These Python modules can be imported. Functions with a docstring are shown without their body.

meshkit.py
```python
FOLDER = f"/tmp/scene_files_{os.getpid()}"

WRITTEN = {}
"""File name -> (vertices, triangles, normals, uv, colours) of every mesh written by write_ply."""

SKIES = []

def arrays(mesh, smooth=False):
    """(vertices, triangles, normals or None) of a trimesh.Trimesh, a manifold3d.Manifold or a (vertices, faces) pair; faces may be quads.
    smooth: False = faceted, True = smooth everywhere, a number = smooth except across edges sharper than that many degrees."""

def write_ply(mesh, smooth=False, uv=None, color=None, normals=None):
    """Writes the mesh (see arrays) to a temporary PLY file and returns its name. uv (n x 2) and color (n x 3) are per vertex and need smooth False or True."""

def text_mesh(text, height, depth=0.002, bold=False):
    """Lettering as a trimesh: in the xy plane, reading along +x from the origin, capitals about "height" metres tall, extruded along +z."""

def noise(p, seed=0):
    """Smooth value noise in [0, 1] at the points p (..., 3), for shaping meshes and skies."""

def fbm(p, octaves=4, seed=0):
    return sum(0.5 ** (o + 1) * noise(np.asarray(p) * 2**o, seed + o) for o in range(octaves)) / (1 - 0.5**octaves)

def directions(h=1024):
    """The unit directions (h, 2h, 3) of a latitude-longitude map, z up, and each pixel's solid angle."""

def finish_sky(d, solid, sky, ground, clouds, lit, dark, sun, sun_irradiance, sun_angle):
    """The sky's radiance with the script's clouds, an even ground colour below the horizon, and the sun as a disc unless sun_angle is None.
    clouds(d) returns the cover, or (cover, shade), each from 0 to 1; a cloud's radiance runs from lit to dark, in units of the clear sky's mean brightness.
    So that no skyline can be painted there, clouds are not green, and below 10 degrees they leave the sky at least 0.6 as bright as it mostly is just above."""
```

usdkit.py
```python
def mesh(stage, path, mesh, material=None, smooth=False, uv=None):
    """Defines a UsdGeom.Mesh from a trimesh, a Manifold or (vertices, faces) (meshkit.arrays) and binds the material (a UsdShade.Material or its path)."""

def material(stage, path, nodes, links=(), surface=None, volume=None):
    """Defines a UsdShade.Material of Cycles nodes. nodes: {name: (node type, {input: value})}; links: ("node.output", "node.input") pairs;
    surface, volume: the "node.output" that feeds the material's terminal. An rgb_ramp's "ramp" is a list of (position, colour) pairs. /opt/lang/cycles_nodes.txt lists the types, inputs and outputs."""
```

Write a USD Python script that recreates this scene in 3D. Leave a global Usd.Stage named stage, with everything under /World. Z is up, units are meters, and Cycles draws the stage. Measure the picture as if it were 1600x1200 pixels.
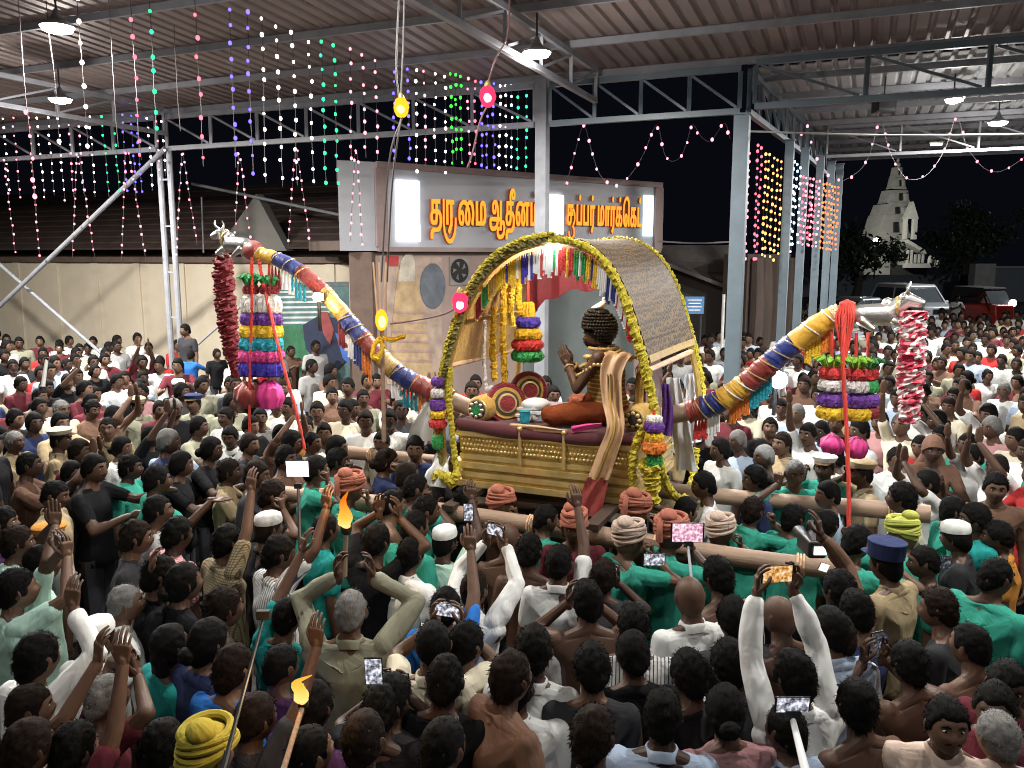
import math, random, json
import numpy as np, trimesh, manifold3d as m3
from manifold3d import Manifold, CrossSection
from shapely import geometry as sg, affinity as sa, union_all
import usdkit, meshkit
from pxr import Usd, UsdGeom, UsdLux, UsdShade, Gf, Sdf, Vt

stage = Usd.Stage.CreateInMemory()
UsdGeom.SetStageUpAxis(stage, 'Z'); UsdGeom.SetStageMetersPerUnit(stage, 1.0)
UsdGeom.Xform.Define(stage, '/World'); UsdGeom.Scope.Define(stage, '/World/Looks')

# ------------------------------------------------------------------ camera, sky, moon, exposure
H, PITCH, FPX = 3.35, math.atan(200/1300.), 1300.0          # eye height, looking down, focal length for a 1600 px wide picture
EXPOSURE = 0.0
cam = UsdGeom.Camera.Define(stage, '/World/camera')
cam.CreateHorizontalApertureAttr(36.0); cam.CreateVerticalApertureAttr(27.0)
cam.CreateFocalLengthAttr(36.0*FPX/1600); cam.CreateClippingRangeAttr((0.05, 2000.0))
cam.CreateExposureAttr(EXPOSURE)
cam.AddTranslateOp().Set((0, 0, H)); cam.AddRotateXOp().Set(90-math.degrees(PITCH))

dome = UsdLux.DomeLight.Define(stage, '/World/night_sky')
SUN_EL, SUN_ROT = math.radians(-5.0), math.radians(200)
sky_mat = usdkit.material(stage, '/World/Looks/sky', {
    's': ('sky_texture', {'sky_type': 'single_scattering', 'sun_disc': False, 'sun_elevation': SUN_EL, 'sun_rotation': SUN_ROT}),
    'glow': ('color', {'value': (0.045, 0.055, 0.095)}), 'm': ('mix_color', {'blend_type': 'add', 'fac': 1.0, 'use_clamp': False}),           # a faint town glow
    'b': ('background_shader', {'strength': 0.05})}, [('s.color', 'm.a'), ('glow.color', 'm.b'), ('m.result', 'b.color')], surface='b.background')
UsdShade.MaterialBindingAPI.Apply(dome.GetPrim()).Bind(sky_mat)
moon = UsdLux.DistantLight.Define(stage, '/World/moon')
moon.CreateIntensityAttr(0.004); moon.CreateAngleAttr(0.5); moon.CreateNormalizeAttr(True); moon.CreateColorAttr((0.8, 0.88, 1.0))
moon.AddRotateXYZOp().Set((50, 0, 20))

# the site is turned 23 degrees: U runs along the eave to the right and towards us, V runs back along the side columns
TH = math.radians(23.0)
U = np.array([math.cos(TH), -math.sin(TH), 0]); V = np.array([math.sin(TH), math.cos(TH), 0]); Z = np.array([0, 0, 1.0])
SITE_DEG = -23.0
def S(u, v, z=0.0): return U*u+V*v+Z*z
def ray(px, py):
    d = np.array([0, math.cos(PITCH), -math.sin(PITCH)])+np.array([1, 0, 0])*(px-800)/FPX+np.array([0, math.sin(PITCH), math.cos(PITCH)])*(600-py)/FPX
    return d
EYE = np.array([0, 0, H])
def at_y(px, py, y): d = ray(px, py); return EYE+d*(y/d[1])
def at_z(px, py, z): d = ray(px, py); return EYE+d*((z-H)/d[2])
def at_plane(px, py, p, n): d = ray(px, py); n = np.asarray(n, float); return EYE+d*(np.dot(np.asarray(p)-EYE, n)/np.dot(d, n))

# ------------------------------------------------------------------ mesh helpers
def T(v, f): return trimesh.Trimesh(np.asarray(v, float), np.asarray(f, int), process=False)
def cat(ms):
    ms = [m for m in ms if m is not None and len(m.faces)]
    vs, fs, n = [], [], 0
    for m in ms: vs.append(m.vertices); fs.append(np.asarray(m.faces)+n); n += len(m.vertices)
    return T(np.vstack(vs), np.vstack(fs))
def box(c, s, rot=None):
    m = trimesh.creation.box(s)
    if rot is not None: m.apply_transform(rot)
    m.apply_translation(c); return m
def obox(a, b, w, h, up=(0, 0, 1)):
    """A bar from a to b, w wide and h high."""
    a, b = np.asarray(a, float), np.asarray(b, float); d = b-a; L = np.linalg.norm(d); d = d/L
    s = np.cross(d, up)
    if np.linalg.norm(s) < 1e-6: s = np.cross(d, (1, 0, 0))
    s /= np.linalg.norm(s); t = np.cross(s, d)
    m = trimesh.creation.box((1, 1, 1)); v = m.vertices
    m.vertices = (a+b)/2+np.outer(v[:, 0]*L, d)+np.outer(v[:, 1]*w, s)+np.outer(v[:, 2]*h, t); return m
def frames(pts):
    pts = np.asarray(pts, float); t = np.gradient(pts, axis=0); t /= np.maximum(np.linalg.norm(t, axis=1, keepdims=True), 1e-9)
    n = np.cross(t[0], (0.31, 0.17, 0.93)); n /= np.linalg.norm(n); N = []
    for k in range(len(pts)):
        n = n-t[k]*np.dot(n, t[k]); n /= np.linalg.norm(n); N.append(n)
    N = np.array(N); return pts, t, N, np.cross(t, N)
def tube(pts, r, seg=8, cap=True, prof=None):
    pts, t, n, b = frames(pts); k = len(pts); r = np.broadcast_to(np.asarray(r, float), (k,))
    a = np.linspace(0, 2*np.pi, seg, endpoint=False)
    ring = (np.cos(a)[None, :, None]*n[:, None]+np.sin(a)[None, :, None]*b[:, None])*r[:, None, None]
    if prof is not None: ring = ring*prof[:, :, None]
    v = (pts[:, None]+ring).reshape(-1, 3); f = []
    for i in range(k-1):
        for j in range(seg):
            p, q = i*seg+j, i*seg+(j+1) % seg
            f += [(p, q, q+seg), (p, q+seg, p+seg)]
    if cap:
        v = np.vstack([v, pts[0], pts[-1]]); c0, c1 = len(v)-2, len(v)-1
        for j in range(seg):
            f += [(c0, (j+1) % seg, j), (c1, (k-1)*seg+j, (k-1)*seg+(j+1) % seg)]
    return T(v, f)
def rod(a, b, r, seg=8): return tube([a, b], r, seg)
def lathe(profile, seg=24, flute=0.0, nfl=0, seed=0):
    """profile: (r, z) pairs bottom to top; optional fluting."""
    a = np.linspace(0, 2*np.pi, seg, endpoint=False); v, f = [], []
    mod = 1+flute*np.cos(a*nfl) if nfl else np.ones(seg)
    for r, z in profile: v += [(r*m*math.cos(x), r*m*math.sin(x), z) for x, m in zip(a, mod)]
    for i in range(len(profile)-1):
        for j in range(seg):
            p, q = i*seg+j, i*seg+(j+1) % seg
            f += [(p, q, q+seg), (p, q+seg, p+seg)]
    v = v+[(0, 0, profile[0][1]), (0, 0, profile[-1][1])]; n = len(v)
    for j in range(seg):
        f += [(n-2, (j+1) % seg, j), (n-1, (len(profile)-1)*seg+j, (len(profile)-1)*seg+(j+1) % seg)]
    return T(v, f)
def ell(c, r, sub=2, rot=None):
    m = trimesh.creation.icosphere(sub, 1.0); m.vertices = m.vertices*np.asarray(r)
    if rot is not None: m.apply_transform(rot)
    m.apply_translation(c); return m
def prism(poly, h, fr=None):
    """Extrude a shapely polygon by h; fr = (origin, ex, ey, ez) places it."""
    ms = [trimesh.creation.extrude_polygon(g, h, engine='earcut') for g in getattr(poly, 'geoms', [poly]) if g.area > 1e-9]
    m = cat(ms)
    if fr is not None:
        o, ex, ey, ez = [np.asarray(x, float) for x in fr]; v = m.vertices
        m.vertices = o+np.outer(v[:, 0], ex)+np.outer(v[:, 1], ey)+np.outer(v[:, 2], ez)
        if np.dot(np.cross(ex, ey), ez) < 0: m.faces = m.faces[:, ::-1]
    return m
def bez(p, n=24):
    """Smooth curve through the points (Catmull-Rom)."""
    p = np.asarray(p, float); p = np.vstack([2*p[0]-p[1], p, 2*p[-1]-p[-2]]); out = []
    k = len(p)-3; per = max(2, n//k)
    for i in range(k):
        a, b, c, d = p[i:i+4]
        for t in np.linspace(0, 1, per, endpoint=False):
            out.append(0.5*((2*b)+(-a+c)*t+(2*a-5*b+4*c-d)*t*t+(-a+3*b-3*c+d)*t**3))
    out.append(p[-2]); return np.array(out)
def Rz(a): return trimesh.transformations.rotation_matrix(a, (0, 0, 1))
def Rx(a): return trimesh.transformations.rotation_matrix(a, (1, 0, 0))
def Ry(a): return trimesh.transformations.rotation_matrix(a, (0, 1, 0))
def basis(ex, ey, ez, o=(0, 0, 0)):
    m = np.eye(4); m[:3, 0], m[:3, 1], m[:3, 2], m[:3, 3] = ex, ey, ez, o; return m
def moved(m, M): m = m.copy(); m.apply_transform(M); return m

# ------------------------------------------------------------------ prim helpers
used = {}
def numbered(name, parent='/World'):
    k = used.get((parent, name), 0); used[(parent, name)] = k+1
    return parent+'/'+(name if k == 0 else f'{name}_{k:03d}')
def meta(prim, label=None, cat_=None, group=None, kind=None):
    for key, val in (('label', label), ('category', cat_), ('group', group), ('kind', kind)):
        if val: prim.SetCustomDataByKey(key, val)
def thing(name, label, cat_, loc=(0, 0, 0), rotz=0.0, group=None, kind=None):
    x = UsdGeom.Xform.Define(stage, numbered(name)); x.AddTranslateOp().Set(Gf.Vec3d(*map(float, loc)))
    if rotz: x.AddRotateZOp().Set(float(rotz))
    meta(x.GetPrim(), label, cat_, group, kind); x.M = np.linalg.inv(trimesh.transformations.translation_matrix(loc) @ Rz(math.radians(rotz)))
    TH_M[str(x.GetPath())] = x.M; return x
TH_M = {}
def obj(name, mesh, mat, parent=None, smooth=False, label=None, cat_=None, group=None, kind=None, world=True):
    """One Mesh prim. A part's mesh is given in world coordinates and stored in its thing's own (world=False: already local)."""
    pp = '/World' if parent is None else str(parent.GetPath())
    path = numbered(name, pp)
    if parent is not None and world:
        root = '/'.join(pp.split('/')[:3]); M = TH_M.get(root)
        if M is not None: mesh = moved(mesh, M)
    p = usdkit.mesh(stage, path, mesh, MAT(mat), smooth=smooth)
    meta(p.GetPrim(), label, cat_, group, kind); return p
def one(name, mesh, mat, label, cat_, group=None, kind=None, smooth=False):
    """A thing that is one mesh; its own origin stays at the world origin."""
    return obj(name, mesh, mat, None, smooth, label, cat_, group, kind)

# ------------------------------------------------------------------ materials
LOOKS = {}
def MAT(m):
    return LOOKS[m] if isinstance(m, str) else m
def mk(name, col, rough=0.6, metal=0.0, var=0.25, scale=6.0, bump=0.0, bscale=40.0, spec=0.5, col2=None, vec=(1, 1, 1), dist=0.01, sheen=0.0, coat=0.0, dirt=None, obj_space=True):
    """Principled material with a colour that wavers by noise and fine relief."""
    c = np.array(col, float); c2 = np.array(col2, float) if col2 is not None else c*(1-var)
    n = {'tc': ('texture_coordinate', {}), 'mp': ('mapping', {'scale': vec}),
         'n': ('noise_texture', {'scale': scale, 'detail': 4.0, 'roughness': 0.6}),
         'r': ('rgb_ramp', {'ramp': [(0.3, tuple(c2)), (0.7, tuple(c))]}),
         'p': ('principled_bsdf', {'roughness': rough, 'metallic': metal, 'specular_ior_level': spec, 'sheen_weight': sheen, 'coat_weight': coat})}
    src = 'tc.object' if obj_space else 'tc.generated'
    l = [(src, 'mp.vector'), ('mp.vector', 'n.vector'), ('n.fac', 'r.fac'), ('r.color', 'p.base_color')]
    if bump:
        n['bn'] = ('noise_texture', {'scale': bscale, 'detail': 3.0, 'roughness': 0.6}); n['b'] = ('bump', {'strength': bump, 'distance': dist})
        l += [('mp.vector', 'bn.vector'), ('bn.fac', 'b.height'), ('b.normal', 'p.normal')]
    LOOKS[name] = usdkit.material(stage, '/World/Looks/'+name, n, l, surface='p.BSDF'); return LOOKS[name]
def glow(name, col, strength):
    LOOKS[name] = usdkit.material(stage, '/World/Looks/'+name, {'e': ('emission', {'color': col, 'strength': strength})}, [], surface='e.emission')
def skin_like(name, col): return mk(name, col, rough=0.55, var=0.25, scale=14, bump=0.15, bscale=200, dist=0.002, spec=0.35)
def cloth(name, col, var=0.16, rough=0.85, bump=0.45, jit=0.28, stripe=None):
    """Shirt cloth: soft creases, and a tone that differs from one wearer to the next."""
    n = {'tc': ('texture_coordinate', {}), 'mp': ('mapping', {'scale': (1, 1, 0.5)}), 'n': ('noise_texture', {'scale': 4.0, 'detail': 3.0}), 'r': ('rgb_ramp', {'ramp': [(0.3, tuple(np.array(col)*(1-var))), (0.7, tuple(col))]}),
         'oi': ('object_info', {}), 'mr': ('map_range', {'to_min': 1.0-jit, 'to_max': 1.08}), 'h': ('hsv', {}),
         'bn': ('noise_texture', {'scale': 9.0, 'detail': 2.0, 'roughness': 0.5, 'distortion': 1.2}), 'b': ('bump', {'strength': bump, 'distance': 0.03}), 'p': ('principled_bsdf', {'roughness': rough, 'specular_ior_level': 0.08})}
    l = [('tc.object', 'mp.vector'), ('mp.vector', 'n.vector'), ('n.fac', 'r.fac'), ('r.color', 'h.color'), ('oi.random', 'mr.value'), ('mr.result', 'h.value'), ('h.color', 'p.base_color'), ('mp.vector', 'bn.vector'), ('bn.fac', 'b.height'), ('b.normal', 'p.normal')]
    if stripe:                                                         # woven stripes (x) or checks (x and z)
        for k, ax in enumerate(stripe[1]): n['w%d' % k] = ('wave_texture', {'bands_direction': ax, 'scale': stripe[2], 'profile': 'sine'}); n['g%d' % k] = ('map_range', {'from_min': 0.78, 'from_max': 0.86, 'clamp': True}); n['x%d' % k] = ('mix_color', {'b': stripe[0]}); l += [('tc.object', 'w%d.vector' % k), ('w%d.fac' % k, 'g%d.value' % k), ('g%d.result' % k, 'x%d.fac' % k), (('h.color' if k == 0 else 'x%d.result' % (k-1)), 'x%d.a' % k)]
        l = [q for q in l if q != ('h.color', 'p.base_color')]+[('x%d.result' % (len(stripe[1])-1), 'p.base_color')]
    LOOKS[name] = usdkit.material(stage, '/World/Looks/'+name, n, l, surface='p.BSDF'); return LOOKS[name]
# ================================================================== COLOURS OF THE PLACE
mk('asphalt', (0.075, 0.07, 0.066), 0.9, var=0.4, scale=1.6, bump=0.5, bscale=60)
mk('steel_paint', (0.105, 0.142, 0.172), 0.45, var=0.25, scale=3, bump=0.05, spec=0.5)
mk('steel_dull', (0.25, 0.26, 0.29), 0.5, var=0.3, scale=4)
mk('roof_sheet_a', (0.27, 0.215, 0.20), 0.5, metal=0.25, var=0.35, scale=0.9, vec=(1, 0.35, 1))
mk('roof_sheet_b', (0.235, 0.187, 0.177), 0.55, metal=0.25, var=0.35, scale=1.1, vec=(1, 0.35, 1))
mk('roof_white', (0.31, 0.325, 0.33), 0.75, metal=0.0, var=0.2, scale=0.9, vec=(1, 0.35, 1))
mk('plaster_cream', (0.60, 0.53, 0.41), 0.9, var=0.16, scale=0.8, bump=0.25, bscale=30, col2=(0.50, 0.43, 0.33))
mk('plaster_dark', (0.16, 0.12, 0.10), 0.9, var=0.3, scale=1.2, bump=0.2)
mk('tile_brown', (0.10, 0.065, 0.055), 0.85, var=0.4, scale=2.5, bump=0.3)
mk('brown_paint', (0.13, 0.085, 0.065), 0.7, var=0.3)
mk('sign_grey', (0.38, 0.39, 0.43), 0.45, var=0.08, scale=2)
mk('sign_frame', (0.30, 0.22, 0.21), 0.5, var=0.15)
mk('concrete', (0.34, 0.33, 0.31), 0.9, var=0.25, scale=2, bump=0.3)
mk('dark_metal', (0.04, 0.04, 0.045), 0.5)
mk('black_plastic', (0.014, 0.014, 0.016), 0.4)
mk('wire_grey', (0.17, 0.155, 0.15), 0.6)
mk('wire_dark', (0.05, 0.035, 0.04), 0.6)
glow('lamp_face', (1.0, 0.98, 0.94), 26)
glow('sign_white', (0.93, 0.96, 1.0), 5.0)
glow('sign_cyan', (0.72, 0.95, 1.0), 2.2)
glow('letter_face', (1.0, 0.30, 0.03), 1.8)
mk('letter_side', (0.55, 0.12, 0.02), 0.5)

# ================================================================== GROUND
gp = np.array([S(u, v) for u, v in ((-60, -25), (60, -25), (60, 140), (-60, 140))])
one('ground', T(np.vstack([gp, gp-[0, 0, 0.3]]), [(0, 1, 2), (0, 2, 3), (4, 6, 5), (4, 7, 6)]), 'asphalt', 'dark worn asphalt yard under the crowd', 'ground', kind='structure')

# ================================================================== STEEL SHELTER over the yard
VA, ZB, ZT = 12.05, 5.30, 5.86                                      # the eave truss: its line, bottom and top chord
def roof_z(v): return 6.02+(12.6-v)*0.055
def corrugated(u0, u1, v0, v1, zf, t=0.012, pitch=0.21, h=0.035):
    us, hs = [], []
    k = u0
    while k < u1-1e-6:
        for f, z in ((0, 0), (0.30, 0), (0.42, h), (0.60, h), (0.72, 0)):
            if k+f*pitch <= u1+1e-6: us.append(k+f*pitch); hs.append(z)
        k += pitch
    us.append(u1); hs.append(0); vs = np.linspace(v0, v1, 5); n = len(us); P, F = [], []
    for s in (0, t):
        for v in vs:
            P += [S(u, v, zf(v)+z+s) for u, z in zip(us, hs)]
    def idx(s, i, j): return s*len(vs)*n+i*n+j
    for i in range(len(vs)-1):
        for j in range(n-1):
            a, b, c, d = idx(0, i, j), idx(0, i, j+1), idx(0, i+1, j+1), idx(0, i+1, j)
            F += [(a, c, b), (a, d, c)]; a, b, c, d = [x+len(vs)*n for x in (a, b, c, d)]; F += [(a, b, c), (a, c, d)]
    return T(P, F)
shelter = thing('steel_shelter', 'long grey steel shelter with brown corrugated sheet roof over the crowd', 'shelter', S(-1.7, VA, 0), SITE_DEG)
k = 0; u = -23.1
while u < 10.4:
    obj('roof_sheet', corrugated(u, u+1.05, -6.0, 12.62, lambda v: roof_z(v)+0.004*(k % 2)), 'roof_sheet_a' if (k*7) % 3 else 'roof_sheet_b', shelter); u += 1.05; k += 1
for i, v in enumerate(np.arange(-5.2, 12.5, 1.45)):
    for u0, u1 in ((-23, -12), (-12, -1.7), (-1.7, 10.3)):
        obj('purlin', cat([obox(S(u0+.004, v, roof_z(v)-0.055), S(u1, v, roof_z(v)-0.055), 0.045, 0.09)]), 'steel_dull', shelter)
def truss(a, b, zb, zt, n, parent, mat='steel_paint', name='truss', w=0.07, slant=1):
    """A flat truss from a to b: two chords with uprights and diagonals, each a sub-part."""
    a, b = np.asarray(a, float), np.asarray(b, float)
    top = obj(name, obox(a+Z*zt, b+Z*zt, w, w*1.15), mat, parent, label=None)
    obj('chord', obox(a+Z*zb, b+Z*zb, w*1.1, w*1.15), mat, top)
    ups = [a+(b-a)*t for t in np.linspace(0, 1, n+1)]
    for p in ups: obj('upright', obox(p+Z*(zb+.04), p+Z*(zt-.04), w*0.72, w*0.72), mat, top)
    for p, q in zip(ups, ups[1:]):
        p2, q2 = (p, q) if slant > 0 else (q, p); obj('diagonal', obox(p2+Z*(zt-.05)+(q2-p2)*0.05, q2+Z*(zb+.05)-(q2-p2)*0.05, w*0.5, w*0.5), mat, top)
    return top
A = lambda u, dv=0: S(u, VA+dv)
truss(A(-22.0), A(-12.25), ZB, ZT, 9, shelter, 'steel_dull'); truss(A(-12.0), A(-4.75), ZB, ZT, 7, shelter, 'steel_dull'); truss(A(-4.5), A(-1.75), ZB, ZT, 4, shelter); truss(A(-1.55), A(9.5), ZB+0.05, ZT+0.06, 8, shelter)
# the trusses that carry the roof towards us, above and behind the picture's top edge
for u0 in (-11.9, -3.75): truss(S(u0, 11.9), S(u0, -5.5), 5.55, 5.98, 16, shelter, 'steel_dull', w=0.06)
def hcolumn(u, v, z1, name='column', w=0.2, mat='steel_paint', parent=None):
    c = S(u, v); M = basis(U, V, Z, c)
    fl = [box((s*(w/2-0.008), 0, z1/2), (0.016, w, z1)) for s in (-1, 1)]+[box((0, 0, z1/2), (w-0.034, 0.012, z1))]
    m = cat(fl); m.apply_transform(M); col = obj(name, m, mat, parent)
    bp = box((0, 0, 0.012), (w*1.9, w*1.9, 0.02)); bp.apply_transform(M); obj('base_plate', bp, mat, col); return col
def bcolumn(u, v, z1, w=0.2, mat='steel_paint', parent=None):
    m = box((0, 0, z1/2), (w, w, z1)); m.apply_transform(basis(U, V, Z, S(u, v))); col = obj('column', m, mat, parent)
    bp = box((0, 0, 0.012), (w*1.9, w*1.9, 0.02)); bp.apply_transform(basis(U, V, Z, S(u, v))); obj('base_plate', bp, mat, col)
    cp = box((0, 0, z1+0.012), (w*1.25, w*1.25, 0.02)); cp.apply_transform(basis(U, V, Z, S(u, v))); obj('cap_plate', cp, mat, col)
bcolumn(-1.70, VA-0.02, ZB-0.065, 0.20, parent=shelter)
bcolumn(-4.62, VA+0.0, 5.95, 0.17, 'steel_dull', parent=shelter)
# left: a pair of pipes with ladder ties and long cross braces
for du in (-0.11, 0.13): obj('pipe_column', rod(S(-12.1+du, VA, 0), S(-12.1+du, VA, ZB-0.04), 0.055, 10), 'steel_dull', shelter)
for z in np.arange(0.5, 5.1, 0.85): obj('ladder_tie', obox(S(-12.15, VA, z), S(-12.03, VA, z), 0.03, 0.03), 'steel_dull', shelter)
pl = (S(0, VA-0.1), V)
obj('cross_brace', tube([at_plane(258, 232, *pl), at_plane(-60, 535, *pl)], 0.045, 10), 'steel_dull', shelter)
pl2 = (S(0, VA+0.1), V)
obj('cross_brace', tube([at_plane(-50, 370, *pl2), at_plane(188, 578, *pl2)], 0.035, 10), 'steel_dull', shelter)
obj('cross_brace', tube([at_plane(285, 560, *pl2), at_plane(420, 440, *pl2)], 0.02, 10), 'steel_dull', shelter)

# ================================================================== SECOND SHELTER, over the road at the right
road_roof = thing('road_shelter', 'pale roofed steel shelter over the road at the right, on blue columns', 'shelter', S(-1.5, 18, 0), SITE_DEG)
u = -1.75; k = 0
while u < 11.0:
    obj('roof_sheet', corrugated(u, u+1.05, 12.70, 24.4, lambda v: 5.98+0.003*(k % 2)), 'roof_white', road_roof); u += 1.05; k += 1
for v in np.arange(13.2, 24.4, 1.55): obj('purlin', obox(S(-1.7, v, 5.92), S(11.2, v, 5.92), 0.05, 0.09), 'steel_dull', road_roof)
obj('edge_beam', obox(S(-1.7, 24.42, 5.92), S(11.3, 24.42, 5.92), 0.06, 0.13), 'steel_dull', road_roof)
truss(S(-1.66, 12.3), S(-1.28, 17.8), ZB+0.02, ZT, 7, road_roof); truss(S(-1.27, 17.95), S(-1.0, 24.0), ZB+0.02, ZT, 7, road_roof)
truss(S(-0.9, 18.1), S(11, 18.1), ZB, ZT, 9, road_roof, 'steel_dull', w=0.05)
for px, py in ((1235, 215), (1259, 228), (1283, 240), (1300, 248), (1313, 253)):
    p = at_z(px, py, 5.3); bcolumn(p@U, p@V, ZB-0.055, 0.14, parent=road_roof)

# ================================================================== LAMPS of the shelters
def high_bay(u, v, z, power, label, seen=True, tall=0.25, r=0.16):
    L = thing('high_bay_lamp', label, 'lamp', S(u, v, z))
    c = S(u, v, z)
    obj('housing', moved(lathe([(r*1.02, 0.0), (r*1.0, 0.025), (r*0.62, 0.05), (r*0.42, 0.075), (r*0.3, 0.10), (r*0.12, 0.17)], 20), trimesh.transformations.translation_matrix(c)), 'steel_dull', L, smooth=30)
    obj('diffuser', moved(lathe([(r*0.4, -0.062), (r*0.82, -0.042), (r*0.98, -0.003)], 20), trimesh.transformations.translation_matrix(c)), 'lamp_face', L)
    obj('hanger', rod(c+Z*0.17, c+Z*(0.17+tall), 0.012, 6), 'dark_metal', L)
    d = UsdLux.DiskLight.Define(stage, str(L.GetPath())+'/lamp_light')
    d.CreateRadiusAttr(r*0.9); d.CreateIntensityAttr(power); d.CreateColorAttr((1.0, 0.965, 0.90)); d.AddTranslateOp().Set((0, 0, -0.07)); d.CreateNormalizeAttr(True)
    d = UsdLux.SphereLight.Define(stage, str(L.GetPath())+'/lamp_spill')       # what the open lamp throws sideways and up to the roof
    d.CreateRadiusAttr(0.08); d.CreateIntensityAttr(power*0.09); d.CreateColorAttr((1.0, 0.94, 0.88)); d.AddTranslateOp().Set((0, 0, -0.18)); d.CreateNormalizeAttr(True)
    return L
LP = 105.0
high_bay(-7.56, 6.25, 5.6, LP*1.3, 'round white roof lamp at the upper left, nearest of the lit lamps')
high_bay(-10.94, 9.0, 5.6, LP*2.6, 'small white roof lamp under the far left roof, behind the hanging strings')
high_bay(-3.56, 9.1, 5.6, LP*2.2, 'white roof lamp above the supermarket sign near the yellow bulb')
high_bay(1.9, 16.9, 5.62, LP*1.9, 'white lamp under the pale road shelter at the right edge')
high_bay(1.0, 14.2, 5.62, LP*1.6, 'small flat lamp under the pale road shelter, above the zigzag lights', r=0.12)
for u, v, k, nm in ((0.3, 5.0, 0.55, 'over the palanquin front'), (-3.5, 4.2, 0.42, 'left of the palanquin'), (3.6, 6.4, 0.7, 'right of the right bull'), (-0.2, 0.8, 0.17, 'over the nearest heads'), (3.6, 1.5, 0.17, 'over the near right of the crowd'), (-5.5, 0.6, 0.17, 'over the near left of the crowd'), (-14.6, 8.8, 2.6, 'beyond the left edge before the cream wall'), (5.5, 20.5, 2.2, 'under the road shelter beyond the right edge')):
    high_bay(u, v, 5.6, LP*k, 'white roof lamp hanging above the picture, '+nm)

sl_ = thing('street_lamp', 'tall street lamp beside the far road, beyond the right edge', 'street lamp', (26.5, 36, 0)); obj('mast', rod((26.5, 36, 0), (26.5, 36, 7.0), 0.08, 8), 'dark_metal', sl_); obj('arm', rod((26.5, 36, 7.0), (25.2, 36, 7.2), 0.05, 8), 'dark_metal', sl_); obj('lantern', box((25.0, 36, 7.17), (0.7, 0.3, 0.12)), 'steel_dull', sl_); obj('diffuser', box((25.0, 36, 7.10), (0.6, 0.24, 0.02)), 'lamp_face', sl_)
d = UsdLux.SphereLight.Define(stage, str(sl_.GetPath())+'/lamp_light'); d.CreateRadiusAttr(0.2); d.CreateIntensityAttr(800); d.CreateNormalizeAttr(True); d.CreateColorAttr((0.95, 0.98, 1.0)); d.AddTranslateOp().Set((-1.5, 0, 6.85))
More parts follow.
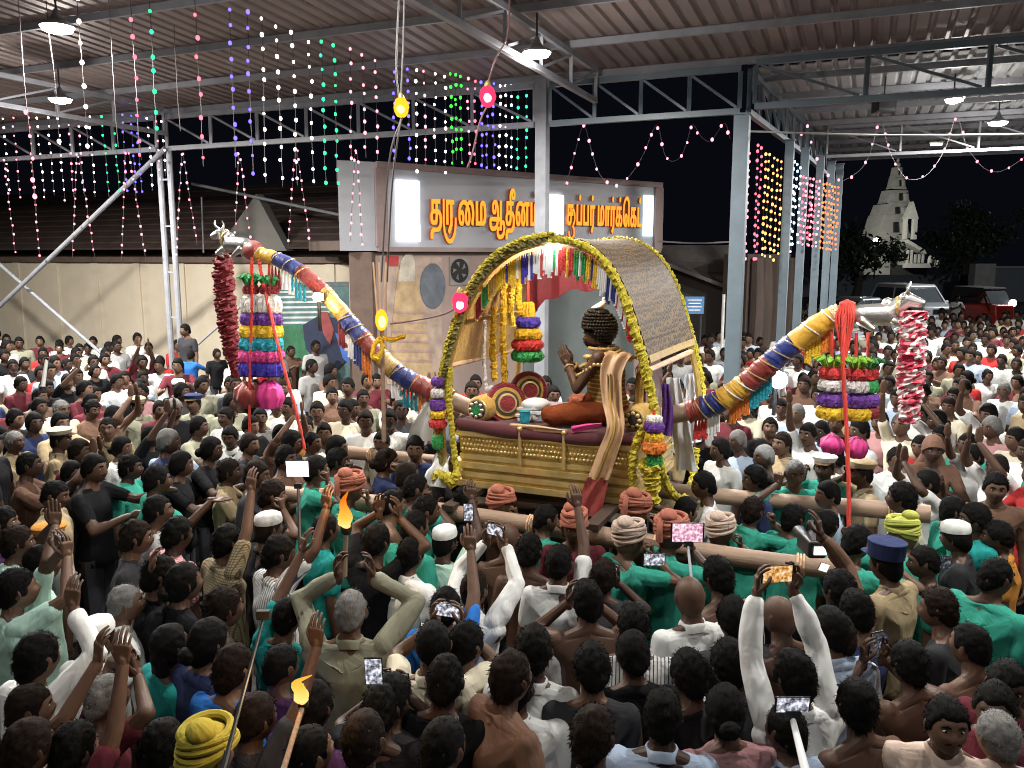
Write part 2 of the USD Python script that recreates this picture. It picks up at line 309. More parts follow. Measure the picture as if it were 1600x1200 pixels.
# ================================================================== THE SUPERMARKET CORNER
TAMIL = json.loads('{"w1":[[[[446,0],[446,90],[469,90],[470,17],[489,17],[489,69],[491,77],[498,87],[509,92],[526,92],[536,88],[542,83],[551,64],[553,40],[550,21],[546,13],[539,6],[531,2],[520,0]],[[512,18],[517,17],[525,20],[530,34],[529,61],[526,71],[520,75],[514,74],[512,69]]],[[[271,47],[275,62],[283,75],[302,88],[318,92],[337,92],[351,89],[362,83],[377,91],[396,92],[411,87],[421,78],[427,66],[430,43],[427,21],[419,-1],[399,5],[407,35],[407,51],[405,60],[402,67],[393,74],[384,75],[376,73],[375,70],[383,61],[390,44],[391,23],[389,14],[385,7],[376,0],[369,-2],[353,-1],[342,7],[336,23],[338,48],[348,70],[331,75],[314,73],[304,68],[298,62],[294,54],[311,55],[324,48],[330,34],[329,16],[325,7],[318,1],[309,-2],[296,-2],[287,1],[278,9],[272,23]],[[356,38],[357,18],[361,14],[364,14],[368,16],[370,23],[369,42],[362,58],[358,49]],[[291,27],[296,15],[303,14],[307,16],[309,30],[305,38],[298,39],[291,36]]],[[[118,6],[118,27],[120,35],[120,92],[137,92],[137,39],[130,38],[137,36],[135,8],[140,-14],[150,-32],[160,-42],[171,-48],[190,-50],[210,-42],[223,-28],[230,-14],[235,8],[235,26],[245,28],[252,27],[250,-6],[239,-34],[231,-45],[219,-56],[207,-63],[192,-67],[172,-66],[157,-60],[147,-53],[135,-40],[125,-22]]],[[[150,0],[150,90],[229,90],[229,73],[212,72],[212,-1],[188,-29],[182,-34],[167,-22],[167,-20],[189,5],[189,73],[173,72],[173,0]]],[[[0,-31],[4,-21],[14,-13],[26,-10],[59,-10],[72,-8],[85,1],[88,9],[87,27],[80,35],[75,37],[72,36],[71,21],[67,11],[63,6],[53,0],[45,-2],[20,-1],[11,3],[4,10],[0,20],[0,31],[4,41],[12,48],[12,90],[95,90],[95,73],[72,73],[72,55],[83,53],[95,48],[105,39],[109,31],[111,9],[109,0],[102,-12],[92,-20],[79,-25],[31,-28],[24,-34],[23,-51],[1,-51]],[[22,29],[26,17],[32,15],[39,15],[44,17],[49,25],[50,39],[36,39],[26,36]],[[32,55],[50,55],[50,73],[32,73]]]],"w2":[[[[496,90],[519,90],[520,17],[539,17],[539,69],[541,77],[548,87],[559,92],[576,92],[590,85],[598,73],[602,58],[602,29],[596,13],[589,6],[581,2],[570,0],[496,0]],[[562,18],[567,17],[575,20],[580,34],[579,61],[576,71],[570,75],[564,74],[562,69]]],[[[553,115],[554,126],[561,132],[571,131],[576,126],[577,115],[571,107],[561,106],[556,109]]],[[[313,29],[314,53],[320,68],[328,78],[344,88],[360,92],[379,92],[393,89],[406,82],[413,86],[430,90],[483,90],[483,73],[466,72],[466,0],[443,0],[442,73],[431,73],[419,69],[431,48],[433,22],[428,8],[418,0],[411,-2],[395,-1],[389,2],[381,12],[378,23],[379,44],[386,62],[391,68],[391,70],[383,73],[366,75],[355,73],[346,68],[336,54],[337,53],[342,55],[357,54],[364,50],[370,41],[372,34],[371,16],[367,7],[360,1],[350,-2],[338,-2],[329,1],[320,9]],[[398,23],[404,14],[410,16],[412,23],[411,43],[408,53],[405,56],[399,44]],[[333,35],[334,21],[338,15],[348,15],[351,22],[349,36],[344,39],[336,38]]],[[[191,-31],[195,-21],[205,-13],[217,-10],[250,-10],[263,-8],[276,1],[279,9],[278,27],[271,35],[266,37],[263,36],[262,21],[258,11],[254,6],[244,0],[236,-2],[211,-1],[202,3],[195,10],[191,20],[191,31],[195,41],[203,48],[203,90],[241,90],[240,108],[242,115],[246,122],[254,130],[260,133],[271,136],[287,136],[299,132],[305,126],[308,118],[307,104],[302,97],[292,93],[275,94],[267,100],[263,113],[261,112],[259,104],[260,90],[286,90],[286,73],[263,73],[263,55],[280,51],[289,46],[296,39],[302,23],[301,3],[296,-8],[283,-20],[270,-25],[257,-27],[228,-27],[220,-29],[214,-38],[214,-51],[192,-51]],[[280,109],[283,106],[289,107],[290,115],[287,120],[280,120]],[[213,29],[217,17],[223,15],[230,15],[235,17],[240,25],[241,39],[227,39],[217,36]],[[223,55],[241,55],[241,73],[223,73]]],[[[0,5],[2,21],[6,26],[14,30],[91,31],[90,54],[84,67],[81,49],[75,42],[69,39],[52,38],[43,41],[37,46],[33,53],[32,69],[35,78],[44,87],[59,92],[74,92],[83,90],[94,84],[102,76],[108,65],[112,48],[112,31],[122,31],[123,90],[146,90],[146,18],[164,20],[176,15],[184,3],[185,-15],[179,-31],[166,-43],[146,-50],[116,-51],[103,-48],[90,-39],[86,-29],[86,-20],[93,-8],[80,-16],[64,-21],[36,-22],[22,-19],[11,-13],[5,-7]],[[94,-7],[95,-8],[104,-4],[115,-4],[120,-6],[118,-20],[107,-21],[106,-26],[109,-31],[121,-34],[133,-34],[151,-30],[161,-22],[164,-13],[163,-2],[159,2],[151,3],[146,0],[146,-19],[123,-19],[122,14],[108,14],[104,4]],[[23,5],[27,-1],[35,-4],[60,-4],[76,2],[85,13],[27,14],[22,11]],[[53,60],[57,54],[62,54],[65,57],[66,69],[64,76],[58,75],[53,71]]]],"w3":[[[[1166,90],[1189,90],[1189,17],[1249,17],[1249,0],[1166,0]]],[[[1196,115],[1197,126],[1204,132],[1214,131],[1219,126],[1220,115],[1214,107],[1204,106],[1199,109]]],[[[1040,31],[1044,41],[1052,48],[1052,90],[1135,90],[1135,73],[1112,73],[1112,56],[1135,52],[1147,42],[1151,31],[1151,19],[1147,8],[1141,2],[1130,-2],[1116,-2],[1110,0],[1113,16],[1125,16],[1130,23],[1129,33],[1121,38],[1112,39],[1111,22],[1106,10],[1097,2],[1082,-2],[1067,-2],[1050,4],[1041,16]],[[1072,55],[1090,55],[1090,73],[1072,73]],[[1062,29],[1063,20],[1069,16],[1077,15],[1084,17],[1089,26],[1090,39],[1075,39],[1067,37]]],[[[912,50],[912,72],[917,94],[926,111],[941,126],[962,135],[986,136],[1003,131],[1019,116],[1023,106],[1025,92],[1025,0],[1002,0],[1002,91],[997,108],[987,117],[972,119],[960,116],[952,111],[945,104],[939,94],[933,69],[933,48],[938,28],[939,29],[940,43],[944,51],[953,58],[972,60],[981,57],[988,50],[993,37],[993,24],[989,12],[982,4],[966,-2],[952,-2],[935,4],[922,17],[915,33]],[[958,24],[962,14],[969,16],[972,21],[973,35],[968,44],[961,43],[958,39]]],[[[789,20],[791,38],[801,48],[801,90],[884,90],[884,73],[861,73],[861,56],[884,52],[896,42],[900,31],[900,19],[896,8],[890,2],[879,-2],[865,-2],[859,0],[862,16],[874,16],[879,23],[878,33],[875,36],[865,39],[861,38],[860,22],[855,10],[846,2],[837,-1],[816,-2],[807,0],[799,4],[793,10]],[[821,55],[839,55],[839,73],[821,73]],[[811,29],[812,20],[818,16],[826,15],[833,17],[838,26],[839,39],[824,39],[816,37]]],[[[849,115],[850,126],[857,132],[867,131],[872,126],[873,115],[867,107],[857,106],[852,109]]],[[[703,90],[782,90],[782,73],[765,72],[765,-1],[736,-34],[720,-22],[720,-20],[742,5],[742,72],[726,72],[726,0],[703,0]]],[[[728,115],[729,126],[736,132],[746,131],[751,126],[752,115],[746,107],[736,106],[731,109]]],[[[612,0],[612,90],[691,90],[691,73],[674,72],[674,0],[651,0],[650,73],[635,72],[635,0]]],[[[489,90],[512,90],[513,17],[532,17],[532,69],[534,77],[541,87],[552,92],[569,92],[583,85],[591,73],[595,58],[595,29],[589,13],[582,6],[574,2],[563,0],[489,0]],[[556,70],[555,18],[560,17],[568,20],[571,26],[573,34],[573,53],[570,68],[566,74],[559,75]]],[[[364,90],[443,90],[443,73],[426,72],[426,-1],[397,-34],[381,-22],[381,-20],[403,5],[403,72],[387,72],[387,0],[364,0]]],[[[389,115],[390,126],[397,132],[407,131],[412,126],[413,115],[407,107],[397,106],[392,109]]],[[[256,0],[256,90],[279,90],[280,17],[321,17],[321,90],[344,90],[344,0]]],[[[148,90],[171,90],[171,17],[212,17],[213,90],[236,90],[236,0],[148,0]]],[[[190,115],[191,126],[198,132],[208,131],[213,126],[214,115],[208,107],[198,106],[193,109]]],[[[0,20],[2,38],[12,48],[12,90],[95,90],[95,72],[106,70],[115,65],[125,53],[129,41],[129,28],[125,16],[115,4],[103,-2],[115,-14],[119,-24],[119,-35],[115,-45],[108,-53],[95,-61],[80,-65],[64,-65],[49,-61],[36,-53],[29,-45],[25,-35],[26,-23],[40,-26],[41,-36],[47,-43],[66,-50],[78,-50],[89,-47],[102,-38],[104,-32],[102,-21],[94,-14],[84,-11],[84,-6],[87,4],[93,3],[93,12],[105,15],[113,27],[113,42],[105,54],[97,57],[89,57],[90,55],[95,55],[95,39],[71,39],[70,21],[66,11],[58,3],[48,-1],[27,-2],[18,0],[10,4],[4,10]],[[75,66],[81,70],[88,71],[88,73],[71,73],[71,55],[81,55],[80,60]],[[32,55],[50,55],[50,73],[32,73]],[[22,29],[23,20],[29,16],[37,15],[44,17],[49,25],[50,39],[36,39],[27,37]]]]}')
DF = np.array([0.8, 0.6, 0]); DN = np.array([0.6, -0.8, 0])           # along the shop front (to the right and away), and its outward normal
SC = at_y(590, 392, 15.0); ZS0 = SC[2]; SC = np.array([SC[0], SC[1], 0]); ZS1 = at_y(590, 253, 15.0)[2]
SL = at_y(531, 390, 14.72); SL = np.array([SL[0], SL[1], 0]); SR = at_plane(1031, 388, SC, DN); SR = np.array([SR[0], SR[1], 0])
sign = thing('supermarket_sign', 'long grey box sign with lit orange lettering and white light panels above the shop', 'shop sign', SC)
back = -DN*0.55
def slab(pts, z0, z1):
    return prism(sg.Polygon([(p[0], p[1]) for p in pts]), z1-z0, ((0, 0, z0), (1, 0, 0), (0, 1, 0), (0, 0, 1)))
lw = nrm_ = (SL-SC)/np.linalg.norm(SL-SC)
obj('sign_box', slab([SC-DN*0.01+DF*0.02, SR-DN*0.01, SR+back, SC+back, SL+np.array([0.05, 0.6, 0]), SL], ZS0, ZS1), 'sign_grey', sign)
for a, b, z0, z1 in ((SC, SR, ZS1-0.10, ZS1+0.012), (SC, SR, ZS0-0.012, ZS0+0.07), (SC-DF*0.03, SC+DF*0.20, ZS0+0.075, ZS1-0.105), (SR-DF*0.22, SR+DF*0.03, ZS0+0.075, ZS1-0.105)):
    obj('frame_strip', slab([a, b, b+DN*0.05, a+DN*0.05], z0, z1), 'sign_frame', sign)
def on_front(px, py, off=0.0): return at_plane(px, py, SC+DN*off, DN)
for x0, x1, y0, y1, m in ((620, 655, 281, 377, 'sign_white'), (857, 878, 304, 366, 'sign_white'), (1004, 1018, 305, 369, 'sign_cyan')):
    a, b = on_front(x0, y1), on_front(x1, y1); t = on_front(x0, y0)
    obj('light_panel', slab([a, b, b+DN*0.04, a+DN*0.04], a[2], t[2]), m, sign)
def lettering(key, xa, xb, ytop, ybase):
    polys = TAMIL[key]; X = max(p[0] for g in polys for p in g[0])
    a, b = on_front(xa, ybase, 0.02), on_front(xb, ybase, 0.02); sx = np.linalg.norm((b-a)[:2])/X; hz = (on_front(xa, ytop)[2]-on_front(xa, ybase)[2])/92.0
    z0 = on_front(xa, ybase)[2]
    for g in polys:
        pg = sg.Polygon(g[0], g[1:]).buffer(0)
        pg = sa.scale(pg, sx, hz, origin=(0, 0)); o = np.array([a[0], a[1], z0])
        side = obj('letter', prism(pg, 0.055, (o, DF, Z, DN)), 'letter_side', sign)
        obj('lit_face', prism(pg.buffer(-0.004), 0.012, (o+DN*0.056, DF, Z, DN)), 'letter_face', side)
lettering('w1', 670, 757, 310, 351); lettering('w2', 762, 839, 312, 352); lettering('w3', 883, 1000, 318, 352)

shop = thing('supermarket_building', 'brown shop building under the box sign, with painted front wall', 'building', SC)
mk('shop_wall', (0.36, 0.27, 0.24), 0.85, var=0.2, scale=1.0, bump=0.2)
mk('shop_inner', (0.17, 0.20, 0.20), 0.7, var=0.3, scale=1.0)
WR = SR+DF*0.1
obj('wall', slab([SC-DN*0.15, WR-DN*0.15, WR-DN*0.9, SC-DN*0.9], 0.0, ZS0-0.03), 'shop_wall', shop)
obj('roof_slab', slab([SC-DN*0.05-DF*0.3, WR, WR-DN*3, SC-DN*3-DF*0.3], ZS0-0.015, ZS0+0.13) if False else slab([SC-DN*0.62, WR-DN*0.2, WR-DN*3, SC-DN*3], ZS0+0.02, ZS0+0.20), 'plaster_dark', shop)
p0, p1 = at_y(548, 500, 14.9), at_y(583, 500, 14.9)
obj('corner_pillar', slab([(p0[0], p0[1]), (p1[0], p1[1]), (p1[0]+0.05, p1[1]+0.4), (p0[0]+0.05, p0[1]+0.4)], 0.0, ZS0-0.02), 'brown_paint', shop)
obj('shutter', slab([SC+DF*3.4-DN*0.13, SC+DF*6.6-DN*0.13, SC+DF*6.6-DN*0.149, SC+DF*3.4-DN*0.149], 0.0, 2.9), 'shop_inner', shop)
# pictures painted on the shop wall: a temple tower, a grey oval, a black emblem, a red corner
def painted(name, pts, col, off, parent, plane=None, hole=None):
    LOOK = 'paint_%02d' % len([k for k in LOOKS if k.startswith('paint_')]); mk(LOOK, col, 0.8, var=0.45, scale=4.5, bump=0.2, bscale=30)
    n = DN if plane is None else plane[1]; base = SC-DN*0.15 if plane is None else plane[0]
    q = [at_plane(x, y, base+n*off, n) for x, y in pts]; ex = np.cross(Z, n); ex = ex/np.linalg.norm(ex)
    pg = sg.Polygon([((p-base)@ex, p[2]) for p in q]).buffer(0)
    return obj(name, prism(pg, 0.006, (base*np.array([1, 1, 0])+n*off, ex, Z, n)), LOOK, parent)
painted('painted_sky', [(604, 402), (690, 402), (690, 600), (604, 600)], (0.50, 0.38, 0.31), 0.006, shop)
painted('painted_tower', [(622, 425), (630, 404), (645, 404), (650, 425), (660, 480), (672, 560), (680, 598), (608, 598), (612, 520), (616, 470)], (0.58, 0.42, 0.24), 0.016, shop)
for i in range(6): painted('painted_tier', [(616-i*1.2, 486+i*15), (664+i*2.2, 487+i*15), (665+i*2.2, 491+i*15), (615-i*1.2, 490+i*15)], (0.50, 0.33, 0.30), 0.024, shop)
painted('painted_tower_top', [(626, 408), (634, 396), (643, 396), (648, 408), (648, 440), (622, 440)], (0.66, 0.60, 0.50), 0.025, shop)
painted('painted_red_corner', [(603, 400), (623, 400), (622, 416), (603, 416)], (0.5, 0.06, 0.06), 0.017, shop)
a = np.linspace(0, 2*np.pi, 18, endpoint=False)
painted('painted_oval', [(676+20*math.cos(t), 447+36*math.sin(t)) for t in a], (0.15, 0.17, 0.20), 0.017, shop)
painted('emblem_board', [(703, 402), (733, 402), (733, 446), (703, 446)], (0.32, 0.29, 0.28), 0.017, shop)
painted('emblem_disc', [(718+14*math.cos(t), 423+19*math.sin(t)) for t in a], (0.02, 0.02, 0.02), 0.027, shop)
for k in range(5):
    t = k*1.257+0.4
    painted('emblem_stroke', [(718+3*math.cos(t+1.5), 423+4*math.sin(t+1.5)), (718+11*math.cos(t), 423+15*math.sin(t)), (718+10*math.cos(t+0.5), 423+14*math.sin(t+0.5)), (718+1*math.cos(t), 423)], (0.22, 0.21, 0.20), 0.036, shop)

# a printed banner on the cream wall, left of the pillar
BP = (S(0, 13.55), -V)
ban = thing('printed_banner', 'teal and dark blue printed banner on the pale wall behind the blue and red pole', 'banner', S(-9.6, 13.55, 1.5), SITE_DEG)
painted('banner_sheet', [(432, 442), (545, 440), (548, 612), (432, 615)], (0.08, 0.15, 0.15), 0.004, ban, BP)
painted('banner_band', [(432, 442), (545, 440), (545, 447), (432, 448)], (0.10, 0.12, 0.13), 0.012, ban, BP)
for k in range(7): painted('banner_line', [(434, 455+8*k), (515, 454+8*k), (515, 457+8*k), (434, 458+8*k)], (0.48, 0.52, 0.52), 0.012, ban, BP)
painted('banner_green', [(434, 512), (470, 505), (482, 560), (486, 610), (434, 612)], (0.025, 0.13, 0.06), 0.012, ban, BP)
painted('banner_dark_shape', [(473, 508), (500, 492), (528, 498), (540, 520), (545, 560), (525, 580), (510, 572), (490, 560), (478, 545)], (0.012, 0.02, 0.05), 0.022, ban, BP)
painted('banner_red', [(500, 487), (512, 487), (522, 515), (516, 540), (505, 520)], (0.25, 0.05, 0.05), 0.032, ban, BP)
painted('banner_blue', [(524, 520), (546, 528), (547, 570), (536, 560)], (0.05, 0.12, 0.42), 0.032, ban, BP)

# ================================================================== CREAM WALL and the tiled house behind it
VW = 15.0
wall = thing('cream_wall', 'long cream plastered wall with a brown coping behind the crowd at the left', 'wall', S(-15, VW, 0), SITE_DEG)
w0 = at_plane(-160, 420, S(0, VW), V); w1 = at_plane(560, 420, S(0, VW), V); zt = 3.2
obj('wall_face', slab([w0*[1, 1, 0], w1*[1, 1, 0], w1*[1, 1, 0]+V*0.23, w0*[1, 1, 0]+V*0.23], 0.0, zt), 'plaster_cream', wall)
obj('coping', slab([w0*[1, 1, 0]-V*0.10, w1*[1, 1, 0]-V*0.10, w1*[1, 1, 0]+V*0.33, w0*[1, 1, 0]+V*0.33], zt+0.003, zt+0.13), 'brown_paint', wall)
for i in range(11):
    p = w0*[1, 1, 0]+(w1-w0)*[1, 1, 0]*((i+0.5)/11)
    obj('pilaster', slab([p-U*0.11-V*0.035, p+U*0.11-V*0.035, p+U*0.11-V*0.004, p-U*0.11-V*0.004], 0.0, zt-0.005), 'plaster_cream', wall)
house = thing('tiled_house', 'dark brown tiled house roof with a grey gable behind the cream wall', 'house', S(-15, 18, 0), SITE_DEG)
hw = S(-27, VW+1.2), S(-9.3, VW+1.2)
obj('wall', slab([hw[0], hw[1], hw[1]+V*5, hw[0]+V*5], 0.0, 3.5), 'plaster_dark', house)
def roof_plane(u0, u1, v0, z0, v1, z1, t=0.06):
    P = [S(u0, v0, z0), S(u1, v0, z0), S(u1, v1, z1), S(u0, v1, z1)]; P += [p-Z*t for p in P]
    return T(P, [(0, 1, 2), (0, 2, 3), (4, 6, 5), (4, 7, 6), (0, 4, 5), (0, 5, 1), (1, 5, 6), (1, 6, 2), (2, 6, 7), (2, 7, 3), (3, 7, 4), (3, 4, 0)])
for i in range(11):                                                   # overlapping courses of tiles
    f0, f1 = i/11, (i+1.12)/11
    obj('tile_course', roof_plane(-27.5, -9.0, VW+0.6+3.0*f0, 3.50+1.75*f0+0.045, VW+0.6+3.0*f1, 3.50+1.75*f1, 0.035), 'tile_brown', house)
mk('gable_grey', (0.22, 0.21, 0.19), 0.9, var=0.2, scale=1.2)
gq = [at_plane(x, y, S(0, VW+0.55), V) for x, y in ((338, 392), (400, 303), (448, 392))]
obj('gable', prism(sg.Polygon([(p@U, p[2]) for p in gq]), 0.25, (V*(VW+0.55), U, Z, V)), 'gable_grey', house)
g0, g1 = at_plane(300, 287, S(0, VW+0.4), V), at_plane(532, 336, S(0, VW+0.4), V)
obj('gutter_pipe', tube([g0, g1], 0.035, 8), 'steel_dull', house)
g0, g1 = at_plane(315, 308, S(0, VW+0.42), V), at_plane(318, 395, S(0, VW+0.42), V)
obj('down_pipe', tube([g0, g1], 0.02, 8), 'steel_dull', house)

# ================================================================== DARK SHEDS between the shop and the road
shed = thing('dark_shed', 'low dark shed with a sloping roof edge between the sign and the blue column', 'shed', (4.3, 21, 0))
mk('shed_wall', (0.05, 0.042, 0.038), 0.85, var=0.4, scale=1.0); mk('shed_roof', (0.10, 0.085, 0.08), 0.8, var=0.3)
x0, x1 = at_y(1000, 450, 21.0), at_y(1225, 450, 21.0)
obj('wall', slab([x0[:2], x1[:2], x1[:2]+[0.3, 3], x0[:2]+[0.3, 3]], 0.0, 3.2), 'shed_wall', shed)
q = [at_y(x, y, 20.6) for x, y in ((1020, 402), (1150, 452), (1150, 458), (1020, 408))]
obj('roof_edge', prism(sg.Polygon([(p[0], p[2]) for p in q]), 0.5, ((0, 20.9, 0), (1, 0, 0), Z, (0, -1, 0))), 'shed_roof', shed)
obj('roof_sheet', T([at_y(1025, 383, 22), at_y(1155, 383, 22), at_y(1150, 452, 20.6), at_y(1020, 402, 20.6)]+[p-Z*0.05 for p in (at_y(1025, 383, 22), at_y(1155, 383, 22), at_y(1150, 452, 20.6), at_y(1020, 402, 20.6))], [(0, 1, 2), (0, 2, 3), (4, 6, 5), (4, 7, 6), (0, 3, 7), (0, 7, 4), (1, 5, 6), (1, 6, 2), (2, 6, 7), (2, 7, 3)]), 'shed_roof', shed)
one('cable', tube(bez([at_y(1028, 377, 18), at_y(1085, 380, 18), at_y(1143, 378, 18)], 10), 0.018, 6), 'wire_grey', 'thin pale cable running from the sign to the blue column', 'cable')
board = thing('blue_notice_board', 'small blue notice board with white lines under the dark shed', 'notice board', (at_y(1085, 477, 17.5)))
mk('board_blue', (0.08, 0.22, 0.45), 0.5); mk('white_paint', (0.75, 0.76, 0.78), 0.5, var=0.08); mk('off_white', (0.6, 0.6, 0.57), 0.6)
c = at_y(1085, 477, 17.5); obj('panel', box(c, (0.40, 0.03, 0.36)), 'board_blue', board)
for k in range(4): obj('text_line', box(c+[0.0, -0.019, 0.11-0.07*k], (0.30-0.05*(k % 2), 0.006, 0.022)), 'white_paint', board)
for s in (-0.15, 0.15): obj('post', rod(c+[s, 0.03, -0.15], [c[0]+s, c[1]+0.03, 0], 0.02, 6), 'dark_metal', board)
pp = at_y(1131, 460, 17.0); one('thin_post', rod((pp[0], pp[1], 0), pp, 0.03, 8), 'off_white', 'thin pale post in the crowd left of the blue column', 'post')
barn = thing('brown_building', 'dark brown building side with hanging tarps behind the blue columns', 'building', S(-3.6, 21, 0), SITE_DEG)
mk('tarp_brown', (0.085, 0.06, 0.05), 0.9, var=0.4, scale=1.4, vec=(3, 3, 0.5), bump=0.4, bscale=10)
a, b = at_y(1165, 480, 19.5), at_y(1232, 480, 23.5)
obj('wall', slab([a[:2], b[:2], b[:2]+np.array([-0.4, 0.6]), a[:2]+np.array([-0.4, 0.6])], 0.0, 3.4), 'tarp_brown', barn)
for k in range(6):
    p = a*[1, 1, 0]+(b-a)*[1, 1, 0]*((k+0.5)/6)+np.array([0.10, -0.1, 0]); obj('hanging_tarp', tube([p+Z*3.3, p+Z*2.2+[0.03, 0, 0], p+Z*0.6], [0.16, 0.19, 0.17], 8), 'tarp_brown', barn)

# ================================================================== FAR RIGHT: temple tower, trees, gate, vehicles
mk('temple_white', (0.62, 0.62, 0.57), 0.85, var=0.25, scale=1.2, bump=0.4, bscale=6)
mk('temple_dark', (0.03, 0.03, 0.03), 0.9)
tw = thing('temple_tower', 'floodlit white stepped temple tower in the dark far behind the road', 'temple tower', at_y(1390, 390, 120)*[1, 1, 0], 14)
TB = at_y(1386, 400, 120)
def tier(cx, w, d, z0, z1, taper=0.86):
    a = [(-w/2, -d/2), (w/2, -d/2), (w/2, d/2), (-w/2, d/2)]; R = Rz(math.radians(14))[:3, :3]
    lo = [R@np.array([x, y, 0])+[cx, TB[1], z0] for x, y in a]; hi_ = [R@np.array([x*taper, y*taper, 0])+[cx, TB[1], z1] for x, y in a]
    return T(lo+hi_, [(0, 2, 1), (0, 3, 2), (4, 5, 6), (4, 6, 7)]+[f for i in range(4) for f in ((i, (i+1) % 4, 4+(i+1) % 4), (i, 4+(i+1) % 4, 4+i))])
def zpx(y, Y): return at_y(1390, y, Y)[2]
tx = lambda x, Y=120: at_y(x, 400, Y)[0]
for y1, y0, w, cx in ((262, 278, 16, 1392), (278, 296, 24, 1393), (298, 320, 40, 1391), (320, 340, 50, 1385), (340, 372, 60, 1382), (372, 470, 70, 1380)):
    W_ = w/1300*120*0.9; tr = obj('tier', tier(tx(cx), W_, W_*0.8, zpx(y0, 120), zpx(y1, 120), 0.80), 'temple_white', tw)
    obj('cornice', tier(tx(cx), W_*1.04, W_*0.84, zpx(y0, 120)-0.02, zpx(y0, 120)+0.28, 0.98), 'temple_white', tr)
    for k in (-1, 0, 1):
        h = zpx(y1, 120)-zpx(y0, 120)
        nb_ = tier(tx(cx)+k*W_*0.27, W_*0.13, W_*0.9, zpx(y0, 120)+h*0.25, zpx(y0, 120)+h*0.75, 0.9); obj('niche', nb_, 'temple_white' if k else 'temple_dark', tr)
fin = lathe([(0.1, 0), (0.38, 0.2), (0.42, 0.5), (0.15, 0.8), (0.22, 1.0), (0.05, 1.6)], 10); fin.apply_translation((tx(1393), TB[1], zpx(262, 120))); obj('finial', fin, 'temple_white', tw)
ps = thing('temple_hall', 'floodlit white pillared temple hall with a small gabled turret beside the tower', 'temple hall', at_y(1425, 400, 112)*[1, 1, 0])
Y2 = 112; zz = lambda y: zpx(y, Y2); xx = lambda x: tx(x, Y2)
g = sg.Polygon([(xx(1408), zz(342)), (xx(1428), zz(342)), (xx(1418), zz(315))]); obj('gable', prism(g, 1.2, ((0, Y2+0.6, 0), (1, 0, 0), Z, (0, -1, 0))), 'temple_white', ps)
for x in (1411, 1425): obj('turret_pillar', box((xx(x), Y2, (zz(342)+zz(374))/2), (0.5 if x > 1420 else 0.3, 0.8, zz(342)-zz(374)-0.01)), 'temple_white', ps)
obj('roof', T([(xx(1416), Y2-0.2, zz(374)), (xx(1446), Y2-0.2, zz(392)), (xx(1416), Y2+2, zz(374)), (xx(1446), Y2+2, zz(392)), (xx(1416), Y2-0.2, zz(380)), (xx(1446), Y2-0.2, zz(397)), (xx(1416), Y2+2, zz(380)), (xx(1446), Y2+2, zz(397))], [(0, 3, 1), (0, 2, 3), (4, 5, 7), (4, 7, 6), (0, 1, 5), (0, 5, 4), (2, 6, 7), (2, 7, 3), (0, 4, 6), (0, 6, 2), (1, 3, 7), (1, 7, 5)]), 'temple_white', ps)
for x in (1418, 1424, 1430, 1436, 1442): obj('pillar', box((xx(x), Y2, (zz(398)+zz(410))/2), (0.26, 0.3, zz(384 if x < 1430 else 398)-zz(411))), 'temple_white', ps)
obj('plinth', box((xx(1437), Y2, zz(415)), (3.9, 1.0, zz(412)-zz(419))), 'temple_white', ps)
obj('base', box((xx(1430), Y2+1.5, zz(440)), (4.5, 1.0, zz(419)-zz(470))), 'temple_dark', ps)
for k, x in enumerate((1452, 1458, 1464)): obj('statue', ell((xx(x), Y2-0.3, zz(408+2*k)), (0.32, 0.3, 0.8-0.1*k), 1), 'temple_white', ps)
fl = thing('flood_lamp', 'single bright flood lamp in the dark below the white temple tower', 'lamp', at_y(1369, 377, 95))
glow('flood_face', (1, 1, 0.95), 14); obj('bulb', ell(at_y(1369, 377, 95), (0.38, 0.2, 0.38), 2), 'flood_face', fl)
obj('mast', rod(at_y(1369, 381, 95.2), at_y(1369, 381, 95.2)*[1, 1, 0], 0.08, 6), 'dark_metal', fl)
sl = UsdLux.SphereLight.Define(stage, str(fl.GetPath())+'/lamp_light'); sl.CreateRadiusAttr(0.4); sl.CreateIntensityAttr(1500); sl.CreateNormalizeAttr(True); sl.CreateColorAttr((1, 0.97, 0.88)); sl.AddTranslateOp().Set((2.5, 9.5, 1.2))

def tree(name, label, x, y, h, r, seed, n=2600):
    g_ = np.random.default_rng(seed); t = thing(name, label, 'tree', (x, y, 0))
    tk = [tube(bez([(x, y, 0), (x+0.2, y, h*0.3), (x-0.1, y+0.1, h*0.6)], 10), np.linspace(0.4, 0.16, 11)[:len(bez([(0, 0, 0), (1, 0, 0), (2, 0, 0)], 10))], 8)]
    for k in range(7):
        a_ = k*0.9; tk.append(tube(bez([(x, y, h*(0.3+0.04*k)), (x+r*0.4*math.cos(a_), y+r*0.4*math.sin(a_), h*0.55), (x+r*0.75*math.cos(a_), y+r*0.75*math.sin(a_), h*0.72)], 8), np.linspace(0.13, 0.04, 9), 6))
    obj('trunk', cat(tk), 'bark', t)
    cl_ = g_.normal(0, 1, (26, 3))*[r*0.45, r*0.45, h*0.16]+[x, y, h*0.70]
    c_ = cl_[g_.integers(0, 26, n)]+g_.normal(0, 1, (n, 3))*r*0.17
    a_, b_ = nrm_rows2(g_.normal(0, 1, (n, 3))), nrm_rows2(g_.normal(0, 1, (n, 3))); s_ = g_.uniform(0.12, 0.30, (n, 1))
    v_ = np.stack([c_+a_*s_, c_+b_*s_*0.6, c_-a_*s_, c_-b_*s_*0.6], 1).reshape(-1, 3); i_ = np.arange(n)*4
    obj('crown', T(v_, np.vstack([np.stack([i_, i_+1, i_+2], 1), np.stack([i_, i_+2, i_+3], 1)])), 'leaf_dark', t, kind='stuff')
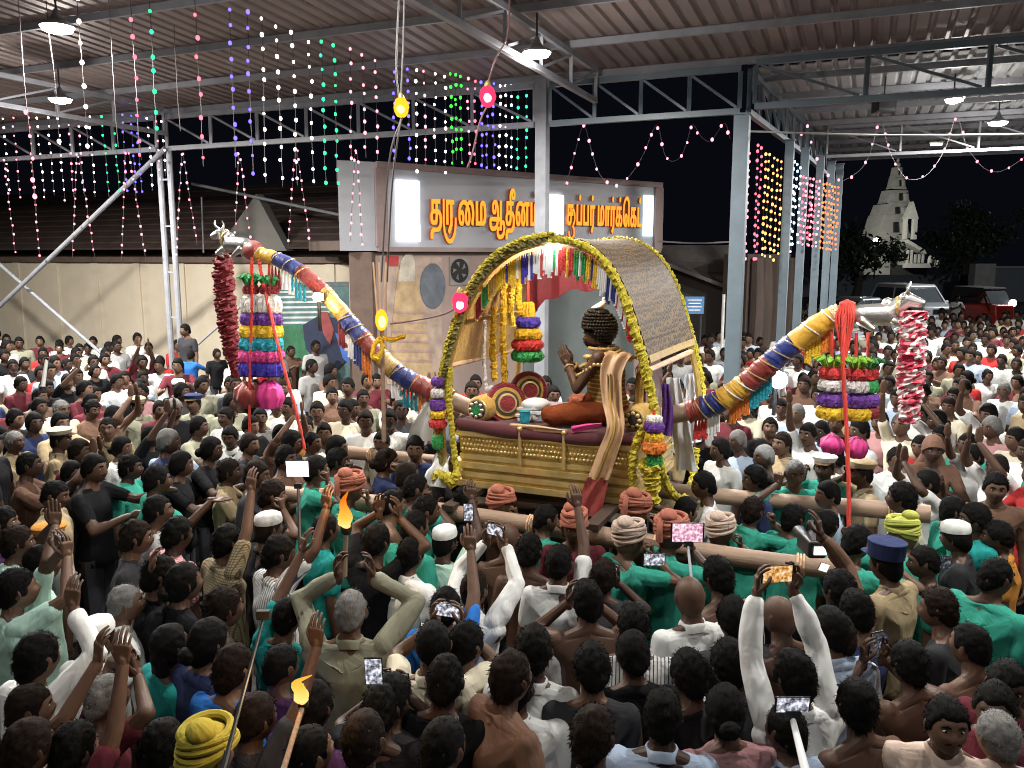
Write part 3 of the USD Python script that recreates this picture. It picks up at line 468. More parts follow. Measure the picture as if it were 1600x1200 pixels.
def nrm_rows2(a): return a/np.maximum(np.linalg.norm(a, axis=1, keepdims=True), 1e-9)
mk('bark', (0.05, 0.04, 0.03), 0.9); mk('leaf_dark', (0.035, 0.055, 0.025), 0.6, var=0.4)
tree('dark_tree', 'dark tree in front of the white temple tower, left of the flood lamp', at_y(1340, 400, 62)[0], 62, 5.2, 1.9, 3)
tree('dark_tree', 'dark tree between the temple hall and the far wall', at_y(1505, 400, 66)[0], 66, 7.0, 2.6, 4)
gw = thing('far_wall', 'grey compound wall with a concrete gate pillar behind the red vehicle', 'wall', at_y(1560, 420, 62)*[1, 1, 0])
mk('wall_night', (0.16, 0.18, 0.20), 0.9, var=0.2)
c = at_y(1536, 412, 60); obj('gate_pillar', box((c[0], c[1], c[2]/2), (1.45, 0.8, c[2])), 'concrete', gw)
c = at_y(1640, 419, 62); obj('wall_face', box((c[0], c[1], c[2]/2), (8.2, 0.3, c[2])), 'wall_night', gw); obj('coping', box((c[0], c[1], c[2]+0.08), (8.3, 0.45, 0.14)), 'concrete', gw)
one('parapet_wall', box((30, 70, 0.9), (30, 0.3, 1.8)), 'wall_night', 'low dark wall across the far end of the road', 'wall')

# ---- vehicles
mk('car_white', (0.62, 0.63, 0.64), 0.25, var=0.05, coat=0.5); mk('car_silver', (0.40, 0.41, 0.43), 0.3, metal=0.3, var=0.05, coat=0.5); mk('car_red', (0.50, 0.035, 0.02), 0.3, var=0.08, coat=0.4)
mk('car_glass', (0.10, 0.115, 0.125), 0.12); mk('tyre', (0.02, 0.02, 0.02), 0.8); mk('rim_metal', (0.4, 0.4, 0.42), 0.35, metal=0.7); glow('head_lamp', (1, 0.97, 0.9), 3.0); mk('lamp_glass', (0.5, 0.5, 0.5), 0.15); mk('canvas_black', (0.02, 0.02, 0.022), 0.8)
def loft(secs):
    """secs: [(y, half width low, half width high, z low, z mid, z high)] hull between neighbours."""
    return secs
def hullpts(p): return Manifold.hull_points(np.asarray(p, np.float64))
def rbox(x0, x1, y0, y1, z0, z1, r=0.06):
    return Manifold.batch_hull([Manifold.sphere(r, 8).translate([x, y, z]) for x in (x0+r, x1-r) for y in (y0+r, y1-r) for z in (z0+r, z1-r)])
def m2t(m): q = m.to_mesh(); return T(np.array(q.vert_properties[:, :3]), np.array(q.tri_verts))
def wheelset(x, M, xs, ys, r, w=0.2):
    for yy in ys:
        for s in (-1, 1):
            t_ = lathe([(r*0.62, -w/2), (r*0.95, -w/2), (r, -w/4), (r, w/4), (r*0.95, w/2), (r*0.62, w/2)], 20); t_.apply_transform(Ry(math.pi/2)); t_.apply_translation((s*xs, yy, r))
            wh = obj('wheel', moved(t_, M), 'tyre', x, smooth=40); rm_ = lathe([(r*0.6, -w*0.35), (r*0.6, w*0.4), (r*0.2, w*0.48), (r*0.1, w*0.5)], 14); rm_.apply_transform(Ry(s*math.pi/2)); rm_.apply_translation((s*xs, yy, r)); obj('rim', moved(rm_, M), 'rim_metal', wh)
def car(name, label, loc, rot, paint, W=1.85, L=4.6, HT=1.95, suv=True):
    """Front towards -y."""
    x = thing(name, label, 'car', loc, rot); M = np.linalg.inv(x.M); w = W/2
    lo = rbox(-w, w, -L/2, L/2, 0.32, 1.05, 0.14); bonnet = hull(*[Manifold.sphere(0.07, 8).translate([sx*(w-0.12), yy, zz_]) for sx in (-1, 1) for yy, zz_ in ((-L/2+0.12, 0.98), (-L/2+1.35, 1.12), (L/2-0.15, 1.08))])
    obj('body', moved(m2t(lo+bonnet), M), paint, x, smooth=40)
    cab = [(sx*(w-a), yy, zz_) for sx in (-1, 1) for a, yy, zz_ in ((0.10, -L/2+1.05, 1.10), (0.10, L/2-0.12, 1.10), (0.22, -L/2+1.75, HT-0.14), (0.22, L/2-0.45 if suv else L/2-1.3, HT-0.14))]
    obj('cabin_glass', moved(m2t(hullpts(cab)), M), 'car_glass', x)
    rf = hull(*[Manifold.sphere(0.11, 8).translate([sx*(w-0.28), yy, HT-0.13]) for sx in (-1, 1) for yy in (-L/2+1.75, L/2-0.5 if suv else L/2-1.35)]); obj('roof', moved(m2t(rf), M), paint, x, smooth=40)
    for sx in (-1, 1):
        for (ya, za), (yb, zb) in (((-L/2+1.02, 1.1), (-L/2+1.75, HT-0.12)), ((0.2, 1.1), (0.25, HT-0.12)), ((L/2-0.15, 1.1), (L/2-0.5 if suv else L/2-1.3, HT-0.12))):
            obj('roof_post', moved(obox((sx*(w-0.095), ya, za), (sx*(w-0.215), yb, zb), 0.07, 0.07), M), paint, x)
        obj('mirror', moved(ell((sx*(w+0.10), -L/2+1.25, 1.18), (0.11, 0.06, 0.08), 1), M), paint, x)
        obj('headlight', moved(ell((sx*(w-0.25), -L/2+0.03, 0.86), (0.20, 0.06, 0.09), 2), M), 'lamp_glass', x)
    obj('grille', moved(box((0, -L/2-0.005, 0.80), (W*0.45, 0.05, 0.22)), M), 'black_plastic', x); obj('bumper', moved(m2t(rbox(-w+0.05, w-0.05, -L/2-0.08, -L/2+0.2, 0.36, 0.60, 0.07)), M), paint, x)
    wheelset(x, M, w-0.12, (-L/2+0.85, L/2-0.85), 0.36); return x
def hull(*m): return Manifold.batch_hull(list(m))
c = at_y(1424, 480, 41); car('white_car', 'big white car parked head on behind the silver bull, far right', (c[0], c[1], 0), 8, 'car_white', 1.95, 4.7, 2.02)
c = at_y(1352, 480, 37); car('silver_car', 'silver car with a low bonnet parked left of the white car', (c[0]-0.2, c[1]+0.6, 0), -62, 'car_silver', 1.75, 4.2, 1.55, False)
c = at_y(1535, 480, 35.5)
au = thing('auto_rickshaw', 'red auto rickshaw with a black canvas hood parked at the far right', 'auto rickshaw', (c[0], c[1], 0), 12); M = np.linalg.inv(au.M)
obj('body', moved(m2t(hull(*[Manifold.sphere(0.08, 8).translate([sx*a_, yy, zz_]) for sx in (-1, 1) for a_, yy, zz_ in ((0.35, -1.25, 0.45), (0.55, -0.7, 0.4), (0.60, 1.1, 0.4), (0.38, -1.15, 1.28), (0.60, -0.5, 1.30), (0.62, 1.1, 1.28))])), M), 'car_red', au, smooth=40)
obj('hood', moved(m2t(hull(*[Manifold.sphere(0.07, 8).translate([sx*a_, yy, zz_]) for sx in (-1, 1) for a_, yy, zz_ in ((0.52, -0.55, 1.98), (0.58, 1.0, 2.0), (0.60, 1.15, 1.5))])), M), 'canvas_black', au, smooth=40)
obj('windscreen', moved(obox((0, -1.0, 1.36), (0, -0.62, 1.90), 0.95, 0.03), M), 'car_glass', au)
for s in (-1, 1): obj('hood_post', moved(obox((s*0.55, -1.02, 1.12), (s*0.55, -0.60, 1.82), 0.05, 0.05), M), 'canvas_black', au)
obj('side_shade', moved(box((0, 0.9, 1.45), (1.16, 0.5, 0.72)), M), 'canvas_black', au)
obj('headlight', moved(ell((0, -1.33, 0.80), (0.13, 0.06, 0.13), 2), M), 'lamp_glass', au); obj('number_plate', moved(box((0, -1.335, 0.52), (0.5, 0.02, 0.11)), M), 'off_white', au)
obj('side_lamp', moved(ell((0.45, -1.12, 1.42), (0.20, 0.05, 0.17), 2), M), 'head_lamp', au)
wheelset(au, M, 0.55, (0.8,), 0.24, 0.12); t_ = lathe([(0.13, -0.06), (0.23, -0.06), (0.24, 0), (0.23, 0.06), (0.13, 0.06)], 16); t_.apply_transform(Ry(math.pi/2)); t_.apply_translation((0, -1.05, 0.24)); obj('front_wheel', moved(t_, M), 'tyre', au)
# ================================================================== THE PALANQUIN
mk('gold', (0.56, 0.40, 0.13), 0.34, metal=0.5, var=0.35, scale=9, bump=0.25, bscale=40)
mk('gold_bright', (0.78, 0.60, 0.26), 0.3, metal=0.6, var=0.25, scale=12, bump=0.1)
mk('gold_cloth', (0.50, 0.30, 0.055), 0.6, var=0.3, scale=4, bump=0.5, bscale=14, dist=0.03, sheen=0.2)
mk('maroon_velvet', (0.075, 0.004, 0.010), 0.8, var=0.35, scale=6, bump=0.3, bscale=30, sheen=0.3)
mk('maroon_cloth', (0.13, 0.008, 0.022), 0.75, var=0.3, scale=6, bump=0.4, bscale=25)
mk('wood_dark', (0.055, 0.035, 0.025), 0.6, var=0.4, scale=4, vec=(1, 6, 6))
mk('pole_wood', (0.32, 0.215, 0.15), 0.65, var=0.35, scale=5, bump=0.3, bscale=30, vec=(0.6, 3, 3))
mk('silver', (0.56, 0.55, 0.53), 0.4, metal=0.9, var=0.2, scale=10, bump=0.25, bscale=35, dist=0.01)
mk('silk_blue', (0.015, 0.03, 0.20), 0.45, var=0.3, scale=8, bump=0.5, bscale=30, sheen=0.2)
mk('silk_red', (0.24, 0.028, 0.022), 0.45, var=0.3, scale=8, bump=0.5, bscale=30, sheen=0.2)
mk('silk_gold', (0.68, 0.38, 0.04), 0.45, var=0.25, scale=8, bump=0.5, bscale=30, sheen=0.2)
mk('silk_brown_gold', (0.40, 0.25, 0.06), 0.5, var=0.3, scale=8, bump=0.4, bscale=30)
mk('silk_peach', (0.62, 0.40, 0.24), 0.5, var=0.25, scale=6, bump=0.4, bscale=20)
mk('red_rope', (0.62, 0.05, 0.035), 0.6, var=0.25)
mk('white_cloth', (0.66, 0.67, 0.68), 0.8, var=0.12, scale=5, bump=0.4, bscale=15)
mk('pink_cloth', (0.72, 0.05, 0.28), 0.7, var=0.25, bump=0.4, bscale=20)
for nme, c in dict(white=(0.72, 0.68, 0.66), purple=(0.14, 0.035, 0.30), yellow=(0.80, 0.50, 0.02), cyan=(0.01, 0.33, 0.45), pink=(0.70, 0.06, 0.28), blue=(0.045, 0.03, 0.42), red=(0.58, 0.03, 0.03), green=(0.02, 0.30, 0.07), lemon=(0.56, 0.46, 0.025), lime=(0.22, 0.50, 0.03), maroon=(0.22, 0.012, 0.02), orange=(0.75, 0.20, 0.02)).items():
    mk('flower_'+nme, c, 0.7, var=0.4, scale=30, bump=0.8, bscale=70, dist=0.02)
# brocade: dark brown ground with a woven gold figure, banded at the hem
LOOKS['brocade'] = usdkit.material(stage, '/World/Looks/brocade', {
    'tc': ('texture_coordinate', {}), 'm': ('mapping', {'scale': (1, 1, 1)}), 'v': ('voronoi_texture', {'scale': 24.0, 'randomness': 0.55, 'feature': 'distance_to_edge'}),
    'n': ('noise_texture', {'scale': 40.0, 'detail': 3.0}), 'ad': ('math', {'math_type': 'multiply_add', 'value2': 0.35, 'value3': -0.10}), 's': ('math', {'math_type': 'add'}),
    'r': ('rgb_ramp', {'ramp': [(0.10, (0.15, 0.085, 0.026)), (0.17, (0.105, 0.058, 0.019)), (0.23, (0.024, 0.012, 0.007)), (0.5, (0.016, 0.008, 0.005))]}),
    'b': ('bump', {'strength': 0.3, 'distance': 0.01}), 'p': ('principled_bsdf', {'roughness': 0.6, 'specular_ior_level': 0.25})},
    [('tc.object', 'm.vector'), ('m.vector', 'v.vector'), ('m.vector', 'n.vector'), ('n.fac', 'ad.value1'), ('v.distance', 's.value1'), ('ad.value', 's.value2'), ('s.value', 'r.fac'), ('r.color', 'p.base_color'), ('s.value', 'b.height'), ('b.normal', 'p.normal')], surface='p.BSDF')
glow('red_glow', (1.0, 0.03, 0.09), 2.2); glow('red_core', (1.0, 0.42, 0.50), 3.0)
glow('amber_glow', (1.0, 0.42, 0.02), 2.0); glow('amber_core', (1.0, 0.74, 0.22), 3.0); glow('white_glare', (0.95, 0.98, 1.0), 30.0)
glow('warm_glare', (1.0, 0.82, 0.58), 22.0)

UL, UR, VF, VR = -3.08, -1.40, 5.98, 7.38
UC = (UL+UR)/2
def on_v(px, py, v): return at_plane(px, py, S(0, v), V)
def W3(pts): return np.array([S(*p) for p in pts])
pal = thing('palanquin', 'tall gold palanquin with a barrel shaped brocade canopy and curved cloth wrapped poles', 'palanquin', S(UC, 6.68, 1.3), SITE_DEG)
def sbox(u0, u1, v0, v1, z0, z1):
    m = trimesh.creation.box((u1-u0, v1-v0, z1-z0)); m.apply_transform(basis(U, V, Z, S((u0+u1)/2, (v0+v1)/2, (z0+z1)/2))); return m
# --- carrying frame under the box
for v in (6.15, 7.2): obj('cross_beam', sbox(UL+0.15, UR-0.12, v-0.05, v+0.05, 1.36, 1.44), 'wood_dark', pal)
for u in (-2.85, -1.70): obj('cross_beam', sbox(u-0.05, u+0.05, 5.40, 7.25, 1.44, 1.455) if False else sbox(u-0.05, u+0.05, 5.45, 7.05, 1.425, 1.468), 'wood_dark', pal)
def logpole(v, z, u0, u1, name='carrying_pole'):
    n = 22; us = np.linspace(u0, u1, n); pts = [S(u, v+0.012*math.sin(u*2.1), z+0.02*math.sin(u*1.3+v)) for u in us]
    r = 0.068+0.004*np.sin(us*3.3); p = obj(name, tube(pts, r, 12), 'pole_wood', pal, smooth=40)
    for u in np.arange(u0+0.5, u1, 0.95):
        a = np.linspace(0, 2*np.pi*3, 30); obj('lashing', tube([S(u+0.02*k/10., v+0.073*math.cos(t), z+0.02*math.sin(u*1.3+v)+0.073*math.sin(t)) for k, t in enumerate(a)], 0.008, 5), 'silk_peach', p)
logpole(5.55, 1.36, -4.62, 0.05); logpole(6.95, 1.36, -5.0, 0.55)
# --- the gold box: stepped mouldings over a plain core
obj('box_core', sbox(-3.00, -1.55, 6.02, 7.30, 1.475, 1.90), 'gold', pal)
z = 1.47  # noqa
for h, o in ((0.05, 0.03), (0.03, 0.005), (0.045, 0.022), (0.03, 0.002), (0.05, 0.03), (0.025, 0.004), (0.04, 0.018), (0.02, 0.004)):
    obj('moulding', sbox(-3.0-o, -1.55+o, 6.02-o, 7.30+o, z+0.001, z+h), 'gold_bright' if o > 0.01 else 'gold', pal); z += h
zemb = z
obj('embossed_band', sbox(-3.015, -1.535, 6.005, 7.315, zemb+0.002, 1.895), 'gold', pal)
ms = []
rs = np.random.default_rng(5)
for i in range(46):
    for j in range(3):
        ms.append(ell(S(-2.99+i*0.0318+0.016*(j % 2), 6.003, zemb+0.022+0.04*j), (0.013, 0.010, 0.013), 1))
obj('embossing', cat(ms), 'gold_bright', pal, kind='stuff')
obj('top_rail', sbox(-3.04, -1.51, 5.985, 7.33, 1.897, 1.935), 'gold_bright', pal)
for u in (-2.47, -2.10):
    q = obj('rail_peg', rod(S(u, 5.975, 1.70), S(u, 5.975, 1.985), 0.014, 8), 'gold_bright', pal); obj('knob', ell(S(u, 5.975, 1.995), (0.022, 0.022, 0.022), 2), 'gold_bright', q)
# --- cushion: sagging velvet slab with a rolled front edge
us = np.linspace(-3.03, -1.48, 26)
obj('seat_cushion', tube([S(u, 6.02, 1.985-0.035*math.sin((u+3.03)/1.55*math.pi)) for u in us], 0.058+0.006*np.sin(us*9), 10), 'maroon_velvet', pal, smooth=50)
g = []
for v in np.linspace(6.03, 7.28, 9): g += [S(u, v, 2.02-0.03*math.sin((u+3.03)/1.55*math.pi)+0.012*math.sin(u*7+v*5)) for u in us]
n = len(us); f = []
for i in range(8):
    for j in range(n-1): a = i*n+j; f += [(a, a+1, a+n+1), (a, a+n+1, a+n)]
obj('seat_cover', T(g+[p-Z*0.05 for p in g], f+[(c+9*n, b+9*n, a+9*n) for a, b, c in f]), 'maroon_velvet', pal, smooth=True)
# --- arches: posts and hoops at the front and at the back
FA = [(694, 735), (692, 660), (697, 600), (708, 545), (724, 495), (745, 450), (775, 413), (815, 388), (870, 377), (915, 387), (948, 415), (973, 458), (992, 515), (1010, 580), (1022, 640), (1028, 720)]
front = np.array([on_v(x, y, VF) for x, y in FA]); fc = bez(front, 90)
fu, fz = front@U, front[:, 2]
shift = 0.06
back = np.array([S(u+shift, VR, z+0.005) for u, z in zip(fu, fz)]); bc = bez(back, 90)
obj('arch', tube(fc, 0.026, 8), 'gold', pal, smooth=40); obj('arch', tube(bc, 0.026, 8), 'gold', pal, smooth=40)
def seg(curve, t0, t1): n_ = len(curve); return curve[int(t0*n_):int(t1*n_)]
# --- canopy between the hoops: brocade outside, gold silk inside
def canopy(t0, t1, off, thick, nv=12, wav=0.0):
    a, b = seg(fc, t0, t1), seg(bc, t0, t1); m_ = len(a); ctr = S(UC, 0, 2.35); P = []
    for s in (0, 1):
        for k in range(nv+1):
            t = k/nv; row = a*(1-t)+b*t
            rad = row-(ctr+V*np.outer(row@V, 1)[0]) if False else row-S(UC, 0, 2.35)-np.outer(row@V, V); rad[:] = rad/np.linalg.norm(rad, axis=1, keepdims=True)
            P.append(row+rad*(off+thick*s+wav*math.sin(t*math.pi*3)-0.02*math.sin(math.pi*t)))
    P = np.array(P); nn = nv+1; F = []
    idx = lambda s, k, j: (s*nn+k)*m_+j
    for k in range(nv):
        for j in range(m_-1):
            F += [(idx(0, k, j), idx(0, k, j+1), idx(0, k+1, j+1)), (idx(0, k, j), idx(0, k+1, j+1), idx(0, k+1, j))]
            F += [(idx(1, k, j), idx(1, k+1, j+1), idx(1, k, j+1)), (idx(1, k, j), idx(1, k+1, j), idx(1, k+1, j+1))]
    for k in range(nv):
        for j in (0, m_-1): F += [(idx(0, k, j), idx(0, k+1, j), idx(1, k+1, j)), (idx(0, k, j), idx(1, k+1, j), idx(1, k, j))]
    for j in range(m_-1):
        for k in (0, nv): F += [(idx(0, k, j), idx(1, k, j+1), idx(0, k, j+1)), (idx(0, k, j), idx(1, k, j), idx(1, k, j+1))]
    return T(P.reshape(-1, 3), F)
cano = obj('canopy', canopy(0.17, 0.865, 0.030, 0.012), 'brocade', pal, smooth=40)
obj('canopy_lining', canopy(0.17, 0.865, 0.004, 0.012, wav=0.006), 'gold_cloth', pal, smooth=40)
for t0, t1 in ((0.840, 0.862), (0.815, 0.830), (0.173, 0.192)): obj('hem_band', canopy(t0, t1, 0.044, 0.006), 'silk_brown_gold', cano, smooth=40)
for t0 in (0.17, 0.858): obj('hem_roll', tube(np.array([seg(fc, t0, t0+.02)[0]*(1-t)+seg(bc, t0, t0+.02)[0]*t for t in np.linspace(0, 1, 9)]), 0.022, 8), 'silk_peach', cano)
for t in (0.27, 0.35, 0.66, 0.74):                                    # bamboo ribs under the lining
    a, b = fc[int(t*len(fc))], bc[int(t*len(bc))]; obj('rib', tube([a*(1-s)+b*s-(a-S(UC, VF, 2.3))*0.03 for s in np.linspace(0, 1, 5)], 0.012, 6), 'silk_brown_gold', pal)
# --- tassel fringe inside the front hoop, one tassel after another in changing colours
cols = ['flower_maroon', 'flower_green', 'gold_cloth', 'flower_yellow', 'flower_yellow', 'flower_blue', 'white_cloth', 'white_cloth', 'flower_red', 'flower_green', 'flower_yellow', 'white_cloth', 'silk_blue', 'white_cloth', 'white_cloth', 'flower_red']
fr = seg(fc, 0.30, 0.80); L = np.r_[0, np.cumsum(np.linalg.norm(np.diff(fr, axis=0), axis=1))]
nt = 84
for i in range(nt):
    s = (i+0.5)/nt*L[-1]; p = np.array([np.interp(s, L, fr[:, k]) for k in range(3)])
    c = S(UC, VF, 2.2); p = p+(c-p)*0.035+V*0.05; d = (-Z*0.9+(c-p)*0.10); ln = 0.19+0.03*math.sin(i*1.7) if 20 < i < 66 else 0.14
    grp = cols[int(i/nt*len(cols)) % len(cols)] if (i % 5) else cols[(int(i/nt*len(cols))+2) % len(cols)]
    obj('tassel', tube([p, p+d*0.05, p+d*ln*0.6, p+d*ln], [0.006, 0.011, 0.013, 0.016], 6), grp, pal)
# --- scalloped red valance behind the fringe
va = []
N_ = 44
for i in range(N_):
    t = i/(N_-1); k = 0.36+0.40*t; p = fc[int(k*len(fc))]; q = bc[int(k*len(bc))]; r_ = p*0.45+q*0.55; r_ = r_+(S(UC, 6.75, 2.2)-r_)*0.05
    dr = 0.30+0.05*abs(math.sin(t*math.pi*6)); va.append((r_, r_-Z*dr+V*0.02*math.sin(t*40), r_-Z*dr*0.5+V*0.03*math.sin(t*40)))
P = [x for tri in va for x in (tri[0], tri[2], tri[1])]; F = []
for i in range(N_-1):
    for j in range(2): a = i*3+j; F += [(a, a+1, a+4), (a, a+4, a+3)]
n = len(P); obj('valance', T(P+[p+V*0.008 for p in P], F+[(c+n, b+n, a+n) for a, b, c in F]), 'maroon_cloth', pal, smooth=True)
# --- lamp at the crown of the arch
c = on_v(866, 386, VF-0.02); ln_ = obj('arch_lamp', tube([c-U*0.05, c+U*0.05], 0.022, 8), 'white_glare', pal); obj('lamp_holder', tube([c-U*0.07+Z*0.03, c+U*0.07+Z*0.03], 0.016, 6), 'off_white', ln_)
ld = UsdLux.SphereLight.Define(stage, str(pal.GetPath())+'/arch_light'); ld.CreateRadiusAttr(0.05); ld.CreateIntensityAttr(10); ld.CreateNormalizeAttr(True); ld.CreateColorAttr((1, 0.93, 0.80))
q = moved(T([on_v(866, 402, VF+0.12)], [(0, 0, 0)]), TH_M[str(pal.GetPath())]).vertices[0]; ld.AddTranslateOp().Set(tuple(map(float, q)))

# --- curved poles left and right, wound in silk bands, with hanging tassel frills and a silver bull at each tip
VP = 6.62
def arm(pts, bands, r0, r1, tag):
    c = bez([on_v(x, y, VP) for x, y in pts], 60); n_ = len(c); r = np.linspace(r0, r1, n_)
    a_ = obj('curved_pole', tube(c, r*0.8, 10), 'pole_wood', pal, smooth=40)
    for (t0, t1, m) in bands:
        i0, i1 = int(t0*(n_-1)), int(t1*(n_-1)); pts_ = c[i0:i1+1]; k = len(pts_)
        sub = bez(pts_, 24) if k > 2 else pts_; rr = np.interp(np.linspace(t0, t1, len(sub)), np.linspace(0, 1, n_), r)
        ph = np.linspace(0, 9, len(sub)); aa = np.linspace(0, 2*np.pi, 18, endpoint=False); q3 = np.stack([np.repeat(np.arange(len(sub))[:, None]*0.9+t0*50, 18, 1), np.tile(np.cos(aa)*2.2, (len(sub), 1)), np.tile(np.sin(aa)*2.2, (len(sub), 1))], -1); pf = 1+0.12*(meshkit.fbm(q3, 3, 4)-0.5)*2; obj('silk_band', tube(sub, rr*(1.0+0.035*np.sin(ph*1.1+t0*40)), 18, prof=pf), m, a_, smooth=60)
        for s in ((0.05, 0.55) if t1-t0 > 0.1 else (0.08,)):
            j = max(1, min(len(sub)-2, int(s*len(sub)))); d = nrm2(sub[j+1]-sub[j-1]); e1 = nrm2(np.cross(d, Z)); e2 = np.cross(e1, d); t_ = np.linspace(0, 2*np.pi, 17)
            obj('gold_cord', tube(np.array([sub[j]+(e1*math.cos(x)+e2*math.sin(x))*(rr[j]*1.02)+d*0.03*math.sin(x) for x in t_]), 0.0055, 5, cap=False), 'gold_bright' if m != 'silk_gold' else 'white_cloth', a_)
    return a_, c
def nrm2(a): return a/max(np.linalg.norm(a), 1e-9)
armL, cL = arm([(398, 395), (430, 404), (462, 420), (500, 450), (535, 490), (562, 522), (592, 555), (625, 585), (662, 604), (700, 622), (740, 640)],
      [(0.02, 0.10, 'silk_gold'), (0.10, 0.23, 'silk_blue'), (0.23, 0.32, 'silk_red'), (0.32, 0.42, 'silk_brown_gold'), (0.42, 0.52, 'silk_blue'), (0.52, 0.61, 'silk_red'), (0.61, 0.69, 'silk_brown_gold'), (0.69, 0.77, 'silk_blue'), (0.77, 0.85, 'silk_red'), (0.85, 0.93, 'silk_brown_gold')], 0.066, 0.098, 'L')
armR, cR = arm([(1318, 488), (1292, 500), (1262, 520), (1232, 543), (1205, 566), (1175, 592), (1148, 612), (1118, 630), (1088, 640), (1050, 648)],
      [(0.02, 0.09, 'silk_peach'), (0.09, 0.30, 'silk_gold'), (0.30, 0.45, 'silk_blue'), (0.45, 0.60, 'silk_red'), (0.60, 0.75, 'silk_gold'), (0.75, 0.87, 'silk_blue'), (0.87, 0.94, 'silk_red')], 0.080, 0.095, 'R')
def frill(curve, t0, t1, parent, mats, ln=0.16, n_=26, rr=0.085):
    i0, i1 = int(t0*len(curve)), int(t1*len(curve)); pts_ = curve[i0:i1]
    for k in range(n_):
        p = pts_[int(k/n_*len(pts_))]-Z*rr*0.92; l_ = ln*(0.85+0.3*((k*7) % 5)/5)
        obj('tassel', tube([p, p-Z*l_*0.35, p-Z*l_*0.7+U*0.004*math.sin(k), p-Z*l_], [0.006, 0.013, 0.015, 0.018], 6), mats[int(k/n_*len(mats))], parent)
frill(cL, 0.07, 0.25, armL, ['flower_maroon', 'white_cloth', 'flower_cyan'], 0.19, 22); frill(cL, 0.38, 0.56, armL, ['flower_maroon', 'white_cloth', 'silk_blue', 'flower_orange'], 0.24, 24, 0.09); frill(cL, 0.66, 0.86, armL, ['white_cloth', 'flower_cyan', 'flower_cyan', 'flower_orange', 'flower_green'], 0.17, 26, 0.1)
frill(cR, 0.08, 0.24, armR, ['flower_orange', 'flower_yellow'], 0.16, 14); frill(cR, 0.44, 0.70, armR, ['flower_cyan', 'flower_cyan', 'flower_orange', 'flower_orange'], 0.17, 22); frill(cR, 0.76, 0.90, armR, ['white_cloth', 'flower_red'], 0.17, 12)
def bull(o, ex, ez, sc, name='bull_figure'):
    """A silver bull at a pole's tip, standing along ex: body, neck, head with horns, hump, legs folded under."""
    ey = np.cross(ez, ex); M = basis(np.array(ex)*sc, ey*sc, np.array(ez)*sc, o)
    B = [hull(Manifold.sphere(0.075, 14).translate([0.0, 0, 0.03]), Manifold.sphere(0.085, 14).translate([0.20, 0, 0.035])), hull(Manifold.sphere(0.080, 12).translate([0.20, 0, 0.045]), Manifold.sphere(0.055, 12).translate([0.30, 0, 0.13])),
         hull(Manifold.sphere(0.056, 12).translate([0.31, 0, 0.145]), Manifold.sphere(0.034, 12).translate([0.41, 0, 0.115])), Manifold.sphere(0.045, 10).translate([0.19, 0, 0.115]),
         hull(Manifold.sphere(0.03, 8).translate([-0.06, 0, 0.05]), Manifold.sphere(0.012, 8).translate([-0.12, 0.01, -0.05]))]
    for s in (-1, 1):
        B += [hull(Manifold.sphere(0.034, 8).translate([0.24, s*0.05, -0.01]), Manifold.sphere(0.020, 8).translate([0.33, s*0.05, -0.055])), hull(Manifold.sphere(0.020, 8).translate([0.33, s*0.05, -0.055]), Manifold.sphere(0.018, 8).translate([0.26, s*0.05, -0.085])),
              hull(Manifold.sphere(0.042, 8).translate([0.02, s*0.055, -0.01]), Manifold.sphere(0.022, 8).translate([0.10, s*0.07, -0.07])), hull(Manifold.sphere(0.012, 8).translate([0.295, s*0.045, 0.185]), Manifold.sphere(0.014, 8).translate([0.285, s*0.085, 0.165]))]
    m = soft(Manifold.batch_boolean(B, m3.OpType.Add), 0.02, 4); p = obj(name, moved(m, M), 'silver', pal, smooth=True)
    for s in (-1, 1): obj('horn', moved(tube(bez([(0.315, s*0.025, 0.19), (0.325, s*0.065, 0.225), (0.335, s*0.05, 0.275)], 8), np.linspace(0.016, 0.004, 9)[:len(bez([(0, 0, 0), (1, 0, 0), (2, 1, 0)], 8))], 7), M), 'silver', p)
    obj('collar', moved(tube([(0.255+0.03*math.sin(t)*0, 0.075*math.cos(t), 0.085+0.075*math.sin(t)) for t in np.linspace(0, 2*np.pi, 15)], 0.012, 6, cap=False), M), 'gold_bright', p); return p
def soft(m, length, it):
    q = m.refine_to_length(length).to_mesh(); t = T(np.array(q.vert_properties[:, :3]), np.array(q.tri_verts)); t.merge_vertices(); trimesh.smoothing.filter_taubin(t, 0.5, 0.53, iterations=it); return t
bull(on_v(1342, 498, VP), nrm2(U+Z*0.02), Z, 0.98); bull(on_v(384, 388, VP+0.05), nrm2(-U*0.98+Z*0.02), Z, 0.98)
c = on_v(397, 392, VP); obj('tip_binding', tube([c-U*0.08, c, c+U*0.06], [0.075, 0.105, 0.08], 12), 'silk_red', armL, smooth=50)
c = on_v(1322, 490, VP); obj('tip_binding', tube([c-U*0.05, c, c+U*0.06], [0.085, 0.11, 0.085], 12), 'red_rope', armR, smooth=50)

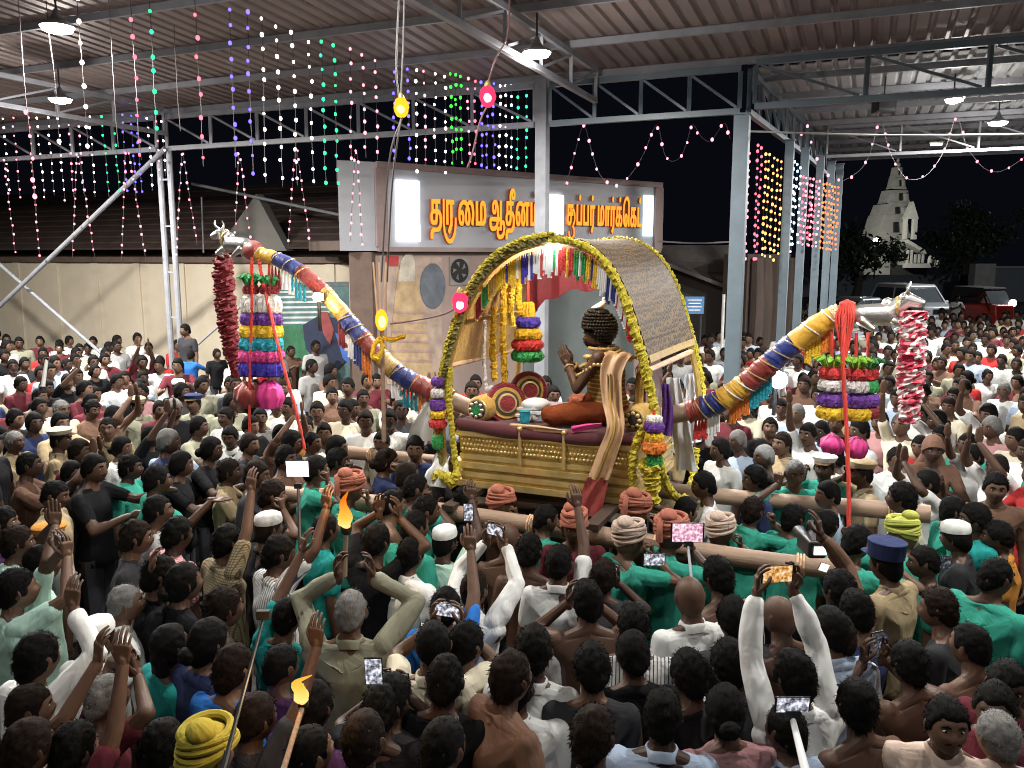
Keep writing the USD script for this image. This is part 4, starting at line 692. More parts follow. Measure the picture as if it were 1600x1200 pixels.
# --- things inside: back rest, bolsters, round cushions, books, cloths
def ring_disc(name, label, px, py, v, r, tilt, mats, th=0.07):
    c = on_v(px, py, v); t = thing(name, label, 'cushion', c, SITE_DEG); R = Rz(math.radians(SITE_DEG+tilt)) @ Rx(math.radians(80))
    rr = r
    for k, m in enumerate(mats):
        q = lathe([(rr*0.1, -th/2-0.004*k), (rr*0.92, -th/2-0.004*k), (rr, -th/4), (rr, th/4), (rr*0.92, th/2+0.008*k), (rr*0.1, th/2+0.010*k)], 28); q.apply_transform(R); q.apply_translation(c)
        obj('cushion_body' if k == 0 else 'woven_ring', q, m, t, smooth=40); rr *= 0.80
    return t
R5 = ['flower_maroon', 'gold_cloth', 'wood_dark', 'gold_bright', 'flower_maroon']
ring_disc('round_cushion', 'round striped cushion standing in the middle of the palanquin seat', 790, 630, 6.30, 0.175, 40, R5); ring_disc('round_cushion', 'round striped cushion behind the other, near the white papers', 826, 610, 6.52, 0.165, 36, R5)
def bolster(label, px, py, v, r, ln, rot, end):
    c = on_v(px, py, v); t = thing('bolster', label, 'bolster', c, SITE_DEG); d = nrm2(math.cos(rot)*U+math.sin(rot)*V)
    obj('roll', tube([c, c+d*0.02, c+d*ln*0.5, c+d*(ln-0.02), c+d*ln], [r*0.8, r, r*1.02, r, r*0.8], 20), 'gold_cloth', t, smooth=50)
    e1 = nrm2(np.cross(d, Z)); 
    for k, (f_, m) in enumerate(((0.86, 'gold_bright'), (0.74, 'wood_dark'), (0.40, end))):
        q = lathe([(0.005, 0), (r*f_, 0), (r*f_*0.94, 0.012+0.004*k)], 22); q.apply_transform(basis(e1, np.cross(-d, e1), -d, c+d*(0.006-0.006*k))); obj('end_ring', q, m, t)
    for k in range(8):
        a_ = k*math.pi/4; e2 = np.cross(-d, e1); p = c+(e1*math.cos(a_)+e2*math.sin(a_))*r*0.52-d*0.016; obj('petal', ell(p, (0.018, 0.018, 0.018), 1), 'silver' if end == 'flower_green' else 'gold_bright', t)
bolster('gold bolster with a dark flower medallion at the left end of the palanquin seat', 746, 640, 6.09, 0.108, 0.36, math.radians(84), 'flower_green')
bolster('gold bolster with a dark end at the right of the seated person', 990, 656, 6.12, 0.10, 0.40, math.radians(86), 'wood_dark')
bk = thing('back_rest', 'maroon back rest cushion with a gold rim behind the seated person', 'cushion', S(-1.62, 6.6, 2.0), SITE_DEG)
pts = bez(W3([(-1.60, 6.35, 2.0), (-1.60, 6.35, 2.35), (-1.58, 6.5, 2.55), (-1.58, 6.75, 2.55), (-1.60, 6.9, 2.35), (-1.60, 6.9, 2.0)]), 30)
obj('rim', tube(pts, 0.035, 8), 'gold_cloth', bk, smooth=40)
pg = sg.Polygon([(p@V, p[2]) for p in pts]); obj('pad', prism(pg, 0.09, (U*(-1.64), V, Z, U)), 'maroon_velvet', bk)
def drape(name, label, cat_, path, width, mat, wdir, seed=0, thick=0.012, ends=None, nw=9, fold=0.02, parent=None):
    """A strip of cloth along a path; wdir is its width direction; it folds lightly."""
    p, t, _, _ = frames(bez(path, 40)); w = np.broadcast_to(np.asarray(width, float), (len(p),)) if np.ndim(width) == 0 else np.interp(np.linspace(0, 1, len(p)), np.linspace(0, 1, len(width)), width)
    e = np.asarray(wdir, float); P = []
    for i in range(len(p)):
        n_ = nrm2(np.cross(t[i], e)); P += [p[i]+e*(s*w[i])+n_*(fold*math.sin(s*11+seed+i*0.10)+0.3*fold*math.sin(s*23+i*0.3)) for s in np.linspace(-0.5, 0.5, nw)]
    P = np.array(P); N_ = []
    for i in range(len(p)): N_ += [nrm2(np.cross(t[i], e))]*nw
    N_ = np.array(N_); m_ = len(P); F = []
    for i in range(len(p)-1):
        for j in range(nw-1):
            a = i*nw+j; F += [(a, a+1, a+nw+1), (a, a+nw+1, a+nw), (m_+a, m_+a+nw+1, m_+a+1), (m_+a, m_+a+nw, m_+a+nw+1)]
        for j in (0, nw-1): a = i*nw+j; F += [(a, a+nw, m_+a+nw), (a, m_+a+nw, m_+a)]
    return T(np.vstack([P, P+N_*thick]), F)
shawl = thing('silk_shawl', 'long peach and gold silk shawl hanging from the back rest over the gold box', 'shawl', S(-1.8, 5.95, 2.0), SITE_DEG)
sp = [on_v(990, 562, 6.35), on_v(968, 556, 6.22), on_v(955, 585, 6.14), on_v(957, 630, 6.05), on_v(962, 668, 5.95), on_v(950, 705, 5.93), on_v(935, 748, 5.92)]
obj('silk', drape('', '', '', sp, [0.17, 0.20, 0.17, 0.15, 0.13, 0.15, 0.16], 'silk_peach', nrm2(U*0.9+V*0.2)), 'silk_peach', shawl, smooth=True)
obj('gold_border', drape('', '', '', [p-V*0.018-U*0.0 for p in sp[2:]], [0.05, 0.05, 0.05, 0.05], 'gold_cloth', nrm2(U*0.9+V*0.2), 2), 'gold_cloth', shawl, smooth=True)
obj('maroon_end', drape('', '', '', [on_v(935, 746, 5.91), on_v(927, 772, 5.88), on_v(917, 806, 5.84)], [0.16, 0.19, 0.21], 'maroon_cloth', nrm2(U*0.9+V*0.2), 1), 'silk_red', shawl, smooth=True)
def sheet_thing(name, label, cat_, path, width, mat, wdir, seed=0, fold=0.02):
    return one(name, drape('', '', '', path, width, mat, wdir, seed, fold=fold), mat, label, cat_, smooth=True)
sheet_thing('white_towel', 'white towel hanging between the hoops at the right of the palanquin', 'towel', [on_v(1052, 590, 6.9), on_v(1060, 640, 6.9), on_v(1068, 700, 6.9), on_v(1072, 735, 6.9)], [0.10, 0.14, 0.17, 0.18], 'white_cloth', nrm2(U), 1, 0.03)
sheet_thing('white_towel', 'narrow grey white towel beside the longer one at the right of the palanquin', 'towel', [on_v(1078, 585, 7.2), on_v(1080, 630, 7.2), on_v(1084, 690, 7.2)], [0.07, 0.10, 0.12], 'white_cloth', nrm2(U), 2, 0.03)
sheet_thing('purple_cloth', 'small pale purple cloth behind the yellow garland at the right hoop', 'cloth', [on_v(1040, 600, 6.5), on_v(1043, 640, 6.5), on_v(1040, 680, 6.5)], [0.06, 0.09, 0.10], 'flower_purple', nrm2(U), 2, 0.02)
sheet_thing('white_cloth', 'white cloth hanging at the left of the palanquin behind the hoop', 'cloth', [on_v(672, 628, 6.6), on_v(664, 660, 6.6), on_v(660, 688, 6.6)], [0.10, 0.22, 0.30], 'white_cloth', nrm2(U), 4, 0.02)
sheet_thing('striped_cloth', 'black and white cloth bundled at the left foot of the hoop', 'cloth', [on_v(694, 715, 6.0), on_v(684, 735, 5.9), on_v(676, 760, 5.85)], [0.12, 0.2, 0.22], 'off_white', nrm2(U), 2, 0.03)
sheet_thing('seat_runner', 'pale pink cloth lying on the front edge of the maroon cushion', 'cloth', [on_v(797, 667, 6.0), on_v(840, 671, 5.98), on_v(885, 676, 5.97)], [0.05, 0.06, 0.04], 'silk_peach', nrm2(V*0.4-Z), 0, 0.004)
sheet_thing('pink_kerchief', 'bright pink kerchief on the cushion in front of the seated person', 'kerchief', [on_v(893, 672, 5.96), on_v(915, 668, 5.97), on_v(940, 664, 5.98)], [0.05, 0.05, 0.03], 'pink_cloth', nrm2(V*0.4-Z), 0, 0.004)
pb = thing('paper_bundle', 'white papers and cloth piled at the knees of the seated person', 'papers', on_v(832, 650, 6.3))
c = on_v(832, 648, 6.3)
for k in range(6): obj('sheet', moved(box((0, 0, 0), (0.25-0.015*k, 0.17, 0.018)), trimesh.transformations.translation_matrix(c+Z*(0.018*k-0.03)+U*0.02*math.sin(k*2)) @ Rz(0.5*k) @ Ry(0.12*math.sin(k*3))), 'white_cloth', pb)
obj('folded_cloth', ell(c+Z*0.09+U*0.03, (0.12, 0.09, 0.055), 3), 'white_cloth', pb, smooth=True)
one('steel_cup', moved(lathe([(0.035, 0), (0.04, 0.02), (0.042, 0.10), (0.046, 0.105)], 18), trimesh.transformations.translation_matrix(on_v(820, 662, 6.12))), 'flower_cyan', 'small teal cup beside the white papers on the palanquin seat', 'cup')
# ================================================================== GARLANDS, TIERED FLOWER HANGINGS, ROPES
def floral(curve, r, seed=0, seg_=9, amp=0.35, step=0.016):
    """A rope of packed blossoms: a tube whose surface is lumpy."""
    L = np.r_[0, np.cumsum(np.linalg.norm(np.diff(curve, axis=0), axis=1))]; n_ = max(4, int(L[-1]/step)); s = np.linspace(0, L[-1], n_)
    c = np.stack([np.interp(s, L, curve[:, k]) for k in range(3)], 1); rr = np.interp(s, np.linspace(0, L[-1], len(np.atleast_1d(r))), np.atleast_1d(r)) if np.ndim(r) else np.full(n_, r)
    g_ = np.random.default_rng(seed); seg_ = 16 if np.mean(rr) > 0.05 else seg_; pr = 1+amp*(g_.random((n_, seg_))-0.5)*2; return tube(c, rr, seg_, prof=pr)
def garland(label, pts, r, mat, seed=0, amp=0.35, cat_='garland', name='flower_garland', n=40, group=None):
    return one(name, floral(bez(pts, n), r, seed, amp=amp), mat, label, cat_, group)
off = lambda c, d: c+d
mk('leaf_olive', (0.17, 0.15, 0.035), 0.7, var=0.45, scale=30, bump=0.6, bscale=60)
garland('olive garland bound along the left half of the front hoop', [p-V*0.035+(p-S(UC, VF, 2.3))*0.015 for p in seg(fc, 0.02, 0.56)[::3]], [0.020, 0.022, 0.026, 0.030, 0.028], 'leaf_olive', 2, 0.45, n=80)
garland('thin yellow garland running along the left half of the front hoop', [p-V*0.05+(p-S(UC, VF, 2.3))*0.045 for p in seg(fc, 0.04, 0.56)[::3]], [0.018, 0.018, 0.020, 0.022, 0.022], 'flower_lemon', 12, 0.45, n=80)
garland('yellow flower garland bound along the right half of the front hoop', [p-V*0.045+(p-S(UC, VF, 2.3))*0.012 for p in seg(fc, 0.52, 0.985)[::3]], [0.026, 0.030, 0.034, 0.034, 0.030], 'flower_lemon', 1, 0.4, n=90)
garland('yellow flower garland bound along the rear hoop of the palanquin', [p+V*0.04+(p-S(UC, VR, 2.3))*0.03 for p in seg(bc, 0.42, 0.97)[::3]], 0.027, 'flower_lemon', 3, 0.4, n=100)
garland('loop of yellow flowers hanging between the two right posts', [on_v(1026, 690, 5.95), on_v(1036, 745, 6.1), on_v(1054, 775, 6.4), on_v(1072, 776, 6.9), on_v(1084, 740, 7.3), on_v(1088, 700, 7.36)], 0.032, 'flower_lemon', 4)
garland('yellow garland hanging as a long loop beside the front right post', [on_v(1008, 665, 5.9), on_v(992, 700, 5.88), on_v(988, 745, 5.88), on_v(996, 780, 5.88), on_v(1008, 790, 5.88)], 0.030, 'flower_lemon', 5)
garland('thick yellow garland tail at the foot of the front right post', [on_v(1022, 700, 5.90), on_v(1018, 740, 5.88), on_v(1024, 790, 5.86)], [0.05, 0.055, 0.03], 'flower_lemon', 6, 0.5)
garland('short yellow garland crossing the front right post', [on_v(1000, 720, 5.86), on_v(1010, 735, 5.84), on_v(1030, 728, 5.85)], 0.032, 'flower_lemon', 7)
garland('pale yellow garland down the left front post', [on_v(704, 575, 5.93), on_v(702, 620, 5.93), on_v(708, 690, 5.93), on_v(714, 740, 5.93)], 0.024, 'flower_lemon', 8)
garland('clump of yellow flowers at the foot of the left front post', [on_v(674, 748, 5.9), on_v(692, 742, 5.88), on_v(706, 752, 5.88), on_v(716, 738, 5.88)], [0.03, 0.045, 0.045, 0.03], 'flower_lemon', 9, 0.5)
for k, (x, y0, y1, v) in enumerate(((772, 480, 596, 6.3), (788, 430, 612, 6.35), (800, 442, 510, 6.2), (812, 436, 492, 6.4))):
    garland(('yellow garland rope hanging inside the canopy, %s' % ['leftmost by the gold lining', 'longest of the four, second from the left', 'short, third from the left', 'shortest, next to the tiered hanging'][k]), [on_v(x, y0, v), on_v(x-2, (y0+y1)/2, v), on_v(x+1, y1, v)], 0.026, 'flower_yellow', 20+k)
garland('white flower string inside the canopy beside the gold lining', [on_v(758, 500, 6.2), on_v(756, 560, 6.2), on_v(760, 610, 6.2)], 0.014, 'flower_white', 31)
garland('red and green flower string inside the right side of the front hoop', [on_v(972, 470, 6.1), on_v(982, 500, 6.1), on_v(990, 530, 6.1)], 0.03, 'flower_green', 32)
def petal_ring(c, r, h, mat, parent, seed, nfl=14, name='flower_ring'):
    pr = [(r*0.72, -h*0.5), (r*0.96, -h*0.38), (r*1.03, -h*0.1), (r*1.0, h*0.15), (r*0.86, h*0.40), (r*0.60, h*0.5)]
    m_ = lathe(pr, 36, 0.05, nfl); g_ = np.random.default_rng(seed); n_ = nrm_rows2(m_.vertices*[1, 1, 0.3]+1e-6); m_.vertices = m_.vertices+n_*(g_.random((len(n_), 1))-0.5)*r*0.14
    m_.apply_translation(c); return obj(name, m_, mat, parent, smooth=False)
def tiered(name, label, px, ptop, v, rows, scale=1.0, bottom=None, top=None, group=None):
    """A hanging of stacked flower rings. rows: (pixel y of the middle, half width in pixels, height in pixels, colour)."""
    c0 = on_v(px, ptop, v); t = thing(name, label, 'flower hanging', c0, 0, group); k_ = 1/FPX*c0[1]
    last = rows[-1]; obj('cord', rod(c0, on_v(px, last[0], v), 0.012, 6), 'red_rope', t)
    for i, (y, w, h, col) in enumerate(rows): petal_ring(on_v(px, y, v), w*k_, h*k_*1.08, 'flower_'+col, t, i+int(px))
    if top:
        c = on_v(px, top[0], v)
        for j in range(9):
            a_ = j*0.7; p = c+np.array([math.cos(a_), math.sin(a_), 0])*top[1]*k_*0.45; obj('leaf_sprig', tube([p-Z*0.02, p+Z*top[2]*k_*0.5+np.array([math.cos(a_), math.sin(a_), 0])*top[1]*k_*0.4, p+Z*top[2]*k_*0.3+np.array([math.cos(a_), math.sin(a_), 0])*top[1]*k_*0.9], [0.012, 0.024, 0.006], 6), 'flower_'+top[3], t)
    if bottom:
        c = on_v(px, bottom[0], v); m_ = lathe([(0.15, -0.5), (0.75, -0.42), (1.0, -0.1), (0.97, 0.05), (0.9, 0.25), (0.4, 0.5)], 48, 0.06, 9); m_.vertices += m_.vertex_normals*(meshkit.fbm(m_.vertices*3.0+px, 3, 2)[:, None]-0.5)*0.35; m_.vertices *= [bottom[1]*k_, bottom[1]*k_, bottom[2]*k_]; m_.apply_translation(c); obj('cloth_tassel', m_, bottom[3], t, smooth=40)
    return t
LFT = [(452, 15, 14, 'maroon'), (476, 19, 26, 'white'), (498, 20, 20, 'purple'), (517, 21, 22, 'yellow'), (537, 22, 22, 'cyan'), (555, 23, 22, 'pink'), (575, 23, 24, 'blue')]
tiered('tiered_hanging', 'left of the twin tiered flower hangings under the left bull', 392, 412, 6.55, [(y, w*0.8, h, c) for y, w, h, c in LFT], top=(442, 16, 24, 'green'), bottom=(617, 26, 44, 'silk_red'))
tiered('tiered_hanging', 'right of the twin tiered flower hangings under the left bull, above a pink cloth', 421, 412, 6.60, LFT, top=(445, 18, 24, 'green'), bottom=(617, 22, 46, 'pink_cloth'))
RGT = [(582, 20, 18, 'red'), (601, 21, 19, 'white'), (624, 22, 20, 'purple'), (644, 24, 20, 'yellow')]
tiered('tiered_hanging', 'leftmost tiered flower hanging under the right bull, with a pink ball below', 1300, 520, VP-0.15, RGT, top=(570, 22, 22, 'lime'), bottom=(694, 18, 30, 'pink_cloth'))
tiered('tiered_hanging', 'middle tiered flower hanging under the right bull, in front of the red rope', 1338, 520, VP-0.05, [(y+2, w*0.9, h, c) for y, w, h, c in RGT], top=(571, 20, 22, 'lime'), bottom=(700, 17, 34, 'pink_cloth'))
tiered('tiered_hanging', 'rear tiered flower hanging under the right bull, darker in the shade', 1356, 520, VP+0.25, [(584, 15, 18, 'red'), (603, 16, 19, 'green'), (625, 17, 20, 'purple'), (644, 16, 18, 'maroon')], top=(571, 20, 20, 'green'))
tiered('tiered_hanging', 'tiered flower hanging with a gold cone inside the canopy, left of the seated person', 825, 440, 6.45, [(487, 11, 28, 'yellow'), (503, 19, 16, 'blue'), (521, 21, 18, 'yellow'), (538, 24, 17, 'red'), (555, 24, 18, 'green')])
tiered('tiered_hanging', 'small tiered hanging with a purple top at the front right post', 1022, 640, 5.88, [(655, 13, 12, 'white'), (666, 16, 16, 'purple'), (682, 15, 14, 'yellow'), (698, 19, 20, 'orange'), (720, 13, 22, 'green')])
tiered('tiered_hanging', 'small tiered hanging at the left front post, blue over yellow over red', 684, 588, 5.92, [(596, 10, 14, 'purple'), (614, 11, 14, 'white'), (632, 13, 17, 'purple'), (647, 13, 13, 'yellow'), (661, 14, 14, 'red'), (690, 9, 22, 'green')])
# crimson plume at the far left, red and white garland at the far right
garland('thick crimson flower garland hanging under the left bull', [on_v(348, 398, VP+0.1), on_v(350, 450, VP+0.1), on_v(357, 510, VP+0.1), on_v(366, 560, VP+0.1), on_v(370, 590, VP+0.1)], [0.085, 0.098, 0.095, 0.085, 0.05], 'flower_maroon', 40, 0.28)
LOOKS['flower_redwhite'] = usdkit.material(stage, '/World/Looks/flower_redwhite', {'tc': ('texture_coordinate', {}), 'v': ('voronoi_texture', {'scale': 26.0}), 's': ('separate_color', {}), 'r': ('rgb_ramp', {'ramp': [(0.40, (0.42, 0.025, 0.06)), (0.55, (0.62, 0.20, 0.24)), (0.72, (0.70, 0.62, 0.60))]}), 'p': ('principled_bsdf', {'roughness': 0.7})},
    [('tc.object', 'v.vector'), ('v.color', 's.color'), ('s.r', 'r.fac'), ('r.color', 'p.base_color')], surface='p.BSDF')
garland('thick red and white flower garland hanging in front of the right bull', [on_v(1428, 486, VP-0.1), on_v(1426, 540, VP-0.1), on_v(1422, 600, VP-0.1), on_v(1420, 660, VP-0.1)], [0.075, 0.085, 0.082, 0.06], 'flower_redwhite', 41, 0.32)
# ropes
def rope(label, pts, r, mat='red_rope', strands=3):
    c = bez(pts, 40); ms = []
    _, t_, n_, b_ = frames(c)
    for k in range(strands):
        a_ = np.linspace(0, 22, len(c))+k*2*np.pi/strands; ms.append(tube(c+(np.cos(a_)[:, None]*n_+np.sin(a_)[:, None]*b_)*r*0.55, r*0.62, 6))
    return one('rope', cat(ms), mat, label, 'rope')
rope('red rope hanging straight from the tip of the left pole', [on_v(394, 402, 6.5), on_v(393, 500, 6.48), on_v(390, 600, 6.45), on_v(390, 690, 6.4)], 0.013)
rope('red rope slanting from the left flower hangings down to the right', [on_v(404, 405, 6.55), on_v(420, 480, 6.5), on_v(445, 580, 6.4), on_v(462, 640, 6.35), on_v(476, 702, 6.3)], 0.015)
rope('long pink red rope hanging from the right bull down to the carrying pole', [on_v(1320, 490, VP-0.2), on_v(1317, 560, VP-0.25), on_v(1322, 660, VP-0.3), on_v(1326, 760, VP-0.4), on_v(1326, 870, VP-0.5)], 0.014)
for k, dx in enumerate((-12, -5, 3, 10)):
    pass
rt = thing('rope_bundle', 'bundle of red ropes tied round the tip of the right pole', 'rope', on_v(1320, 480, VP-0.12))
for k, dx in enumerate((-15, -10, -5, 0, 5, 9, 13)): obj('strand', tube(bez([on_v(1322+dx*0.5, 474, VP-0.11), on_v(1321+dx, 497, VP-0.14), on_v(1320+dx*0.6, 530, VP-0.15), on_v(1319+dx*0.2, 560, VP-0.17)], 12), 0.0075, 6), 'red_rope', rt)

# coloured lamps: a shade of stiff paper round a bulb
def lantern(label, c, kind, r, wires, cat_='lantern'):
    t = thing('paper_lantern', label, cat_, c)
    m_ = ell((0, 0, 0), (r, r, r*1.35), 2); g_ = np.random.default_rng(int(r*1e4)); m_.vertices *= 1+0.16*(g_.random((len(m_.vertices), 1))-0.5)
    m_.apply_translation(c); obj('shade', m_, kind+'_glow', t); obj('bulb', ell(c+np.array([0, -r*0.62, -r*0.30]), (r*0.55, r*0.55, r*0.62), 2), kind+'_core', t)
    obj('cap', moved(lathe([(r*0.5, r*1.1), (r*0.35, r*1.6), (r*0.1, r*1.9)], 12), trimesh.transformations.translation_matrix(c)), 'gold', t)
    for w in wires: obj('wire', tube(bez(w, 20), 0.0065, 6), 'wire_grey' if kind != 'red' else 'wire_pink', t)
    return t
mk('wire_pink', (0.22, 0.10, 0.10), 0.6)
Yl = 6.0
c = at_y(627, 168, Yl); lantern('glowing yellow lantern hanging on grey wires above the sign', c, 'amber', 0.052, [[at_y(632, -20, Yl), at_y(630, 70, Yl), c+Z*0.08], [at_y(624, -20, Yl+0.1), at_y(619, 100, Yl), c+Z*0.08-U*0.02], [c-Z*0.06, at_y(621, 220, Yl), at_y(612, 300, Yl+.2), at_y(605, 440, Yl+0.6)], [c-Z*0.06+U*0.01, at_y(612, 230, Yl), at_y(604, 300, Yl+.2), at_y(596, 440, Yl+0.6)]])
c = at_y(762, 150, Yl); lantern('glowing red lantern hanging on a grey cord above the sign', c, 'red', 0.055, [[at_y(797, -20, Yl+0.5), at_y(793, 55, Yl+.3), at_y(775, 90, Yl), c+Z*0.08], [c-Z*0.06, at_y(750, 190, Yl), at_y(738, 240, Yl), at_y(730, 262, Yl)]])
c = on_v(719, 472, VF-0.10); lantern('glowing red lantern fixed to the left side of the front hoop', c, 'red', 0.062, [[c-Z*0.03, on_v(690, 492, VF-.1), on_v(640, 502, VF), on_v(610, 506, VF)]])
tk = thing('amber_torch', 'yellow lit cloth torch tied with yellow ribbon beside the curved pole', 'torch', at_y(594, 520, 6.9))
Yt = 7.0
for k, (x0, x1) in enumerate(((583, 590), (592, 594), (603, 599))): obj('tube', tube([at_y(x0, 410, Yt), at_y(x1, 500, Yt)], 0.0075, 8), 'silk_peach', tk)
obj('glowing_tip', ell(at_y(596, 500, Yt-0.05), (0.052, 0.05, 0.09), 2), 'amber_glow', tk); obj('glow_core', ell(at_y(597, 503, Yt-0.10), (0.03, 0.03, 0.05), 2), 'amber_core', tk)
obj('stem', tube([at_y(597, 515, Yt), at_y(600, 690, Yt)], 0.02, 8), 'pole_wood', tk)
for k, (p_, w_) in enumerate((([(593, 528), (583, 540), (582, 556), (592, 560)], 0.05), ([(598, 528), (612, 532), (628, 527), (634, 525)], 0.035), ([(594, 530), (597, 545), (590, 560)], 0.04))):
    obj('ribbon', drape('', '', '', [at_y(x, y, Yt-0.06) for x, y in p_], w_, 'ribbon_yellow' if 'ribbon_yellow' in LOOKS else (mk('ribbon_yellow', (0.85, 0.55, 0.03), 0.6) and 'ribbon_yellow'), nrm2(Z*0.7+V*0.4), k, fold=0.01), 'ribbon_yellow', tk, smooth=True)
# glaring flash lamps in the crowd beside the poles
def glare(label, px, py, v, r, mat, power, col):
    t = thing('flash_lamp', label, 'lamp', on_v(px, py, v)); c = on_v(px, py, v)
    obj('lens', ell(c, (r, r*0.5, r), 2), mat, t); obj('housing', box(c+np.array([0, r*0.9, 0]), (r*2.4, r*1.2, r*1.6)), 'black_plastic', t)
    obj('handle', tube([c+np.array([0, r, -r*0.8]), c+np.array([0, r+0.02, -0.32])], 0.018, 8), 'black_plastic', t)
    l_ = UsdLux.SphereLight.Define(stage, str(t.GetPath())+'/lamp_light'); l_.CreateRadiusAttr(r); l_.CreateIntensityAttr(power); l_.CreateNormalizeAttr(True); l_.CreateColorAttr(col); l_.AddTranslateOp().Set((0, -r-0.03, 0))
glare('glaring blue white video lamp under the right curved pole', 1217, 594, 7.3, 0.075, 'white_glare', 12, (0.85, 0.95, 1.0))
glare('warm glaring lamp under the left curved pole', 496, 464, 6.45, 0.045, 'warm_glare', 5, (1, 0.8, 0.55))
# ================================================================== STRINGS OF COLOURED BULBS
BULB = dict(white=((1.0, 0.86, 0.80), 4.0), pink=((1.0, 0.34, 0.42), 2.6), rose=((1.0, 0.16, 0.24), 2.6), blue=((0.13, 0.09, 1.0), 4.0), green=((0.04, 1.0, 0.36), 2.2), lime=((0.05, 1.0, 0.06), 2.2), orange=((1.0, 0.30, 0.08), 2.0), amber=((1.0, 0.46, 0.14), 2.6), ice=((0.55, 0.78, 1.0), 2.8), red=((1.0, 0.19, 0.06), 2.8))
for k_, (c_, s_) in BULB.items(): glow('bulb_'+k_, c_, s_)
ICO = trimesh.creation.icosphere(1, 1.0)
NICE = dict(rose='deep pink', ice='cool white', lime='bright green', amber='amber')
def string(label, pts, spacing, col, r=0.019, start=0.0, seed=0, group='strings of small coloured bulbs', name='light_string'):
    """A wire along pts with bulbs every spacing metres; the first bulb at start."""
    pts = np.asarray(pts, float); L = np.r_[0, np.cumsum(np.linalg.norm(np.diff(pts, axis=0), axis=1))]; g_ = np.random.default_rng(seed)
    label = label.replace(f'{col} bulb', f'{NICE.get(col, col)} bulb'); t = thing(name, label, 'light string', pts[0], 0, group)
    wig = pts.copy(); obj('wire', tube(wig, 0.0035, 4), 'wire_dark', t)
    ms = []
    for s in np.arange(start, L[-1], spacing):
        s = s+g_.normal(0, spacing*0.10); p = np.array([np.interp(s, L, pts[:, k]) for k in range(3)])+g_.normal(0, 0.006, 3)
        m_ = ICO.copy(); m_.vertices = m_.vertices*np.array([r, r, r*1.25])*g_.uniform(0.75, 1.15); m_.apply_translation(p); ms.append(m_)
    if ms: obj('bulbs', cat(ms), 'bulb_'+col, t, kind='stuff')
    return t
def hang(px, y0, y1, Y, col, label, sp=0.20, st=0.0, r=0.019, sway=0.03):
    a, b = at_y(px, y0, Y), at_y(px, y1, Y); n_ = 7; g_ = np.random.default_rng(int(px*7+y0)); b[0] = a[0]
    pts = np.linspace(a, b, n_); pts[1:, 0] += g_.normal(0, sway*0.5, n_-1).cumsum()*0.4; string(label, pts, sp, col, r, st, int(px))
# near strings under the left roof, long bare leads first
for i, (px, y0, y1, col, lead, Y, nm) in enumerate(((26, -25, 330, 'pink', 1.25, 8.6, 'at the left edge'), (70, -25, 225, 'white', 1.5, 8.7, 'second from the left edge'), (119, -25, 235, 'white', 0.15, 8.7, 'third from the left edge'), (168, -25, 230, 'pink', 9.0, 8.8, 'without lit bulbs, left of the pink one'), (201, -25, 250, 'rose', 0.3, 8.9, 'left of the green one'), (232, -25, 215, 'green', 0.05, 8.9, 'of green bulbs left of the pipe column'), (272, 40, 205, 'pink', 9.0, 9.0, 'without lit bulbs above the pipe column'), (302, -25, 260, 'rose', 0.3, 9.0, 'right of the pipe column'))):
    hang(px, y0, y1, Y, col, f'{col if lead < 5 else "bare"} bulb string under the left roof, {nm}', 0.20, lead)
# a row that runs back under the roof
row = [(359, 12, 262, 'blue'), (386, 18, 272, 'blue'), (409, 30, 285, 'white'), (432, 40, 292, 'white'), (456, 48, 290, 'white'), (481, 60, 288, 'white'), (502, 64, 288, 'green'), (521, 71, 289, 'green'), (548, 76, 248, 'pink'), (566, 85, 246, 'pink'), (586, 92, 250, 'pink'), (615, 112, 252, 'blue'), (637, 108, 250, 'blue'), (650, 108, 268, 'white'), (663, 112, 262, 'pink'), (680, 115, 268, 'white'), (695, 118, 272, 'white'), (704, 117, 258, 'lime'), (712, 117, 250, 'lime'), (720, 119, 258, 'lime'), (731, 122, 266, 'pink'), (742, 124, 258, 'rose'), (752, 128, 264, 'blue'), (762, 130, 268, 'blue'), (771, 131, 264, 'blue'), (781, 132, 270, 'white'), (790, 133, 266, 'white'), (799, 134, 270, 'ice'), (811, 135, 272, 'green'), (822, 135, 268, 'green')]
for i, (px, y0, y1, col) in enumerate(row):
    p = at_z(px, y0, 5.9); seen = [r_ for r_ in row[:i+1] if r_[3] == col]
    nm = 'over the curved pole' if px < 470 else 'left of the sign' if px < 530 else 'before the left end of the sign' if px < 600 else 'between the yellow and red lanterns' if px < 750 else 'right of the red lantern'
    hang(px, y0, y1, p[1], col, f'{col} bulb string in the row under the roof, {nm}', 0.165 if px < 600 else 0.15)
# short strings hung along the left eave truss
for i, (px, y0, y1, col) in enumerate(((5, 186, 300, 'white'), (20, 184, 310, 'pink'), (45, 184, 305, 'pink'), (58, 184, 312, 'white'), (75, 184, 305, 'white'), (90, 183, 316, 'white'), (106, 183, 308, 'pink'), (122, 183, 304, 'pink'), (140, 184, 308, 'white'), (159, 182, 308, 'green'), (178, 182, 306, 'green'), (191, 178, 300, 'blue'), (204, 180, 302, 'blue'), (213, 180, 300, 'blue'), (229, 185, 298, 'white'), (244, 190, 290, 'pink'), (252, 190, 275, 'white'))):
    p = at_plane(px, y0, S(0, VA-0.2), V); hang(px, y0, y1, p[1], col, f'short {col} bulb string on the left truss, {"near the left edge" if px < 65 else "in the middle of the row" if px < 150 else "near the pipe column"}', 0.17)
